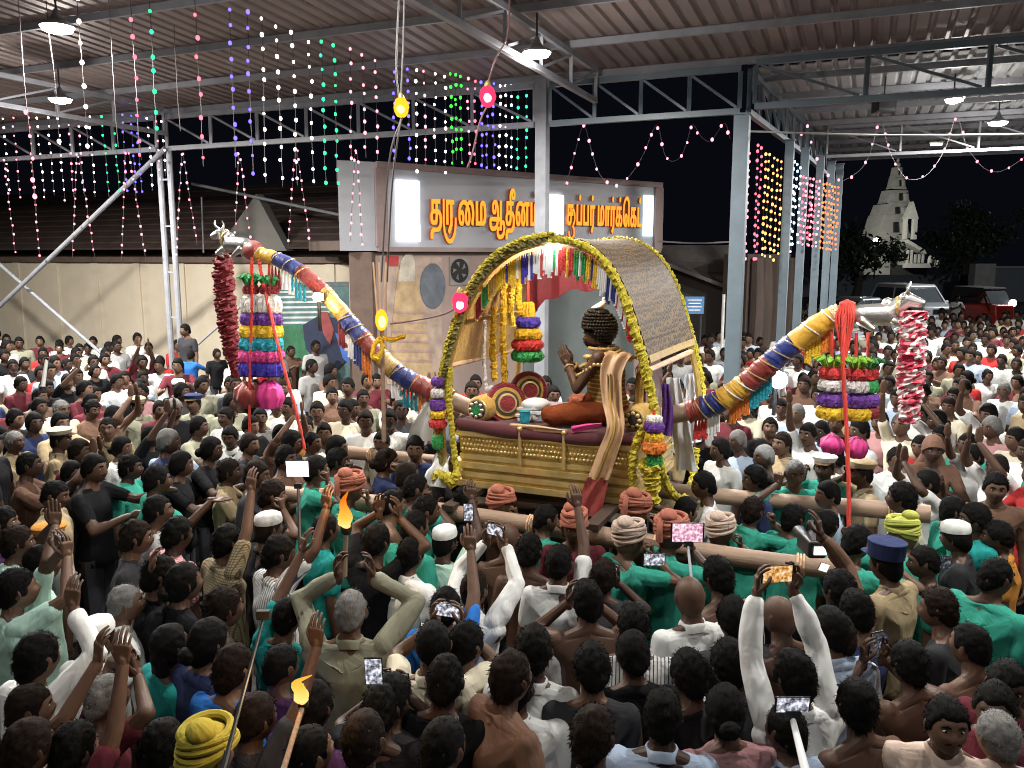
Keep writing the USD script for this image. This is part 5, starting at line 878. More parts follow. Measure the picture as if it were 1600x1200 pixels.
# pink pairs spreading like an inverted V below the truss
for i, (xa, ya, xb, yb) in enumerate(((6, 250, 24, 395), (48, 240, 62, 402), (120, 240, 113, 402), (123, 242, 148, 402), (196, 240, 190, 407), (202, 240, 228, 407), (284, 240, 275, 402), (286, 240, 308, 382), (373, 240, 367, 372), (376, 250, 391, 372), (461, 235, 450, 385), (464, 235, 485, 382), (555, 236, 547, 378), (558, 236, 566, 385))):
    a, b = at_plane(xa, ya, S(0, VA-0.25), V), at_plane(xb, yb, S(0, VA-0.30), V)
    string(f'slanting pink bulb string below the truss, {"left" if i % 2 == 0 else "right"} leg, {["at the left edge", "left of the long brace", "at the long brace", "right of the pipe column", "above the left bull", "over the banner", "on the end of the sign"][i//2]}', np.linspace(a, b, 5), 0.165, 'pink', seed=i)
# zigzags and curtains at the right
def zig(label, px_pts, dep, col, sp=0.30, r=0.021):
    string(label, bez([dep(x, y) for x, y in px_pts], 60), sp, col, r, 0.05, len(label))
dA = lambda x, y: at_plane(x, y, S(0, VA+0.15), V)
zig('pink bulb string in zigzag loops between the sign and the blue column', [(884, 292), (898, 240), (912, 196), (924, 235), (938, 274), (962, 291), (986, 272), (1006, 240), (1026, 195), (1038, 240), (1050, 252), (1064, 244), (1074, 220), (1082, 194), (1096, 214), (1110, 221), (1122, 205), (1133, 192), (1141, 217)], dA, 'pink', 0.22)
dR = lambda x, y: at_y(x, y, 13.5)
zig('pink bulb string in wide loops under the road shelter', [(1252, 215), (1258, 190), (1268, 225), (1281, 257), (1306, 284), (1340, 269), (1358, 243), (1376, 188), (1388, 232), (1408, 270), (1424, 281), (1446, 275), (1464, 255), (1480, 225), (1495, 182), (1509, 226), (1523, 247), (1538, 263), (1558, 269), (1580, 260), (1604, 243)], dR, 'pink', 0.27)
RC = [(1166, 215, 330, 'white', 13.2), (1171, 240, 405, 'pink', 13.4), (1184, 226, 412, 'rose', 13.6), (1190, 232, 408, 'rose', 13.7), (1197, 240, 405, 'amber', 13.8), (1203, 242, 406, 'amber', 13.9), (1209, 246, 408, 'amber', 14.0), (1215, 250, 408, 'amber', 14.1), (1221, 252, 404, 'amber', 14.2), (1236, 246, 398, 'ice', 14.4), (1241, 252, 394, 'ice', 14.5), (1246, 256, 390, 'ice', 14.6), (1251, 262, 386, 'ice', 14.7)]
RC += [(1256+5*k, 276+1.5*k, 386, 'pink' if k % 2 else 'rose', 14.8+0.12*k) for k in range(6)]+[(1287+4.6*k, 286+1.5*k, 392, 'red' if k % 3 else 'orange', 15.4+0.12*k) for k in range(6)]
for px, y0, y1, col, Y in RC:
    hang(px, y0, y1, Y, col, f'hanging {col} bulb string in the curtain between the blue columns', 0.105 if px > 1255 else 0.125, r=0.021)
one('cable', tube(bez([at_y(1164, 205, 12.6), at_y(1380, 211, 12.6), at_y(1620, 210, 12.6)], 12), 0.014, 6), 'off_white', 'straight white cable across the road under the pale shelter', 'cable')
hb = thing('hanging_speaker', 'dark box speaker hanging under the pale road shelter', 'speaker', at_y(1381, 165, 13.0)); c = at_y(1381, 165, 13.0)
obj('cabinet', moved(box((0, 0, 0), (0.28, 0.22, 0.20)), trimesh.transformations.translation_matrix(c)), 'black_plastic', hb); obj('bracket', rod(c+Z*0.1, c+Z*0.42, 0.012, 6), 'dark_metal', hb); obj('grille', moved(box((0, -0.114, 0), (0.24, 0.006, 0.16)), trimesh.transformations.translation_matrix(c)), 'dark_metal', hb)
for px, py, Y, nm in ((1494, 157, 13.2, 'short tube light under the road shelter above the loop of pink bulbs'), (1463, 226, 16.5, 'short far tube light under the road shelter')):
    tl = thing('tube_light', nm, 'lamp', at_y(px, py, Y)); c = at_y(px, py, Y); obj('tube', obox(c-U*0.10, c+U*0.10, 0.03, 0.03), 'sign_white', tl); obj('fitting', obox(c-U*0.12+Z*0.035, c+U*0.12+Z*0.035, 0.05, 0.03), 'off_white', tl)
# ================================================================== PEOPLE
rng = np.random.default_rng(7)
def nrm(a): a = np.asarray(a, float); return a/max(np.linalg.norm(a), 1e-9)
def bone(a, b, ra, rb, seg=10):
    return Manifold.batch_hull([Manifold.sphere(ra, seg).translate(list(map(float, a))), Manifold.sphere(rb, seg).translate(list(map(float, b)))])
def mell(c, r, seg=16): return Manifold.sphere(1.0, seg).scale([float(x) for x in r]).translate([float(x) for x in c])
def hull(*m): return Manifold.batch_hull(list(m))
def to_t(m):
    q = m.to_mesh(); return T(np.array(q.vert_properties[:, :3]), np.array(q.tri_verts))
def to_m(t):
    return Manifold(m3.Mesh(np.asarray(t.vertices, np.float32), np.asarray(t.faces, np.uint32)))
def soften(m, length, it=8):
    t = to_t(m.refine_to_length(length)); t.merge_vertices(); trimesh.smoothing.filter_taubin(t, 0.5, 0.53, iterations=it); return t
def xf(m, M): return m.transform(np.asarray(M, float)[:3])

def head_shape(sub):
    """A head about its centre, face towards +y."""
    t = trimesh.creation.icosphere(sub, 1.0); p = t.vertices.copy(); d = p.copy()
    v = p*np.array([0.079, 0.098, 0.112])
    x, y, z = d.T
    back = np.clip(-y, 0, 1); front = np.clip(y, 0, 1); low = np.clip(-z, 0, 1)
    v[:, 2] += 0.012*np.clip(z, 0, 1)*back                      # fuller at the back of the crown
    v[:, 0] *= 1-0.26*low*front-0.10*low                        # the jaw narrows to the chin
    v[:, 1] += -0.030*low*back+0.006*low*front
    def bump(cx, cz, s, amt, sx=1.0):
        g = np.exp(-(((v[:, 0]-cx)/(s*sx))**2+((v[:, 2]-cz)/s)**2))*(y > 0.15); v[:, 1] += amt*g
    for s in (-1, 1):
        bump(s*0.032, 0.006, 0.017, -0.011, 1.3)                # eye sockets
        bump(s*0.030, 0.030, 0.011, 0.006, 2.0)                 # brows
        bump(s*0.040, -0.022, 0.020, 0.006)                     # cheek bones
    bump(0, -0.006, 0.011, 0.008, 0.9); bump(0, -0.022, 0.012, 0.020, 1.1)   # nose
    bump(0, -0.048, 0.007, 0.009, 3.0); bump(0, -0.061, 0.007, 0.008, 2.6); bump(0, -0.0545, 0.004, -0.006, 4)  # lips
    bump(0, -0.092, 0.020, 0.008, 1.2)                          # chin
    return T(v, t.faces)
HEAD = {k: head_shape(k) for k in (2, 3, 4)}
def ear(s):
    e = ell((0, 0, 0), (0.009, 0.019, 0.031), 2); e.vertices[:, 0] += 0.006*np.abs(e.vertices[:, 1]/0.019)
    e.apply_transform(Rz(s*-0.45)); e.apply_translation((s*0.077, -0.008, -0.004)); return e
def eyes_mesh():
    return cat([ell((s*0.031, 0.0775, 0.006), (0.0115, 0.007, 0.0065), 2) for s in (-1, 1)])
def iris_mesh():
    return cat([ell((s*0.031, 0.0825, 0.006), (0.0052, 0.003, 0.0056), 1) for s in (-1, 1)])
def brow_mesh():
    ms = []
    for s in (-1, 1):
        pts = [(s*0.014, 0.092, 0.024), (s*0.030, 0.090, 0.030), (s*0.047, 0.079, 0.024)]; ms.append(tube(pts, [0.004, 0.0048, 0.003], 5))
    return cat(ms)
def moustache_mesh():
    return tube([(-0.031, 0.078, -0.049), (-0.016, 0.091, -0.040), (0, 0.096, -0.037), (0.016, 0.091, -0.040), (0.031, 0.078, -0.049)], [0.003, 0.0062, 0.0055, 0.0062, 0.003], 6)

def rough_shell(sub, grow, lift, seed, amp, freq=30):
    h = head_shape(sub); n = nrm_rows(h.vertices); v = h.vertices
    f = meshkit.fbm(h.vertices*freq+seed*7.3, 3, seed)[:, None]
    h.vertices = v+n*(grow+amp*(f-0.5)*2)+np.array([0, 0, lift])*np.clip(n[:, 2:3], 0, 1); return h
def nrm_rows(a): return a/np.maximum(np.linalg.norm(a, axis=1, keepdims=True), 1e-9)
def hair_mesh(kind, sub, seed=0):
    """Hair or headgear about the head's centre. Returns a list of (part name, mesh, material key or None)."""
    sh = {'short': (0.008, 0.008), 'thick': (0.007, 0.011), 'crop': (0.004, 0.003), 'fringe': (0.007, 0.004), 'bun': (0.010, 0.006), 'long': (0.011, 0.008)}
    if kind == 'bald': return []
    if kind in sh:
        g, l = sh[kind]; a, off = {'short': (0.80, -0.012), 'thick': (0.77, -0.020), 'crop': (0.83, -0.006), 'fringe': (0.35, -0.012), 'bun': (0.66, -0.030), 'long': (0.64, -0.030)}[kind]
        b = math.sqrt(1-a*a); m = head_shape(4 if sub >= 3 else 3); v = m.vertices; n = nrm_rows(v/np.array([0.079, 0.098, 0.112])**2)
        f = meshkit.fbm(v*34+seed*7.3, 3, seed)-0.5; f2 = meshkit.fbm(v*np.array([90, 45, 45])+seed, 2, seed+9)-0.5
        side = np.clip((np.abs(v[:, 0])-0.055)/0.02, 0, 1)*np.exp(-((v[:, 1]-0.035)/0.016)**2)*0.022            # sideburns
        g2 = meshkit.fbm(v*20+seed*3.7, 2, seed+3)-0.5; t = v[:, 2]*a-v[:, 1]*b-off+side+0.022*f+0.030*g2-0.012*np.exp(-((np.abs(v[:, 0])-0.042)/0.016)**2)*(v[:, 1] > 0.04)
        if kind == 'fringe': t = np.minimum(t, 0.052-(0.83*v[:, 2]+0.55*(v[:, 1]+0.02))+0.02*f)
        k = np.clip(t/0.016, -1, 1); k = np.where(k > 0, k*(2-k), k)
        m.vertices = v+n*np.where(k > 0, (g+0.012*f*(1.6 if kind == 'thick' else 1.0)+0.007*f2)*k, 0.012*k)[:, None]+np.array([0, 0, l])*(np.clip(n[:, 2:3], 0, 1)*np.clip(k, 0, 1)[:, None])
        m = T(m.vertices, m.faces)
        if kind == 'bun':
            e = ell((0, -0.118, -0.030), (0.046, 0.036, 0.042), 3); e.vertices += e.vertex_normals*(meshkit.fbm(e.vertices*60, 2, 3)[:, None]-0.5)*0.012; return [('hair', m, None), ('hair_bun', e, None)]
        if kind == 'long':
            e = to_t(hull(mell((0, -0.070, -0.02), (0.070, 0.035, 0.05)), mell((0, -0.095, -0.16), (0.060, 0.028, 0.05)), mell((0, -0.085, -0.33), (0.035, 0.020, 0.05))).refine_to_length(0.03)); e.vertices += e.vertex_normals*(meshkit.fbm(e.vertices*np.array([60, 60, 8]), 2, 3)[:, None]-0.5)*0.014; return [('hair', m, None), ('hair_length', e, None)]
        return [('hair', m, None)]
    if kind == 'police':                                       # peaked khaki beret-like cap
        m = hull(mell((0, -0.005, 0.075), (0.086, 0.105, 0.030)), mell((0, -0.004, 0.060), (0.083, 0.101, 0.020)))
        top = mell((0.004, -0.008, 0.105), (0.112, 0.122, 0.030)); crown = hull(m, top)
        vis = hull(mell((0, 0.105, 0.052), (0.060, 0.045, 0.005)), mell((0, 0.07, 0.056), (0.074, 0.03, 0.006)))
        band = to_t(mell((0, -0.004, 0.060), (0.089, 0.107, 0.018)))
        return [('hair', to_t(to_m(rough_shell(sub, 0.006, 0.0, seed, 0.003)).trim_by_plane([0, -0.65, 0.76], -0.014)), None), ('cap', cat([to_t(crown)]), 'cap'), ('cap_peak', cat([to_t(vis), band]), 'cap_band')]
    if kind == 'kepi':                                         # tall flat navy cap
        c = lathe([(0.094, 0.045), (0.096, 0.075), (0.101, 0.135), (0.102, 0.142), (0.096, 0.146)], 20)
        c.vertices[:, 1] *= 1.15; vis = to_t(hull(mell((0, 0.115, 0.050), (0.060, 0.045, 0.005)), mell((0, 0.08, 0.054), (0.078, 0.03, 0.006))))
        return [('hair', to_t(to_m(rough_shell(sub, 0.006, 0.0, seed, 0.003)).trim_by_plane([0, -0.65, 0.76], -0.014)), None), ('cap', cat([c, vis]), 'cap')]
    if kind == 'topi':                                         # low white cap
        c = lathe([(0.084, 0.045), (0.087, 0.07), (0.080, 0.105), (0.055, 0.122), (0.02, 0.127)], 18); c.vertices[:, 1] *= 1.2
        return [('hair', to_t(to_m(rough_shell(sub, 0.007, 0.0, seed, 0.004)).trim_by_plane([0, -0.68, 0.73], -0.018)), None), ('cap', c, 'cap')]
    if kind == 'turban':                                       # cloth wound round the head, open folds
        ms = [rough_shell(3, 0.013, 0.012, seed, 0.004).copy()]
        ms[0] = to_t(to_m(ms[0]).trim_by_plane([0, -0.42, 0.90], 0.028))
        for k in range(6):
            a = np.linspace(0, 2*np.pi, 26); t = 0.30*math.sin(k*2.1+seed)
            z0 = 0.036+0.0165*k; r = 1.13-0.035*k*k/5
            pts = np.stack([0.082*r*np.cos(a), 0.103*r*np.sin(a)-0.004, z0+t*0.06*np.cos(a)+0.014*np.sin(a+k)], 1)
            ms.append(tube(pts, 0.0155+0.003*math.sin(k+seed), 7, cap=False))
        knot = ell((0.03, -0.05, 0.145), (0.055, 0.06, 0.040), 2, Ry(0.4)); ms.append(knot)
        tail = tube(bez([(0.02, -0.09, 0.13), (0.05, -0.125, 0.07), (0.055, -0.13, -0.02)], 8), [0.022]*9, 6, prof=None) if seed % 2 else None
        return [('turban', cat(ms+([tail] if tail is not None else [])), 'cap')]
    if kind == 'scarf':                                        # cloth over the head and shoulders
        m = to_m(rough_shell(sub, 0.016, 0.004, seed, 0.006, 18)).trim_by_plane([0, -0.62, 0.78], -0.026)
        m = m+hull(mell((0, -0.05, -0.05), (0.080, 0.05, 0.05)), mell((0, -0.06, -0.17), (0.135, 0.06, 0.04)))
        return [('headscarf', to_t(m), 'cap')]
    return []

# ---- hands: wrist at the origin, fingers along +z, palm facing +y, thumb towards +x (a left hand as seen from its back mirrored by sx)
def hand_shape(kind):
    palm = hull(mell((0.026, 0, 0.012), (0.010, 0.011, 0.012), 8), mell((-0.022, 0, 0.012), (0.011, 0.010, 0.012), 8), mell((0.030, 0, 0.080), (0.011, 0.011, 0.011), 8), mell((-0.030, 0, 0.070), (0.011, 0.010, 0.011), 8))
    parts = [palm, bone((0, 0, -0.03), (0, 0, 0.02), 0.024, 0.024, 8)]
    fing = [(0.030, 0.078, 0.080, 0.0088), (0.0105, 0.083, 0.090, 0.0090), (-0.0095, 0.080, 0.083, 0.0086), (-0.028, 0.070, 0.066, 0.0076)]
    curl = {'relaxed': (0.25, 0.35, 0.3), 'flat': (0.05, 0.08, 0.06), 'grip': (1.15, 1.35, 0.8), 'phone': (0.30, 0.55, 0.40), 'spread': (0.12, 0.15, 0.1)}[kind]
    for i, (x, z, L, r) in enumerate(fing):
        sp = {'spread': 0.16, 'phone': 0.05}.get(kind, 0.02)*(1.5-i); p = np.array([x, 0, z-0.008]); a = 0.0
        for k, (fr, cu) in enumerate(zip((0.46, 0.30, 0.24), curl)):
            a += cu; q = p+L*fr*np.array([math.sin(sp)*math.cos(a), math.sin(a), math.cos(a)*math.cos(sp)])
            parts.append(bone(p, q, r*(1-0.08*k), r*(0.92-0.08*k), 7)); p = q
    th = {'relaxed': [(0.026, 0.004, 0.020), (0.050, 0.018, 0.045), (0.054, 0.030, 0.072), (0.050, 0.036, 0.092)], 'flat': [(0.026, 0.002, 0.020), (0.046, 0.006, 0.048), (0.046, 0.008, 0.078), (0.043, 0.010, 0.098)],
          'grip': [(0.024, 0.004, 0.020), (0.042, 0.026, 0.042), (0.030, 0.046, 0.062), (0.010, 0.050, 0.072)], 'phone': [(0.026, 0.004, 0.020), (0.050, 0.022, 0.046), (0.056, 0.040, 0.072), (0.046, 0.050, 0.092)],
          'spread': [(0.026, 0.002, 0.020), (0.054, 0.006, 0.040), (0.076, 0.010, 0.058), (0.092, 0.012, 0.072)]}[kind]
    for a, b, ra, rb in zip(th, th[1:], (0.014, 0.0115, 0.0100), (0.0115, 0.0100, 0.0085)): parts.append(bone(a, b, ra, rb, 7))
    return to_m(soften(Manifold.batch_boolean(parts, m3.OpType.Add), 0.011, 4))
HANDS = {}
def hand(kind, sx):
    if (kind, sx) not in HANDS:
        m = hand_shape(kind); HANDS[(kind, sx)] = m if sx > 0 else m.mirror([1, 0, 0])
    return HANDS[(kind, sx)]

def ik(sh, wr, l1, l2, hint):
    d = wr-sh; L = np.linalg.norm(d); L2 = min(L, (l1+l2)*0.995); d = d/max(L, 1e-6); wr = sh+d*L2
    a = math.acos(np.clip((l1*l1+L2*L2-l2*l2)/(2*l1*L2), -1, 1)); h = np.asarray(hint, float); h = nrm(h-d*np.dot(h, d))
    return sh+d*l1*math.cos(a)+h*l1*math.sin(a), wr

def make_pose(hi, arms, head=(0, 0), lean=0.0, build=1.0, shirt='shirt', sleeve=0.6, lower='trousers', twist=0.0):
    """The meshes of one standing figure, feet at the origin, facing +y. arms: {+1 right, -1 left: (wrist, elbow hint, hand kind, palm normal, finger direction or None)}.
    Returns {part: mesh} and the head's matrix."""
    b = build; sgm = 12 if hi else 8
    pel, wst, cst = np.array([0, 0, 0.93]), np.array([0, 0.006+lean*0.12, 1.08]), np.array([0, lean*0.30, 1.26])
    tw = Rz(twist)[:3, :3]
    def up(p): return tw@np.asarray(p, float)+np.array([0, lean*(0.30+(p[2]-1.26)*1.1), 0])
    sh = {s: up((s*0.172*b, -0.012, 1.368)) for s in (-1, 1)}
    nb, nt = up((0, -0.012, 1.40)), up((0, 0.008, 1.50)); hc = up((0, 0.028, 1.575))
    yaw, pit = head
    HM = trimesh.transformations.translation_matrix(hc) @ Rz(yaw) @ Rx(pit)
    joint = {}
    for s in (-1, 1):
        w, hint, hk, pn, fd = arms[s]
        raise_ = np.clip((w[2]-1.3)/0.5, 0, 1); shs = sh[s]+np.array([-s*0.012*raise_, 0.01*raise_, 0.045*raise_])
        e, wr = ik(shs, np.asarray(w, float)+np.array([0, lean*0.3, 0]), 0.285, 0.255, hint); joint[s] = (shs, e, wr, hk, pn, fd)
    B = [hull(mell(pel, (0.158*b, 0.112*b, 0.10), sgm), mell(wst, (0.140*b, 0.098*b, 0.09), sgm)),
         hull(mell(wst, (0.140*b, 0.098*b, 0.09), sgm), mell(cst, (0.158*b, 0.112*b, 0.10), sgm)),
         hull(mell(cst, (0.158*b, 0.112*b, 0.10), sgm), mell(sh[1]+[0, 0, -0.02], (0.052,)*3, sgm), mell(sh[-1]+[0, 0, -0.02], (0.052,)*3, sgm), mell(nb, (0.062, 0.055, 0.03), sgm)),
         hull(mell(nb+[0, -0.01, 0.045], (0.05, 0.04, 0.03), sgm), mell(sh[1]+[-0.03*b, 0, 0.01], (0.035,)*3, sgm), mell(sh[-1]+[0.03*b, 0, 0.01], (0.035,)*3, sgm)),
         bone(nb+[0, 0, -0.03], nt+[0, 0, 0.02], 0.062, 0.053, sgm)]
    legs = []
    for s in (-1, 1):
        hip, kn, an = (s*0.088, 0, 0.90), (s*0.095, 0.012, 0.48), (s*0.098, -0.01, 0.085)
        legs += [bone(hip, kn, 0.082*b, 0.056, 8), bone(kn, an, 0.056, 0.037, 8), hull(mell((s*0.10, 0.0, 0.04), (0.036, 0.045, 0.038), 8), mell((s*0.11, 0.15, 0.022), (0.040, 0.05, 0.020), 8))]
    A = []
    for s in (-1, 1):
        shs, e, wr, hk, pn, fd = joint[s]
        A += [bone(shs, e, 0.050*b, 0.038, 9), bone(e, wr, 0.039, 0.026, 9)]
    core = Manifold.batch_boolean(B+A+legs, m3.OpType.Add)
    body = to_m(soften(core, 0.034 if hi else 0.075, 6 if hi else 3))
    hd = to_m(HEAD[3 if hi else 2]); hd = Manifold.batch_boolean([hd, to_m(ear(1)), to_m(ear(-1))], m3.OpType.Add) if hi else hd+mell((0.077, -0.008, -0.004), (0.009, 0.018, 0.03), 6)+mell((-0.077, -0.008, -0.004), (0.009, 0.018, 0.03), 6)
    add = [body, xf(hd, HM)]; palms = {}
    for s in (-1, 1):
        shs, e, wr, hk, pn, fd = joint[s]
        fz = nrm(wr-e) if fd is None else nrm(fd); py = np.asarray(pn, float); py = nrm(py-fz*np.dot(py, fz)); ex = np.cross(py, fz)
        M = basis(ex, py, fz, wr+nrm(wr-e)*0.012)
        side = 1.0 if np.dot(np.cross(py, fz), (-s, 0, 0)) > 0 else 1.0
        # thumb side: for the right hand with the fingers up and the palm forward (+y) the thumb points to -x
        hm = hand(hk, -1 if s > 0 else 1) if hi else hull(mell((0, 0.004, 0.045), (0.036, 0.014, 0.05), 8), mell((0, 0.012, 0.115), (0.026, 0.014, 0.03), 8))
        add.append(xf(hm, M)); palms[s] = M
    body = Manifold.batch_boolean(add, m3.OpType.Add)
    out = {'body': to_t(body)}
    # clothes
    def cl(m, length, amp, seed, freq=7.0):
        t = soften(m, length, 4); n = t.vertex_normals
        f = meshkit.fbm(t.vertices*np.array([freq, freq, freq*0.55])+seed*3.1, 3, seed)[:, None]-0.5
        g = np.sin((t.vertices@np.array([[9.0], [5.0], [-6.0]]))*2.2+f*9)
        t.vertices = t.vertices+n*(f*amp*2.4+g*amp*0.35); return t
    g = 0.020
    if shirt != 'none':
        hem = np.array([0, 0, 0.82])
        P = [hull(mell(hem, (0.192*b, 0.148*b, 0.03), sgm), mell(wst, (0.158*b+.004, 0.120*b, 0.06), sgm)),
             hull(mell(wst, (0.158*b+.004, 0.120*b, 0.06), sgm), mell(cst, (0.158*b+g, 0.112*b+g, 0.10), sgm)),
             hull(mell(cst, (0.158*b+g, 0.112*b+g, 0.10), sgm), mell(sh[1]+[0, 0, -0.012], (0.064,)*3, sgm), mell(sh[-1]+[0, 0, -0.012], (0.064,)*3, sgm), mell(nb+[0, 0, 0.0], (0.076, 0.066, 0.03), sgm)),
             hull(mell(nb+[0, -0.006, 0.030], (0.066, 0.058, 0.022), sgm), mell(sh[1]+[-0.02*b, 0, 0.004], (0.050,)*3, sgm), mell(sh[-1]+[0.02*b, 0, 0.004], (0.050,)*3, sgm))]
        if sleeve > 0:
            for s in (-1, 1):
                shs, e, wr = joint[s][:3]
                if sleeve <= 1: P.append(bone(shs, shs+(e-shs)*sleeve, 0.064*b, 0.056, 9))
                else: P += [bone(shs, e, 0.062*b, 0.052, 9), bone(e, e+(wr-e)*(sleeve-1), 0.052, 0.040, 9)]
        t = cl(Manifold.batch_boolean(P, m3.OpType.Add), 0.026 if hi else 0.07, 0.016 if hi else 0.009, int(rng.integers(1, 999)))
        ms = [t]
        if shirt == 'collar' and hi:
            a = np.linspace(0, 2*np.pi, 25)[:-1]; c0 = nb+[0, 0.002, 0.030]; V_ = []
            for r, zz in ((0.060, 0.000), (0.061, 0.030), (0.066, 0.034), (0.074, 0.020), (0.081, -0.012), (0.079, -0.018), (0.070, 0.0)):
                V_ += [(c0[0]+r*math.cos(x), c0[1]+r*0.93*math.sin(x), c0[2]+zz-0.022*max(0, math.sin(x))+0.006*math.sin(x*3)) for x in a]
            F_ = []
            for i in range(6):
                for j in range(24): p, q = i*24+j, i*24+(j+1) % 24; F_ += [(p, p+24, q+24), (p, q+24, q)]
            ms.append(T(V_, F_))
        out['shirt'] = cat(ms)
    if lower == 'trousers':
        P = [hull(mell((0, 0, 0.94), (0.166*b, 0.122*b, 0.05), 8), mell((0, 0, 0.86), (0.168*b, 0.118*b, 0.05), 8))]
        for s in (-1, 1): P += [bone((s*0.088, 0, 0.88), (s*0.097, 0.01, 0.48), 0.095*b, 0.074, 8), bone((s*0.097, 0.01, 0.48), (s*0.10, -0.008, 0.10), 0.074, 0.062, 8)]
        out['trousers'] = to_t(Manifold.batch_boolean(P, m3.OpType.Add))
    else:
        out['wrap'] = cl(hull(mell((0, 0, 0.96), (0.162*b, 0.118*b, 0.04), 12), mell((0, 0, 0.70), (0.19*b, 0.15*b, 0.05), 12), mell((0, 0.01, 0.14), (0.20, 0.16, 0.04), 12)), 0.09, 0.010, 3)
    return out, HM, palms

DOWN = lambda s, fwd=0.03, out_=0.26: (np.array([s*out_, fwd, 0.82]), (s*0.4, -1, 0), 'relaxed', (-s, 0.2, 0), (0, 0.12, -1))
HIGH = lambda s, x=0.075, y=0.30, z=1.80: (np.array([s*x, y, z]), (s*1.0, 0.1, -0.5), 'phone', (-s*0.8, -0.4, 0), (0, 0.05, 1))
FLATUP = lambda s, x=0.038, y=0.20, z=1.74: (np.array([s*x, y, z]), (s*1.0, -0.1, 0.0), 'flat', (-s, 0, 0), (-s*0.10, 0.05, 1))
CHEST = lambda s: (np.array([s*0.045, 0.27, 1.25]), (s*1.0, -0.2, -0.7), 'flat', (-s, 0, 0), (-s*0.2, 0.35, 1))
FRONT = lambda s, x=0.12, y=0.42, z=1.30: (np.array([s*x, y, z]), (s*0.8, -0.2, -1), 'relaxed', (-s, 0, -0.2), (0, 1, 0.1))
CARRY = lambda s: (np.array([s*0.16, 0.12, 1.50]), (s*1.0, 0.5, -0.5), 'grip', (-s*0.4, -0.8, 0.1), (0, -0.1, 1))
POINT = lambda s: (np.array([s*0.42, 0.34, 1.46]), (s*0.5, -0.2, -1), 'flat', (0, 0.2, -1), (s*0.7, 0.6, 0.1))
HEADH = lambda s: (np.array([s*0.06, 0.17, 1.66]), (s*1.0, 0.1, 0.1), 'spread', (-s*0.5, -0.8, 0), (-s*0.4, 0, 1))
BACKH = lambda s: (np.array([s*0.10, -0.03, 1.72]), (s*1.0, 0.2, 0.3), 'relaxed', (-s*0.3, 0.6, -0.6), (-s*0.8, 0, 0.2))
ONE = lambda s, x=0.10, y=0.30, z=1.86: (np.array([s*x, y, z]), (s*1.0, 0.2, -0.4), 'relaxed', (-s*0.4, 0.8, 0), (-s*0.12, 0.12, 1))
FACE = lambda s, x=0.085, y=0.27, z=1.52: (np.array([s*x, y, z]), (s*0.9, -0.2, -0.8), 'phone', (-s*0.8, -0.4, 0), (0, 0.05, 1))
STICK = lambda s: (np.array([s*0.17, 0.30, 1.46]), (s*0.9, -0.1, -0.8), 'grip', (-s, 0.1, 0), (0, 0.9, 0.35))

def strand_set(kind, seed, n):
    """Short strands that stand out of the hair and break up its outline (points, widths)."""
    g_ = np.random.default_rng(seed+50); h = rough_shell(3, 0.004, 0.004, seed, 0.004); a, off = {'short': (0.80, -0.010), 'thick': (0.77, -0.016), 'crop': (0.83, -0.004), 'bun': (0.66, -0.026), 'long': (0.64, -0.028), 'fringe': (0.35, -0.010)}[kind]
    b = math.sqrt(1-a*a); v = h.vertices; ok = np.nonzero(v[:, 2]*a-v[:, 1]*b > off)[0]; i = g_.choice(ok, n); nn = nrm_rows(v[i]/np.array([0.079, 0.098, 0.112])**2); p0 = v[i]+g_.normal(0, 0.004, (n, 3))
    ln = {'short': 0.011, 'thick': 0.016, 'crop': 0.006, 'bun': 0.010, 'long': 0.010, 'fringe': 0.007}[kind]*g_.uniform(0.5, 1.25, (n, 1))
    comb = np.array([0.3*math.sin(seed), -0.55, -0.35])+g_.normal(0, 0.35, (n, 3)); d = nrm_rows(nn*0.55+comb*0.75-nn*np.sum(nn*comb, 1, keepdims=True)*0.75)
    p1 = p0+nrm_rows(nn*0.42+d*0.9)*ln*0.5; p2 = p1+nrm_rows(d*1.0-nn*0.10+np.array([0, 0, -0.30]))*ln*0.6
    return np.stack([p0, p1, p2], 1)
def curves(path, P, width, mat):
    c = UsdGeom.BasisCurves.Define(stage, path); n, k = P.shape[:2]; c.CreateTypeAttr('linear'); c.CreateCurveVertexCountsAttr(Vt.IntArray([k]*n)); c.CreatePointsAttr(Vt.Vec3fArray.FromNumpy(P.reshape(-1, 3).astype(np.float32)))
    w = np.tile(np.array([width, width*0.8, width*0.25], np.float32), n); c.CreateWidthsAttr(Vt.FloatArray.FromNumpy(w)); c.SetWidthsInterpolation('vertex'); UsdShade.MaterialBindingAPI.Apply(c.GetPrim()).Bind(MAT(mat)); return c
XUP = lambda s, x=0.10, y=0.20, z=1.90: (np.array([s*x, y, z]), (s*1.0, 0.3, -0.3), 'phone', (-s*0.8, -0.4, 0), (0, 0.05, 1))
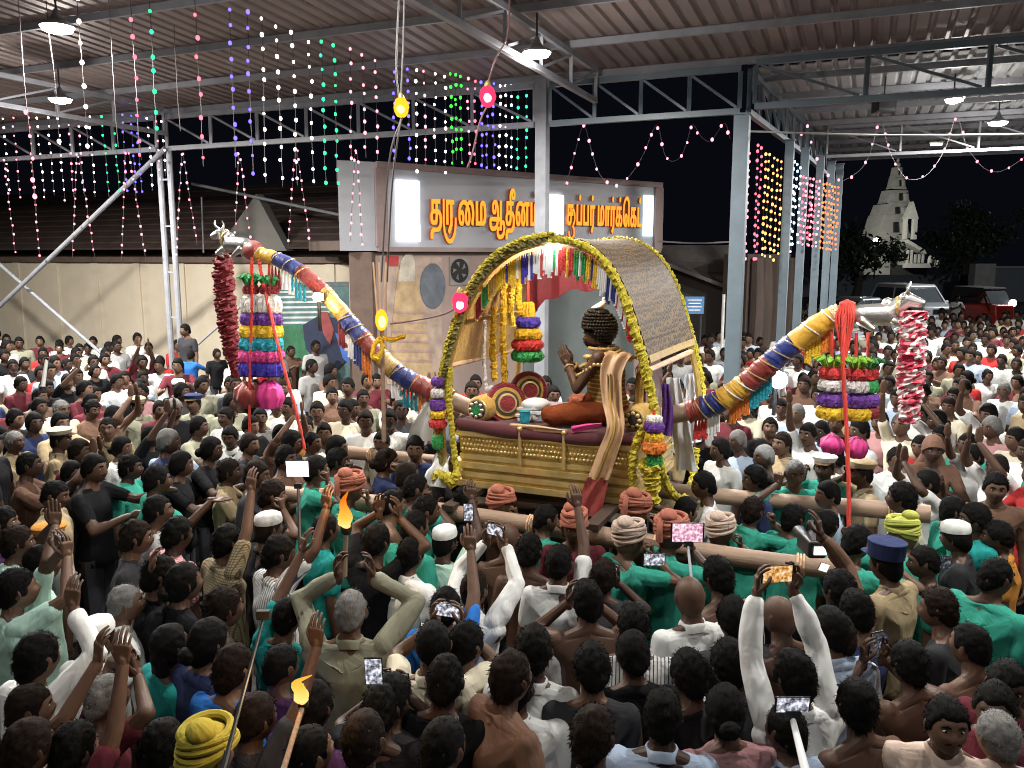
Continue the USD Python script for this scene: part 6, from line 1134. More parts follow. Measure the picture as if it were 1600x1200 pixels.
# ================================================================== THE CROWD
SKINS = ['skin_a', 'skin_b', 'skin_c', 'skin_d']
for n_, c_ in zip(SKINS, ((0.080, 0.040, 0.025), (0.115, 0.060, 0.038), (0.055, 0.027, 0.018), (0.165, 0.092, 0.060))): skin_like(n_, c_)
def hairmat(name, c): return mk(name, c, 0.75, var=0.4, scale=30, bump=0.35, bscale=45, dist=0.006, spec=0.08, vec=(3.5, 1.0, 0.7))
LOOKS['strand_black'] = usdkit.material(stage, '/World/Looks/strand_black', {'d': ('diffuse_bsdf', {'color': (0.004, 0.0038, 0.0038)})}, [], surface='d.BSDF'); LOOKS['strand_grey'] = usdkit.material(stage, '/World/Looks/strand_grey', {'d': ('diffuse_bsdf', {'color': (0.13, 0.13, 0.125)})}, [], surface='d.BSDF')
hairmat('hair_black', (0.0065, 0.006, 0.006)); hairmat('hair_brown', (0.014, 0.009, 0.007)); hairmat('hair_grey', (0.17, 0.165, 0.16))
PAL = dict(white=(0.70, 0.71, 0.70), cream=(0.62, 0.57, 0.44), khaki=(0.36, 0.28, 0.17), olive=(0.27, 0.27, 0.20), grey=(0.30, 0.30, 0.30), black=(0.009, 0.009, 0.011), navy=(0.025, 0.035, 0.09), blue=(0.03, 0.15, 0.50), sky=(0.34, 0.42, 0.55), maroon=(0.12, 0.025, 0.035), brown=(0.15, 0.085, 0.06), green=(0.035, 0.27, 0.20), mint=(0.42, 0.62, 0.54), pink=(0.42, 0.22, 0.23), yellow=(0.36, 0.30, 0.045), purple=(0.07, 0.03, 0.09), orange=(0.45, 0.20, 0.04), teal=(0.02, 0.28, 0.27), darkgrey=(0.035, 0.035, 0.04), red=(0.35, 0.03, 0.03), terracotta=(0.31, 0.115, 0.08), pale=(0.58, 0.45, 0.38), lime=(0.40, 0.42, 0.10))
for k_, c_ in PAL.items(): cloth('cloth_'+k_, c_)
cloth('cloth_checked', (0.55, 0.34, 0.35), stripe=((0.24, 0.06, 0.08), 'xz', 14.0)); cloth('cloth_striped', (0.62, 0.62, 0.60), stripe=((0.05, 0.05, 0.08), 'x', 16.0)); cloth('cloth_plaid', (0.10, 0.13, 0.20), stripe=((0.42, 0.42, 0.44), 'xz', 12.0)); cloth('cloth_patterned', (0.30, 0.26, 0.16), stripe=((0.10, 0.07, 0.05), 'xz', 20.0))
mk('eye_white', (0.40, 0.36, 0.32), 0.25, var=0.05); mk('iris_dark', (0.012, 0.008, 0.006), 0.15); cloth('cap_band_brown', (0.10, 0.06, 0.035))
mk('lower_dark', (0.03, 0.03, 0.04), 0.8, var=0.3); mk('lower_white', (0.6, 0.6, 0.57), 0.8, var=0.15)
glow('screen_white', (1.0, 0.97, 0.97), 1.6); mk('phone_black', (0.01, 0.01, 0.011), 0.25)
def screen(name, cols, strength, scale):
    LOOKS[name] = usdkit.material(stage, '/World/Looks/'+name, {'tc': ('texture_coordinate', {}), 'v': ('noise_texture', {'scale': scale, 'detail': 3.0}), 'r': ('rgb_ramp', {'ramp': cols}), 'e': ('emission', {'strength': strength})},
        [('tc.object', 'v.vector'), ('v.fac', 'r.fac'), ('r.color', 'e.color')], surface='e.emission')
screen('screen_crowd', [(0.35, (0.03, 0.03, 0.04)), (0.5, (0.35, 0.36, 0.42)), (0.62, (0.9, 0.9, 1.0))], 1.1, 55)
screen('screen_pink', [(0.35, (0.45, 0.16, 0.28)), (0.5, (0.85, 0.48, 0.62)), (0.65, (1.0, 0.9, 0.95))], 1.1, 60)
screen('screen_orange', [(0.35, (0.30, 0.10, 0.02)), (0.5, (0.85, 0.42, 0.12)), (0.65, (1.0, 0.85, 0.55))], 1.0, 60)
CENTER = S(UC, 6.6)
def face_to(p, q): return -math.degrees(math.atan2(q[0]-p[0], q[1]-p[1]))
MARKS = [(543, 800, 'the upper torch flame'), (478, 1078, 'the lower torch flame'), (465, 732, 'the white tablet'), (1075, 832, 'the pink phone screen'), (1238, 1100, 'the gimbal phone'), (1397, 875, 'the navy cap'), (634, 868, 'the square black haircut'), (585, 1050, 'the bright upright phone'), (390, 690, 'the straight red rope'), (476, 700, 'the slanting red rope'), (850, 770, 'the gold box'), (1326, 820, 'the long red rope'), (1325, 690, 'the pink balls'), (272, 520, 'the pipe column'), (1150, 580, 'the tall blue column'), (1420, 640, 'the red-white garland'), (1215, 600, 'the video lamp'), (88, 690, 'the pale police cap'), (1010, 780, 'the front right post'), (705, 745, 'the left front post'), (0, 1190, 'the lower left corner'), (1600, 1190, 'the lower right corner'), (805, 1080, 'the bottom centre'), (0, 830, 'the left edge'), (1600, 830, 'the right edge'), (1538, 490, 'the red rickshaw'), (1424, 490, 'the white car'), (545, 960, 'the olive shirt'), (1225, 878, 'the orange screen'), (190, 1050, 'the clasped hands'), (1080, 935, 'the shiny bald head'), (620, 600, 'the curved pole'), (440, 600, 'the twin hangings'), (1150, 700, 'the right pole'), (85, 830, 'the orange cap'), (1420, 830, 'the yellow headscarf')]
def where(px, py, skip=None):
    best = sorted(((px-x)**2+(py-y)**2, x, y, n) for x, y, n in MARKS if n != skip)[0]; d = math.sqrt(best[0]); dx, dy = px-best[1], py-best[2]
    if d < 14: return 'at '+best[3]
    v_ = 'below' if dy > 0.4*abs(dx) else 'above' if dy < -0.4*abs(dx) else ''; h_ = 'left' if dx < -0.4*abs(dy) else 'right' if dx > 0.4*abs(dy) else ''
    rel = (v_+' and '+h_+' of' if v_ and h_ else v_ if v_ else h_+' of'); return ('just ' if d < 55 else '' if d < 130 else 'well ')+rel+' '+best[3]
HAIRWORD = dict(short='short hair', thick='thick hair', crop='cropped hair', fringe='a balding crown', bald='a bald head', bun='hair in a bun', long='long hair', police='an officer cap', kepi='a navy cap', topi='a white cap', turban='a wound turban', scarf='a headscarf')
POSEWORD = dict(D='arms down', H='holding a phone high', h='palms joined overhead', C='palms joined', F='arms forward', L='hand on pole', P='an arm stretched out', B='hands on head', O='one hand raised', o='left hand raised', S='holding a stick', E='elbows wide, hands up', K='phone at the face', X='arms stretched up')
labels_used = {}
def arms_of(code, j):
    r = lambda a: float(rng.uniform(-a, a))*j
    if code == 'D': return {1: DOWN(1, 0.03+r(.06), 0.26+r(.03)), -1: DOWN(-1, 0.03+r(.06), 0.26+r(.03))}
    if code == 'H': z, y = 1.80+r(.10), 0.30+r(.06); return {1: HIGH(1, 0.07, y, z), -1: HIGH(-1, 0.07, y, z)}
    if code == 'h': z, y = 1.74+r(.08), 0.18+r(.08); return {1: FLATUP(1, .036, y, z), -1: FLATUP(-1, .036, y, z)}
    if code == 'C': return {1: CHEST(1), -1: CHEST(-1)}
    if code == 'F': return {1: FRONT(1, .14+r(.05), .40+r(.05), 1.28+r(.12)), -1: FRONT(-1, .14+r(.05), .38+r(.08), 1.25+r(.12))}
    if code == 'L': return {1: CARRY(1), -1: DOWN(-1)}
    if code == 'P': return {1: POINT(1), -1: DOWN(-1)}
    if code == 'B': return {1: HEADH(1), -1: HEADH(-1)}
    if code == 'E': return {1: HIGH(1, 0.10, 0.16, 1.72), -1: HIGH(-1, 0.10, 0.16, 1.72)}
    if code == 'O': return {1: ONE(1, .08+r(.08), .28+r(.08), 1.84+r(.1)), -1: DOWN(-1)}
    if code == 'o': return {-1: ONE(-1, .08+r(.08), .28+r(.08), 1.84+r(.1)), 1: DOWN(1)}
    if code == 'K': z = 1.50+r(.07); return {1: FACE(1, .075, .26+r(.04), z), -1: FACE(-1, .075, .26+r(.04), z)}
    if code == 'X': return {1: XUP(1), -1: XUP(-1)}
    if code == 'S': return {1: STICK(1), -1: FRONT(-1, .12, .34, 1.30)}
GEO = {}
def geometry(hi, code, shirt, sleeve, lower, build, head, lean, uniq):
    key = (hi, code, shirt, sleeve, lower, round(build, 2), uniq)
    if key not in GEO:
        GEO[key] = make_pose(hi, arms_of(code, 1.0 if uniq else 0.6), head=head, lean=lean, build=build, shirt=shirt, sleeve=sleeve, lower=lower)
    return GEO[key]
HAIRGEO = {}; STRANDS = {}
PHONES = []
def person(px, py, code='D', face='p', shirt='white', hair='short', skin=None, scale=None, opt='', label=None, level=2, head=None, pos=None, group=None, word='man'):
    """level 2: own pose and fingers; 1: shared light pose. (px, py): the head's centre in the picture."""
    sc = scale if scale else float(rng.uniform(0.91, 0.99) if py > 780 else rng.uniform(0.95, 1.03)); sk = skin if skin else SKINS[int(rng.choice(4, p=(0.4, 0.3, 0.22, 0.08)))]
    p = at_z(px, py, 1.575*sc) if pos is None else np.asarray(pos, float); z0 = 0.0 if pos is None else pos[2]
    rot = (face_to(p, CENTER)+float(rng.normal(0, 9)) if face == 'p' else float(face)+float(rng.normal(0, 5)))
    if hair in ('bun', 'long'): opt = opt.replace('bare', '')
    sh_kind = 'none' if 'bare' in opt else 'collar' if (shirt in ('white', 'cream', 'khaki', 'sky', 'olive', 'pale') and level == 2) else 'shirt'
    sleeve = 1.85 if 'long' in opt else 0.62; lower = 'dhoti' if 'dhoti' in opt else 'trousers'; build = 1.12 if 'stout' in opt else 0.94 if 'slim' in opt else 1.0
    hd = head if head else (float(rng.normal(0, 0.15)), float(rng.normal(0.02, 0.08)))
    if level == 2: parts, HM, palms = geometry(True, code, sh_kind, sleeve, lower, build, hd, 0.03, len(GEO))
    else:
        var = int(rng.integers(0, 3)); parts, HM, palms = geometry(False, code, sh_kind, sleeve, lower, 1.0, ((-0.2, 0.05), (0.15, 0.0), (0.3, 0.08))[var], 0.02, -1-var)
    if label is None:
        back = abs(((rot+180) % 360)-180) < 70; tone_ = dict(darkgrey='dark grey', sky='light blue', mint='pale green', lime='yellow', pale='pale pink').get(shirt, shirt); colw = 'bare chested' if 'bare' in opt else f'in {tone_} shirt' if hair != 'police' and hair != 'kepi' else f'in {tone_} uniform'
        w_ = word if hair not in ('bun', 'long') else 'woman'; colw = colw.replace('shirt', 'blouse') if w_ == 'woman' else colw
        tone = {'hair_grey': 'grey ', }.get('hair_grey' if 'greyhair' in opt else '', '')
        if level == 2: label = f'{w_} {colw}, {tone}{HAIRWORD[hair]}, {POSEWORD[code]}, {where(px, py)}'
        else: label = f'{w_} {colw}, {POSEWORD[code]}, {"seen from behind" if back else "facing us"}, {where(px, py)}'
    for cut in (', arms down', ', '+HAIRWORD[hair], ', facing us', 'well ', 'just ', 'grey '):   # keep to sixteen words, place last
        if len(label.split()) > 16: label = label.replace(cut, '', 1)
    x = thing('person', label, 'person', (p[0], p[1], z0), rot, group)
    labels_used.setdefault(label, []).append(x.GetPrim())
    x.AddScaleOp().Set(Gf.Vec3f(sc, sc, sc))
    lowm = 'lower_white' if lower == 'dhoti' else 'lower_dark'
    for n_, m_ in parts.items():
        obj(n_, m_, sk if n_ == 'body' else 'cloth_'+shirt if n_ == 'shirt' else lowm, x, smooth=True if n_ != 'trousers' else 40, world=False)
    hk = (hair, int(rng.integers(0, 5)) if level == 2 else 0, 3 if level == 2 else 2)
    if hk not in HAIRGEO: HAIRGEO[hk] = hair_mesh(hair, hk[2], hk[1]+1)
    hm = 'hair_grey' if 'greyhair' in opt else ('hair_black' if rng.random() < 0.8 else 'hair_brown')
    capc = {'police': 'khaki', 'kepi': 'navy', 'topi': 'white', 'turban': 'terracotta', 'scarf': 'maroon'}.get(hair, 'white')
    for o_ in opt.split():
        if o_.startswith('cap:'): capc = o_[4:]
    for n_, m_, mt in hm_parts(HAIRGEO[hk], HM): obj(n_, m_, hm if mt is None else 'cap_band_brown' if mt == 'cap_band' else 'cloth_'+capc, x, smooth=50, world=False)
    if level == 2 and hair in ('short', 'thick', 'crop', 'bun', 'long', 'fringe'):
        sk_ = (hair, hk[1])
        if sk_ not in STRANDS: STRANDS[sk_] = strand_set(hair, hk[1], 420)
        P = STRANDS[sk_] @ HM[:3, :3].T+HM[:3, 3]; cv = curves(str(x.GetPath())+'/hair_strands', P, 0.0030, 'strand_grey' if hm == 'hair_grey' else 'strand_black'); meta(cv.GetPrim(), kind='stuff')
    d_ = abs(((rot+180) % 360)-180)
    if d_ > 55:                                                        # a face that can be seen
        obj('left_eye' if False else 'eye', moved(EYE_L, HM), 'eye_white', x, smooth=True, world=False); obj('eye', moved(EYE_R, HM), 'eye_white', x, smooth=True, world=False)
        if level == 2 or py > 560:
            for b_ in BROWS: obj('eyebrow', moved(b_, HM), 'hair_black', x, world=False)
            for b_ in IRIS: obj('iris', moved(b_, HM), 'iris_dark', x, world=False)
        if rng.random() < 0.55 and hair not in ('bun', 'long', 'scarf'): obj('moustache', moved(MOUST, HM), hm, x, world=False)
    W_ = np.array(trimesh.transformations.translation_matrix((p[0], p[1], z0)) @ Rz(math.radians(rot)) @ np.diag([sc, sc, sc, 1]))
    if code in 'HK' and level == 2 and 'nophone' not in opt: AUTO_PHONES.append((x, W_, palms, px, py))
    return x, W_, palms
AUTO_PHONES = []
def hm_parts(lst, HM): return [(n_, moved(m_, HM), mt) for n_, m_, mt in lst]
EYE_R, EYE_L = [ell((s*0.031, 0.0790, 0.006), (0.0115, 0.007, 0.0065), 1) for s in (1, -1)]
IRIS = [ell((s*0.031, 0.0845, 0.006), (0.0052, 0.003, 0.0056), 1) for s in (1, -1)]
BROWS = [tube([(s*0.014, 0.094, 0.024), (s*0.030, 0.092, 0.030), (s*0.047, 0.082, 0.024)], [0.004, 0.0048, 0.003], 5) for s in (1, -1)]
MOUST = moustache_mesh()
def phone(px, label, M, mat='screen_crowd', w=0.075, h=0.155, roll=0.0, tilt=0.0, cat_='phone'):
    """M: the phone's centre (x right, y away from the viewer, z up)."""
    t = thing('phone', label, cat_, M[:3, 3]); R = M @ Ry(roll) @ Rx(tilt)
    b_ = m2t(rbox(-w/2, w/2, -0.0045, 0.0045, -h/2, h/2, 0.004)); obj('case', moved(b_, R), 'phone_black', t, smooth=30)
    obj('screen', moved(box((0, -0.0058, 0), (w*0.90, 0.0016, h*0.92)), R), mat, t); obj('camera_bump', moved(box((w*0.25, 0.006, h*0.36), (w*0.25, 0.004, h*0.12)), R), 'phone_black', t); return t
def held(res, label, mat, w=0.075, h=0.155, roll=0.0, both=True, tilt=0.15):
    x, W_, palms = res; ps = [palms[s] @ trimesh.transformations.translation_matrix((0, 0.03, 0.085)) for s in (palms if both else [1])]
    c = np.mean([(W_ @ p_)[:3, 3] for p_ in ps], axis=0); d = c-EYE; yaw = math.atan2(W_[1, 0], W_[0, 0])
    M = trimesh.transformations.translation_matrix(c) @ Rz(yaw); phone(0, label, M, mat, w, h, roll, tilt); return c

# ---- the people one can tell apart, by the place of their heads in the picture
P_ = person
# back left: onlookers by the wall and the pipe column
P_(292, 517, 'D', 'p', 'black', 'short', label='dark man standing highest, behind the pipe column against the cream wall', pos=None, scale=1.0) if False else None
pc = S(-11.75, 12.0, 0)
def ledge(label, c, s):
    t = thing('plinth', label, 'plinth', c, SITE_DEG); m_ = box((0, 0, s[2]/2), s); m_.apply_transform(basis(U, V, Z, c)); obj('block', m_, 'concrete', t); m_ = box((0, 0, s[2]+0.02), (s[0]*1.06, s[1]*1.06, 0.036)); m_.apply_transform(basis(U, V, Z, c)); obj('cap', m_, 'concrete', t)
a_ = at_y(296, 517, 15.2); ledge('low concrete plinth at the foot of the pipe column, under three onlookers', (a_*[1, 1, 0]+np.array([0.25, -0.6, 0])), (1.9, 1.7, 0.42))
def on_ledge(px, py, Y, up_, *a, **k):
    q = at_y(px, py, Y); return person(px, py, *a, pos=(q[0], q[1], up_), scale=(q[2]-up_)/1.575, level=1, **k)
on_ledge(292, 516, 15.3, 0.46, 'D', 150, 'darkgrey', 'short', label='man in dark shirt standing highest, half hidden behind the pipe column')
on_ledge(297, 556, 14.4, 0.46, 'F', -20, 'blue', 'short', label='man in bright blue shirt seen from behind at the pipe column')
on_ledge(338, 553, 14.2, 0.46, 'D', 'p', 'black', 'short', label='man in black shirt with elbows out, right of the bright blue shirt')
for a in [
 # (px, py, pose, face, shirt, hair, options)
 (6, 556, 'D', 'p', 'black', 'short', ''), (37, 568, 'D', 'p', 'darkgrey', 'short', ''), (30, 600, 'D', 'p', 'maroon', 'short', ''), (103, 597, 'O', 'p', 'black', 'short', ''), (118, 588, 'D', 'p', 'grey', 'short', ''), (147, 580, 'D', 'p', 'black', 'bun', ''),
 (180, 596, 'D', 'p', 'white', 'short', ''), (222, 566, 'H', 'p', 'maroon', 'short', ''), (250, 571, 'D', 180, 'white', 'short', ''), (277, 604, 'D', 'p', 'black', 'topi', ''), (247, 640, 'D', 'p', 'maroon', 'short', ''), (60, 636, 'D', 'p', 'white', 'short', ''),
 (20, 655, 'D', 'p', 'black', 'thick', ''), (215, 610, 'D', 'p', 'black', 'short', ''), (225, 612, 'D', 170, 'pink', 'short', ''), (360, 600, 'D', 180, 'grey', 'short', '')]:
    P_(*a[:6], opt=a[6], level=1)
P_(304, 630, 'D', 190, 'olive', 'police', opt='cap:navy')
P_(92, 640, 'D', 'p', 'cream', 'crop', opt='greyhair'); P_(140, 640, 'D', 'p', 'brown', 'thick', opt='stout'); P_(171, 668, 'D', 195, 'khaki', 'crop', opt='')
P_(87, 688, 'D', -60, 'khaki', 'police', opt='cap:cream', label='officer in khaki with a pale cap seen from behind, left side of the crowd')
P_(211, 634, 'D', 'p', 'olive', 'police', opt=''); P_(263, 690, 'F', -120, 'sky', 'crop', opt='long')
P_(357, 652, 'D', 180, 'white', 'short', opt=''); P_(362, 682, 'D', 175, 'white', 'short', opt=''); P_(18, 690, 'D', 'p', 'khaki', 'crop', opt='greyhair'); P_(36, 728, 'F', -70, 'brown', 'crop', opt='')
P_(196, 731, 'D', 'p', 'green', 'thick', opt=''); P_(236, 752, 'P', -60, 'green', 'short', opt=''); P_(350, 738, 'F', -80, 'khaki', 'thick', opt=''); P_(392, 742, 'D', 'p', 'darkgrey', 'short', opt='')
# faces beyond the left pole
for a in [(408, 652, 'D', 185, 'grey', 'short', ''), (452, 636, 'D', 175, 'white', 'short', ''), (497, 642, 'D', 180, 'olive', 'short', ''), (520, 618, 'D', 190, 'brown', 'short', ''), (545, 604, 'D', 175, 'grey', 'short', ''), (541, 640, 'D', 180, 'cream', 'short', ''), (568, 622, 'D', 185, 'olive', 'short', ''), (572, 657, 'D', 180, 'white', 'short', ''), (610, 655, 'D', 170, 'white', 'short', ''),
          (450, 692, 'D', 'p', 'black', 'thick', ''), (480, 668, 'D', 180, 'orange', 'short', ''), (508, 676, 'D', 175, 'grey', 'short', ''), (600, 690, 'D', 160, 'cream', 'short', ''), (628, 640, 'D', 180, 'darkgrey', 'bun', ''), (520, 700, 'D', 'p', 'maroon', 'short', ''), (650, 700, 'D', 170, 'navy', 'short', '')]:
    P_(*a[:6], opt=a[6], level=1)
P_(513, 580, 'P', -110, 'brown', 'short', label='man with one arm stretched out to the right under the curved pole', level=1)
# bearers in green along the poles, with wound turbans
for a in [(415, 775, 'L', 'p', 'black', 'thick', ''), (540, 765, 'L', -67, 'green', 'turban', 'slim'), (596, 722, 'L', -67, 'navy', 'bun', ''), (520, 722, 'L', -67, 'green', 'short', ''), (485, 735, 'L', -67, 'green', 'short', ''), (640, 765, 'L', -67, 'green', 'crop', ''), (655, 800, 'D', -67, 'green', 'crop', ''), (605, 790, 'F', -67, 'pale', 'short', 'bare'),
          (775, 790, 'L', -67, 'green', 'turban', 'bare'), (897, 822, 'D', 175, 'maroon', 'turban', ''), (984, 800, 'L', -70, 'green', 'turban', 'bare'), (1040, 835, 'L', -70, 'green', 'turban', ''), (975, 845, 'L', -70, 'green', 'turban', 'cap:pale'), (1118, 832, 'L', -67, 'green', 'turban', 'cap:pale'), (1170, 800, 'L', -67, 'green', 'thick', ''), (1330, 850, 'L', -67, 'green', 'short', ''),
          (1188, 748, 'D', 'p', 'navy', 'bun', ''), (1232, 812, 'L', -67, 'green', 'thick', ''), (1284, 822, 'L', -67, 'green', 'short', ''), (1065, 800, 'D', -67, 'maroon', 'short', ''), (845, 812, 'L', -67, 'green', 'crop', ''), (720, 782, 'D', -67, 'black', 'thick', ''), (1290, 730, 'L', 150, 'green', 'police', 'cap:white'), (1354, 740, 'L', 'p', 'khaki', 'police', 'cap:khaki'), (1240, 738, 'L', 170, 'green', 'crop', 'greyhair'), (1203, 668, 'D', 170, 'black', 'short', ''), (1228, 694, 'D', 110, 'khaki', 'short', ''), (1398, 716, 'D', 185, 'white', 'crop', ''), (1455, 700, 'C', 180, 'brown', 'scarf', 'cap:brown')]:
    P_(*a[:6], opt=a[6])
# middle left and the people with raised hands
P_(88, 842, 'D', 120, 'grey', 'police', opt='cap:orange', label='person in an orange peaked cap turned to the left, near the left edge')
for a in [(15, 850, 'D', 'p', 'mint', 'thick', ''), (52, 884, 'h', 'p', 'mint', 'thick', ''), (12, 925, 'H', 'p', 'mint', 'thick', ''), (200, 842, 'D', 'p', 'darkgrey', 'thick', ''), (266, 838, 'D', 'p', 'checked', 'thick', 'stout'), (345, 850, 'O', 'p', 'patterned', 'thick', ''), (236, 902, 'D', 'p', 'black', 'thick', ''), (275, 915, 'D', 'p', 'black', 'bun', ''), (337, 955, 'D', 'p', 'darkgrey', 'thick', 'stout'),
          (183, 945, 'o', 'p', 'white', 'crop', 'greyhair'), (140, 1005, 'D', 'p', 'white', 'topi', ''), (42, 1035, 'O', 'p', 'white', 'thick', 'long'), (252, 1015, 'D', 'p', 'teal', 'long', ''), (352, 1052, 'D', 'p', 'blue', 'thick', ''), (312, 1010, 'D', 'p', 'navy', 'bun', ''), (28, 1110, 'O', -60, 'white', 'crop', ''), (150, 1096, 'B', 'p', 'maroon', 'crop', 'greyhair'),
          (312, 1192, 'D', 'p', 'brown', 'turban', 'cap:yellow'), (240, 1175, 'D', 'p', 'plaid', 'thick', ''), (100, 1180, 'O', 'p', 'maroon', 'thick', ''), (25, 1178, 'D', 'p', 'grey', 'short', '')]:
    P_(*a[:6], opt=a[6])
for a in [(410, 828, 'D', 'p', 'black', 'topi', ''), (425, 868, 'O', 'p', 'striped', 'thick', ''), (500, 830, 'D', 'p', 'teal', 'short', ''), (634, 870, 'D', 'p', 'white', 'thick', 'stout'), (580, 850, 'E', 'p', 'black', 'short', ''), (640, 826, 'D', 'p', 'green', 'crop', ''), (690, 850, 'O', 'p', 'mint', 'topi', ''),
          (792, 846, 'D', 'p', 'black', 'bald', 'bare'), (735, 925, 'H', 'p', 'white', 'crop', 'long'), (690, 955, 'O', 'p', 'blue', 'thick', ''), (440, 968, 'o', 'p', 'teal', 'crop', ''), (432, 1048, 'D', 'p', 'purple', 'crop', ''), (480, 1112, 'D', 'p', 'purple', 'thick', ''), (672, 1015, 'K', 'p', 'cream', 'crop', 'slim'), (605, 1100, 'D', 'p', 'darkgrey', 'thick', ''),
          (690, 1072, 'D', 'p', 'black', 'thick', ''), (722, 1015, 'D', 'p', 'black', 'thick', ''), (785, 1064, 'D', -55, 'brown', 'thick', ''), (560, 1165, 'D', 'p', 'maroon', 'crop', ''), (685, 1178, 'D', 'p', 'grey', 'crop', ''), (470, 1185, 'D', 'p', 'brown', 'crop', ''), (385, 1130, 'O', 'p', 'darkgrey', 'short', '')]:
    P_(*a[:6], opt=a[6])
bald = P_(545, 962, 'E', -8, 'olive', 'crop', opt='long stout greyhair', label='bald grey man in long sleeved olive shirt with both arms raised', head=(0.0, 0.0))
P_(805, 1082, 'D', -10, 'white', 'thick', opt='stout', label='broad man in white shirt with black hair seen from behind, bottom centre')
upr = P_(590, 1118, 'K', 'p', 'black', 'thick', opt='')
for a in [(825, 866, 'D', 'p', 'brown', 'thick', 'bare'), (872, 884, 'O', 'p', 'white', 'short', ''), (942, 905, 'K', 'p', 'darkgrey', 'thick', ''), (920, 945, 'K', 'p', 'black', 'thick', 'bare nophone'), (990, 985, 'D', 'p', 'striped', 'thick', 'stout'), (1084, 938, 'D', 'p', 'white', 'bald', ''), (1130, 905, 'D', 'p', 'brown', 'thick', 'bare'), (1152, 972, 'D', 'p', 'darkgrey', 'short', ''),
          (832, 1024, 'D', 'p', 'white', 'thick', ''), (926, 1052, 'D', 'p', 'darkgrey', 'thick', ''), (992, 1030, 'D', 'p', 'black', 'short', ''), (1084, 1062, 'D', 'p', 'black', 'thick', ''), (1035, 1128, 'D', 'p', 'sky', 'thick', 'stout'), (1150, 1045, 'D', 'p', 'darkgrey', 'thick', ''), (1140, 1120, 'D', 'p', 'pink', 'bun', ''), (925, 1160, 'D', 'p', 'plaid', 'thick', '')]:
    P_(*a[:6], opt=a[6])
gim = P_(1252, 1066, 'X', 14, 'white', 'thick', opt='long', label='man in long sleeved white shirt, black hair, arms stretched up with the orange phone', scale=0.98)
held(gim, 'phone with an orange screen held high by the man in long white sleeves', 'screen_orange', 0.082, 0.150, math.pi/2)
ora = P_(1226, 968, 'D', 'p', 'brown', 'bald', opt='bare slim', label='bald bare shouldered man just below the orange phone screen')
P_(1396, 884, 'D', 'p', 'khaki', 'kepi', opt='stout cap:navy', label='police officer in khaki with a navy cap seen from behind, right of the crowd')
for a in [(1420, 838, 'D', 'p', 'green', 'turban', 'cap:lime'), (1455, 880, 'D', 'p', 'green', 'crop', ''), (1548, 905, 'D', -60, 'green', 'crop', 'stout'), (1480, 955, 'D', 'p', 'darkgrey', 'thick', ''), (1322, 928, 'O', 'p', 'brown', 'thick', 'long'), (1318, 1000, 'D', 'p', 'white', 'short', ''), (1305, 990, 'D', 'p', 'sky', 'short', ''), (1432, 1045, 'K', 'p', 'brown', 'thick', 'bare'), (1528, 1015, 'D', 'p', 'black', 'crop', 'bare'),
          (1240, 1150, 'D', 'p', 'sky', 'crop', ''), (1350, 1110, 'D', 'p', 'brown', 'thick', 'bare'), (1578, 1065, 'D', 130, 'maroon', 'crop', ''), (1480, 798, 'D', -100, 'green', 'short', ''), (1535, 812, 'D', 'p', 'teal', 'short', ''), (1570, 840, 'D', 'p', 'orange', 'short', ''), (1505, 842, 'D', 'p', 'darkgrey', 'topi', ''), (1555, 760, 'D', 150, 'brown', 'short', ''), (1420, 780, 'D', 'p', 'cream', 'thick', ''), (1350, 960, 'D', 'p', 'navy', 'thick', '')]:
    P_(*a[:6], opt=a[6])
P_(1478, 1125, 'D', 160, 'pale', 'short', label='man in pale shirt whose face is turned towards us, bottom right', head=(0.25, 0.15)); P_(1572, 1160, 'D', 'p', 'grey', 'crop', opt='greyhair', label='grey haired man at the bottom right corner'); P_(1555, 1100, 'D', 150, 'maroon', 'short', label='man with a clear face turned to the left at the right edge, low down')

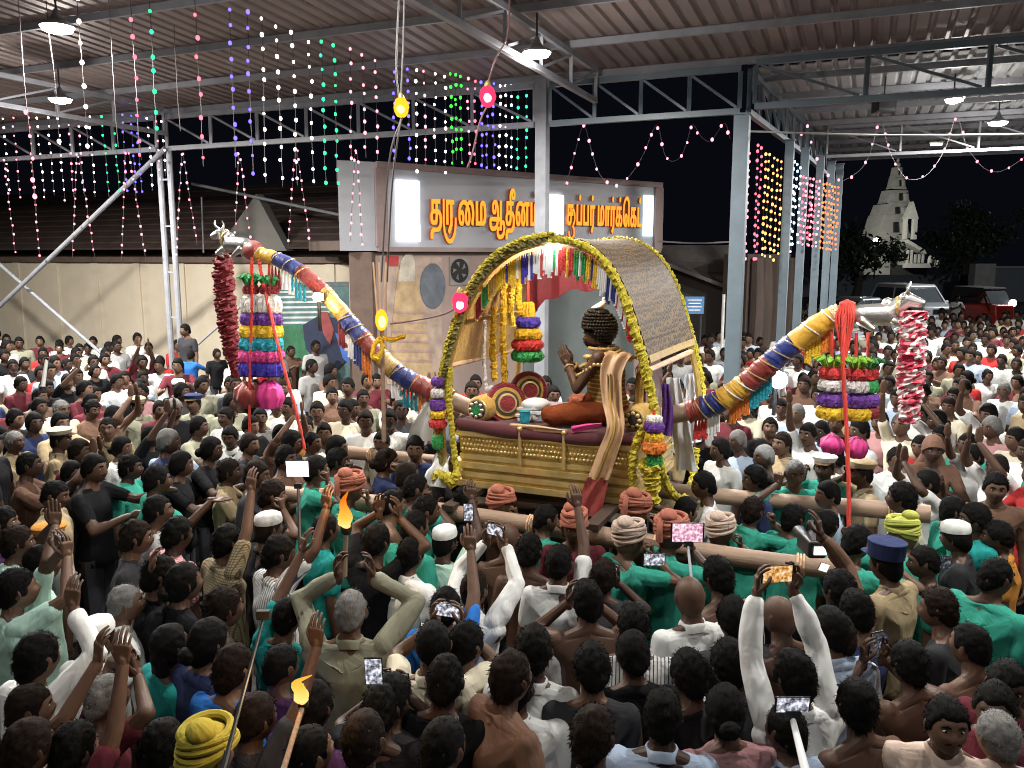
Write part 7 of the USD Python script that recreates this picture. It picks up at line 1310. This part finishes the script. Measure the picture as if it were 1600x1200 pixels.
# ---- the seated figure in the palanquin
def seated():
    c0 = S(-1.90, 6.45, 2.01); F_, R_ = -U, V                         # faces left along the poles, right hand towards the back
    K_ = 1.08; W = lambda f, r, z: c0+F_*(f*K_)+R_*(r*K_)+Z*(z*K_)
    t = thing('person', 'bare shouldered person with a high beaded headdress seated in the palanquin, palms joined', 'person', c0, SITE_DEG, None)
    bn = lambda a, b, ra, rb: bone(a, b, ra, rb, 12)
    pel, wst, cst, nk = W(0, 0, 0.10), W(0.0, 0, 0.26), W(0.03, 0, 0.42), W(0.05, 0, 0.545)
    B = [bn(pel, wst, 0.155, 0.14), bn(wst, cst, 0.14, 0.15), bn(nk-Z*0.04, nk+Z*0.05, 0.06, 0.052)]
    hands_ = []
    for s in (-1, 1):
        sh = W(0.02, s*0.165, 0.50); el = W(0.17, s*0.20, 0.27); wr = W(0.30, s*0.035, 0.42)
        B += [hull(mell(cst, (0.13, 0.13, 0.10), 12), mell(sh, (0.06,)*3, 12), mell(nk-Z*0.02, (0.06,)*3, 12)), bn(sh, el, 0.054, 0.042), bn(el, wr, 0.042, 0.028)]
        fz = nrm(F_*0.45+Z*0.9); py_ = -R_*s; M = basis(np.cross(py_, fz), py_, fz, wr+fz*0.012); hands_.append(xf(hand('flat', -1 if s > 0 else 1), M))
        kn = W(0.34, s*0.30, 0.08); B += [bn(W(0.03, s*0.09, 0.09), kn, 0.088, 0.065), bn(kn, W(0.20, -s*0.10, 0.05), 0.062, 0.042)]
    b_ = to_m(soften(Manifold.batch_boolean(B, m3.OpType.Add), 0.03, 6)); hc = W(0.085, 0, 0.655); ex = np.cross(F_, Z)
    HM = basis(ex, F_, Z, hc) @ Rx(-0.12) @ np.diag([1.06, 1.06, 1.06, 1]); hd = Manifold.batch_boolean([to_m(HEAD[4]), to_m(ear(1)), to_m(ear(-1))], m3.OpType.Add)
    body = Manifold.batch_boolean([b_, xf(hd, HM)]+hands_, m3.OpType.Add); obj('body', to_t(body), 'skin_a', t, smooth=True)
    wrap_ = [bn(W(-0.02, 0, 0.10), W(0.05, 0, 0.12), 0.172, 0.16)]
    for s in (-1, 1): kn = W(0.34, s*0.30, 0.08); wrap_ += [bn(W(0.03, s*0.09, 0.09), kn, 0.104, 0.080), bn(kn, W(0.20, -s*0.10, 0.05), 0.078, 0.06)]
    w_ = soften(Manifold.batch_boolean(wrap_, m3.OpType.Add), 0.03, 5); w_.vertices += w_.vertex_normals*(meshkit.fbm(w_.vertices*12, 3, 2)[:, None]-0.5)*0.03; obj('orange_wrap', w_, 'cloth_rust', t, smooth=True)
    d_ = [bn(W(-0.01, 0, 0.14), W(0.0, 0, 0.27), 0.168, 0.160), bn(W(0.0, 0, 0.27), W(0.02, 0, 0.40), 0.160, 0.165), bn(W(0.0, 0.10, 0.42), W(0.01, 0.165, 0.50), 0.09, 0.078), bn(W(0.01, 0.165, 0.50), W(0.10, 0.19, 0.36), 0.078, 0.070)]
    d_ = soften(Manifold.batch_boolean(d_, m3.OpType.Add), 0.026, 5); d_.vertices += d_.vertex_normals*(meshkit.fbm(d_.vertices*np.array([16, 16, 7]), 3, 5)[:, None]-0.5)*0.04; obj('gold_drape', d_, 'cloth_ochre_silk', t, smooth=True)
    for s in (0, 1): obj('eye', moved((EYE_L, EYE_R)[s], HM), 'eye_white', t, smooth=True); obj('iris', moved(IRIS[s], HM), 'iris_dark', t); obj('eyebrow', moved(BROWS[s], HM), 'hair_black', t)
    beard = to_t(to_m(rough_shell(4, 0.010, 0, 9, 0.008, 60)).trim_by_plane([0, 0.35, -0.94], 0.074)); obj('beard', moved(beard, HM), 'hair_black', t, smooth=False)
    # headdress: coils of dark beads, larger above, with a white crest
    hs = [to_t(to_m(rough_shell(3, 0.016, 0.0, 3, 0.006)).trim_by_plane([0, -0.60, 0.80], -0.010))]
    hg = obj('hair', moved(hs[0], HM), 'hair_black', t)
    g_ = np.random.default_rng(4)
    for k in range(10):
        z_ = -0.035+0.0235*k; q_ = math.sqrt(max(0.02, 1-((z_-0.065)/0.135)**2)); ra, rb = 0.118*q_, 0.130*q_; n_ = max(6, int(2*math.pi*ra/0.0205)); ms = []
        for j in range(n_):
            a = 2*math.pi*j/n_+k*0.4; x_, y_ = ra*math.cos(a), rb*math.sin(a)-0.030
            if z_ < 0.055 and y_ > -0.010-0.2*(0.055-z_): continue
            ms.append(ell((x_, y_, z_+0.014*math.sin(a)), (0.0128, 0.0128, 0.0122), 1))
        obj('bead_coil', moved(cat(ms), HM), 'bead_dark', hg, kind='stuff')
    obj('bead_crown', moved(ell((0, -0.035, 0.165), (0.075, 0.08, 0.035), 2), HM), 'bead_dark', hg)
    crest = hull(mell((0, -0.03, 0.21), (0.06, 0.055, 0.018), 10), mell((0, -0.07, 0.235), (0.03, 0.03, 0.02), 10)); obj('white_crest', moved(to_t(crest), HM), 'white_cloth', t)
    obj('crest_knob', moved(ell((0.0, -0.085, 0.262), (0.018, 0.018, 0.022), 1), HM), 'white_cloth', t)
    # strings of gold beads over the shoulders and chest
    for k in range(4):
        ms = []; a = np.linspace(0, 2*np.pi, 44, endpoint=False); rr = 0.095+0.033*k
        for x in a:
            f_, r_ = math.cos(x), math.sin(x); p = W(0.035+min(rr*1.05*f_, 0.150), rr*1.12*r_, 0.560-0.014*k-0.052*k*max(f_, 0)-0.020*abs(r_)*k); ms.append(ell(p, (0.0165,)*3, 1))
        obj('bead_string', cat(ms), 'gold_bright' if k % 2 else 'bead_ochre', t, kind='stuff')
    for s in (-1, 1):
        for (c_, d_) in ((W(0.095, s*0.183, 0.385), nrm(W(0.17, s*0.20, 0.27)-W(0.02, s*0.165, 0.50))), (W(0.285, s*0.05, 0.402), nrm(W(0.30, s*0.035, 0.42)-W(0.17, s*0.20, 0.27)))):
            e1 = nrm(np.cross(d_, Z)); e2 = np.cross(d_, e1); rr = 0.054 if c_[2] < c0[2]+0.39 else 0.036
            obj('bracelet', tube([c_+(e1*math.cos(x)+e2*math.sin(x))*rr for x in np.linspace(0, 2*np.pi, 17)], 0.010, 6, cap=False), 'bead_ochre', t)
mk('bead_dark', (0.011, 0.008, 0.007), 0.4, var=0.5, scale=40); mk('bead_ochre', (0.42, 0.28, 0.10), 0.45, var=0.4, scale=40); cloth('cloth_rust', (0.24, 0.06, 0.022)); cloth('cloth_ochre_silk', (0.26, 0.155, 0.05), stripe=((0.50, 0.36, 0.14), 'z', 9.0))
seated()
qp = at_y(1495, 464, 34.0); person(1495, 464, 'C', 180, 'white', 'crop', level=1, pos=(qp[0], qp[1], 0), scale=1.05, label='man in white standing alone between the white car and the red rickshaw')
# ---- the rest of the crowd fills the gaps
taken = [np.array(p.GetPrim().GetAttribute('xformOp:translate').Get())[:2] for p in [UsdGeom.Xform(x) for l_ in labels_used.values() for x in l_]]
def to_px(p):
    d = np.asarray(p, float)-EYE; c, s = math.cos(PITCH), math.sin(PITCH); y_ = d[1]*c-d[2]*s; z_ = d[1]*s+d[2]*c
    return 800+FPX*d[0]/y_, 600-FPX*z_/y_
def free(p, gap): return all((p[0]-q[0])**2+(p[1]-q[1])**2 > gap*gap for q in taken)
def allowed(p):
    q = np.array([p[0], p[1], 0]); u, v = q@U, q@V
    if -3.35 < u < -1.1 and 5.42 < v < 7.65: return False
    if u < -4 and v > 13.1: return False
    if -9.5 < u < -3.2 and v > 10.9+0.0: return (u+8.05) > 0 and False
    for cu, cv in ((-1.7, VA), (-4.62, VA), (-12.1, VA), (-1.33, 15), (-1.2, 16.2), (-1, 17.5), (-0.8, 18.5)):
        if abs(u-cu) < 0.32 and abs(v-cv) < 0.32: return False
    if -12.9 < u < -10.5 and 11.2 < v < 13.0: return False
    return True
zone_col = lambda px, py: (dict(white=3, black=3, darkgrey=3, navy=1, brown=1.5, maroon=1.5, grey=1.5, mint=.6, sky=.6, purple=.5, checked=.5, plaid=.6, striped=.5, patterned=.5, blue=.5) if py > 790 else dict(black=4, khaki=1.2, white=1.6, darkgrey=3, brown=1, olive=1.2, maroon=1, navy=1) if px < 400 else dict(white=4, cream=2, olive=1.5, grey=1.5, khaki=.8, sky=1, pink=.6, green=.25, black=1.6, brown=1, maroon=.8, red=.4))
lab_n = sum(len(v) for v in labels_used.values()); LIMIT = 298; placed = 0
cand = []
g_ = np.random.default_rng(21)
for _ in range(26000):
    Y = float(g_.uniform(2.45, 20.5)); x_ = float(g_.uniform(-0.70, 0.70))*Y; cand.append((x_, Y))
cand.sort(key=lambda c: c[1]+g_.uniform(-0.6, 0.6))
for x_, Y in cand:
    if lab_n+placed >= LIMIT: break
    p = np.array([x_, Y, 0.0]); sc = float(g_.uniform(0.90, 0.98) if Y < 6 else g_.uniform(0.95, 1.05)); px, py = to_px((x_, Y, 1.575*sc))
    if not (-40 < px < 1640 and py < 1260) or not allowed(p) or not free(p, 0.95 if Y < 5.0 else 0.60 if Y < 6 else 0.44 if Y < 9 else 0.52): continue
    if Y > 12 and px < 1090 or py > 1040: continue
    w_ = zone_col(px, py); ks = list(w_); col = ks[int(g_.choice(len(ks), p=np.array([w_[k] for k in ks])/sum(w_.values())))]
    far_side = Y > 8.6; near = Y < 6.2
    pose = str(g_.choice(list('DDDDDDDDKOhCF'))) if near else str(g_.choice(list('DDDDDDDDDCCFFOH'))); hair = str(g_.choice(['thick', 'short', 'short', 'crop', 'thick', 'bun', 'fringe'] if near else ['short', 'short', 'crop', 'thick', 'bun', 'short']))
    person(px, py, pose, 'p', col, hair, scale=sc, level=2 if near else 1, pos=(x_, Y, 0), opt='bare' if g_.random() < 0.03 else 'greyhair' if g_.random() < 0.12 else ''); taken.append(p[:2]); placed += 1
# people nothing tells apart share one label and one group
for l_, ps in labels_used.items():
    if len(ps) > 1:
        for q in ps: q.SetCustomDataByKey('group', 'people of the crowd '+l_.split(',')[-1].strip())
# the far crowd, one mass of onlookers along the road
pi = UsdGeom.PointInstancer.Define(stage, '/World/far_crowd'); meta(pi.GetPrim(), 'dense far crowd of onlookers behind the palanquin and along the road', 'crowd', None, 'stuff')
protos = []
for k, (col, hair) in enumerate((('white', 'short'), ('cream', 'short'), ('grey', 'crop'), ('maroon', 'bun'), ('olive', 'short'), ('white', 'thick'), ('white', 'short'), ('sky', 'short'), ('brown', 'crop'), ('red', 'bun'))):
    parts, HM, _ = geometry(False, 'DCDFDDDDFD'[k], 'shirt', 0.62, 'trousers', 1.0, (0.1, 0), 0.02, -1-k % 3); pr = f'/World/far_crowd/onlooker_{k:03d}' if k else '/World/far_crowd/onlooker'; UsdGeom.Xform.Define(stage, pr); protos.append(pr)
    for n_, m_ in parts.items(): usdkit.mesh(stage, pr+'/'+n_, m_, MAT(SKINS[k % 4] if n_ == 'body' else 'cloth_'+col if n_ == 'shirt' else 'lower_dark'), smooth=True)
    for n_, m_, mt in hair_mesh(hair, 2, 1): usdkit.mesh(stage, pr+'/'+n_, moved(m_, HM), MAT('hair_black'), smooth=50)
    for i_, m_ in enumerate(IRIS+BROWS): usdkit.mesh(stage, pr+'/'+('iris', 'iris_001', 'eyebrow', 'eyebrow_001')[i_], moved(m_, HM), MAT('iris_dark'))
pi.CreatePrototypesRel().SetTargets([Sdf.Path(p) for p in protos]); pos, ori, ids, scl = [], [], [], []
for _ in range(14000):
    if len(pos) >= 420: break
    Y = float(g_.uniform(9.0, 31.0)); x_ = float(g_.uniform(-0.66, 0.66))*Y; px, py = to_px((x_, Y, 1.6)); p = np.array([x_, Y])
    if px < -40 or px > 1640 or not allowed(p) or not free(p, 0.52): continue
    if Y > 19 and px < 1240 or Y > 26 and px > 1325: continue
    taken.append(p); a_ = math.radians(face_to(p, CENTER)+g_.normal(0, 18)); s_ = float(g_.uniform(0.92, 1.05)); pos.append((x_, Y, 0)); ori.append(Gf.Quath(math.cos(a_/2), 0, 0, math.sin(a_/2))); ids.append(int(g_.integers(0, len(protos)))); scl.append((s_, s_, s_))
pi.CreatePositionsAttr(Vt.Vec3fArray([Gf.Vec3f(*p) for p in pos])); pi.CreateOrientationsAttr(Vt.QuathArray(ori)); pi.CreateProtoIndicesAttr(Vt.IntArray(ids)); pi.CreateScalesAttr(Vt.Vec3fArray([Gf.Vec3f(*s_) for s_ in scl]))
print('people', lab_n, placed, 'far', len(pos), 'farthest individual', max(c[1] for c in [np.array(x.GetAttribute('xformOp:translate').Get()) for l_ in labels_used.values() for x in l_]))
# ================================================================== PHONES, TORCHES, STICKS
screen('screen_dim', [(0.35, (0.01, 0.01, 0.013)), (0.55, (0.08, 0.085, 0.10)), (0.68, (0.35, 0.36, 0.42))], 0.8, 60)
def place_phone(label, px, py, Y, mat, w, h, roll=0.0, yaw=0.0, tilt=0.12):
    c = at_y(px, py, Y); return phone(0, label, trimesh.transformations.translation_matrix(c) @ Rz(yaw), mat, w, h, roll, tilt)
for x, W_, palms, px, py in AUTO_PHONES:
    ps = [(W_ @ palms[s] @ trimesh.transformations.translation_matrix((0, 0.035, 0.085)))[:3, 3] for s in (1, -1)]; c = (ps[0]+ps[1])/2; land = int(px) % 3
    M = trimesh.transformations.translation_matrix(c) @ Rz(math.atan2(W_[1, 0], W_[0, 0])); q = to_px(c)
    phone(0, f'{"dim" if land else "bright"} phone held up, {where(*q)}', M, 'screen_dim' if land else 'screen_crowd', 0.072, 0.150, 0.0 if land == 1 else math.pi/2, 0.1)
def stick(label, a, b, r=0.011, mat='black_plastic', cat_='selfie stick'):
    t = thing('selfie_stick', label, cat_, b); obj('shaft', tube([a, (a+b)/2, b], [r*1.2, r, r*0.8], 8), mat, t); obj('grip', tube([a, a+(b-a)*0.14], r*1.7, 8), 'black_plastic', t); obj('clamp', box(b+Z*0.012, (0.05, 0.022, 0.035)), 'black_plastic', t); return t
Yp = 5.4; place_phone('large white lit tablet held up left of the palanquin', 465, 732, Yp, 'screen_white', 0.165, 0.120)
stick('black stick carrying the white tablet', at_y(470, 880, Yp-0.25), at_y(466, 762, Yp), 0.012, cat_='tablet stick')
for k, (dx, y) in enumerate(((-8, 764), (6, 768))): pass
Ym = 4.75; place_phone('wide phone with a pink lit screen on a silver stick', 1074, 832, Ym, 'screen_pink', 0.20, 0.125, tilt=0.05)
stick('long silver stick of the pink lit phone, right of the palanquin', at_y(1107, 1165, 3.6), at_y(1075, 853, Ym), 0.010, 'steel_dull')
Yg = 2.72; place_phone('phone with a pale screen on a white gimbal at the lower right', 1238, 1100, Yg, 'screen_crowd', 0.125, 0.064, tilt=0.15)
stick('white gimbal stick under the phone at the lower right', at_y(1264, 1225, 2.5), at_y(1238, 1122, Yg), 0.013, 'white_paint', 'gimbal')
place_phone('bright upright phone showing the palanquin, held in the lower middle', 584, 1048, 3.2, 'screen_crowd', 0.075, 0.135, tilt=0.2)
place_phone('grey camera screen held above the heads in the middle', 1022, 874, 4.55, 'screen_crowd', 0.13, 0.075)
place_phone('small phone with a bright screen held sideways before a brown head', 670, 978, 4.0, 'screen_crowd', 0.085, 0.05)
place_phone('upright phone held between two white sleeves below the gold box', 732, 800, 5.0, 'screen_crowd', 0.062, 0.12)
place_phone('small bright phone right of the orange phone screen', 1287, 886, 4.5, 'screen_white', 0.055, 0.05, roll=0.3)
place_phone('small grey phone held up in front of the green shirts at the right', 1477, 879, 4.6, 'screen_dim', 0.06, 0.085)
stick('thin dark stick rising across the lower left of the crowd', at_y(345, 1215, 2.5), at_y(412, 965, 3.0), 0.007)
stick('short pale stick held up before the cream wall at the far left', at_y(66, 610, 9.9), at_y(73, 562, 9.9), 0.022, 'off_white', 'baton')
vc = thing('video_camera', 'black video camera with a pale screen held over the crowd, right of the orange phone', 'camera', at_y(1268, 850, 4.8)); c = at_y(1268, 850, 4.8)
obj('body', m2t(rbox(c[0]-0.055, c[0]+0.055, c[1]-0.11, c[1]+0.11, c[2]-0.055, c[2]+0.055, 0.018)), 'black_plastic', vc, smooth=40); obj('lens', moved(lathe([(0.035, 0), (0.04, 0.02), (0.036, 0.09), (0.042, 0.12)], 16), trimesh.transformations.translation_matrix(c+np.array([0, 0.11, 0])) @ Rx(-math.pi/2)), 'black_plastic', vc, smooth=40)
obj('handle', tube(bez([c+np.array([0, -0.09, 0.055]), c+np.array([0, -0.07, 0.11]), c+np.array([0, 0.06, 0.11]), c+np.array([0, 0.09, 0.055])], 14), 0.011, 7), 'black_plastic', vc); obj('screen', box(c+np.array([0.01, -0.118, 0.0]), (0.075, 0.006, 0.05)), 'screen_white', vc)
# torches: a stick, a burning wad, a licking flame
LOOKS['flame'] = usdkit.material(stage, '/World/Looks/flame', {'tc': ('texture_coordinate', {}), 'x': ('separate_xyz', {}), 'm': ('map_range', {'from_min': -0.02, 'from_max': 0.19, 'clamp': True}), 'r': ('rgb_ramp', {'ramp': [(0.0, (1.0, 0.30, 0.02)), (0.22, (1.0, 0.70, 0.22)), (0.45, (1.0, 0.48, 0.06)), (1.0, (1.0, 0.16, 0.005))]}), 'e': ('emission', {'strength': 1.35})},
    [('tc.object', 'x.vector'), ('x.z', 'm.value'), ('m.result', 'r.fac'), ('r.color', 'e.color')], surface='e.emission')
def torch(label, px, py, Y, foot, sc, seed):
    c = at_y(px, py, Y); t = thing('torch', label, 'torch', c); f_ = at_y(foot[0], foot[1], foot[2]); obj('shaft', tube([f_, (f_+c)/2, c], [0.014*sc, 0.012*sc, 0.012*sc], 8), 'pole_wood', t)
    obj('wad', ell(c+Z*0.005, (0.026*sc, 0.026*sc, 0.035*sc), 2), 'char', t); g_ = np.random.default_rng(seed); ms = []
    for k in range(5):
        a = g_.uniform(0, 6.28); h = (0.16-0.02*k)*sc*g_.uniform(0.8, 1.1); o = np.array([math.cos(a), math.sin(a), 0])*0.012*sc*(k > 0)
        ms.append(tube(bez([c+o+Z*0.01*sc, c+o*1.4+Z*h*0.35+[0.006*g_.normal(), 0, 0], c+o+Z*h*0.7+[0.012*g_.normal(), 0, 0], c+o*0.4+Z*h+[0.02*g_.normal(), 0, 0]], 15), np.interp(np.linspace(0, 1, 16), [0, 0.28, 0.6, 1], [0.014, 0.030, 0.017, 0.002])*sc*(1-0.08*k), 9))
    obj('flame', cat(ms), 'flame', t, smooth=True)
    l_ = UsdLux.SphereLight.Define(stage, str(t.GetPath())+'/flame_light'); l_.CreateRadiusAttr(0.05); l_.CreateIntensityAttr(2.2*sc); l_.CreateNormalizeAttr(True); l_.CreateColorAttr((1, 0.55, 0.16)); l_.AddTranslateOp().Set((0, 0, 0.22*sc))
mk('char', (0.02, 0.015, 0.012), 0.9)
torch('burning torch held up left of the palanquin, above the bald man in olive', 541, 826, 4.9, (538, 900, 4.9), 1.35, 1)
torch('burning torch in the lower left foreground, with a long slanting stick', 474, 1100, 2.85, (436, 1225, 2.6), 0.80, 2)
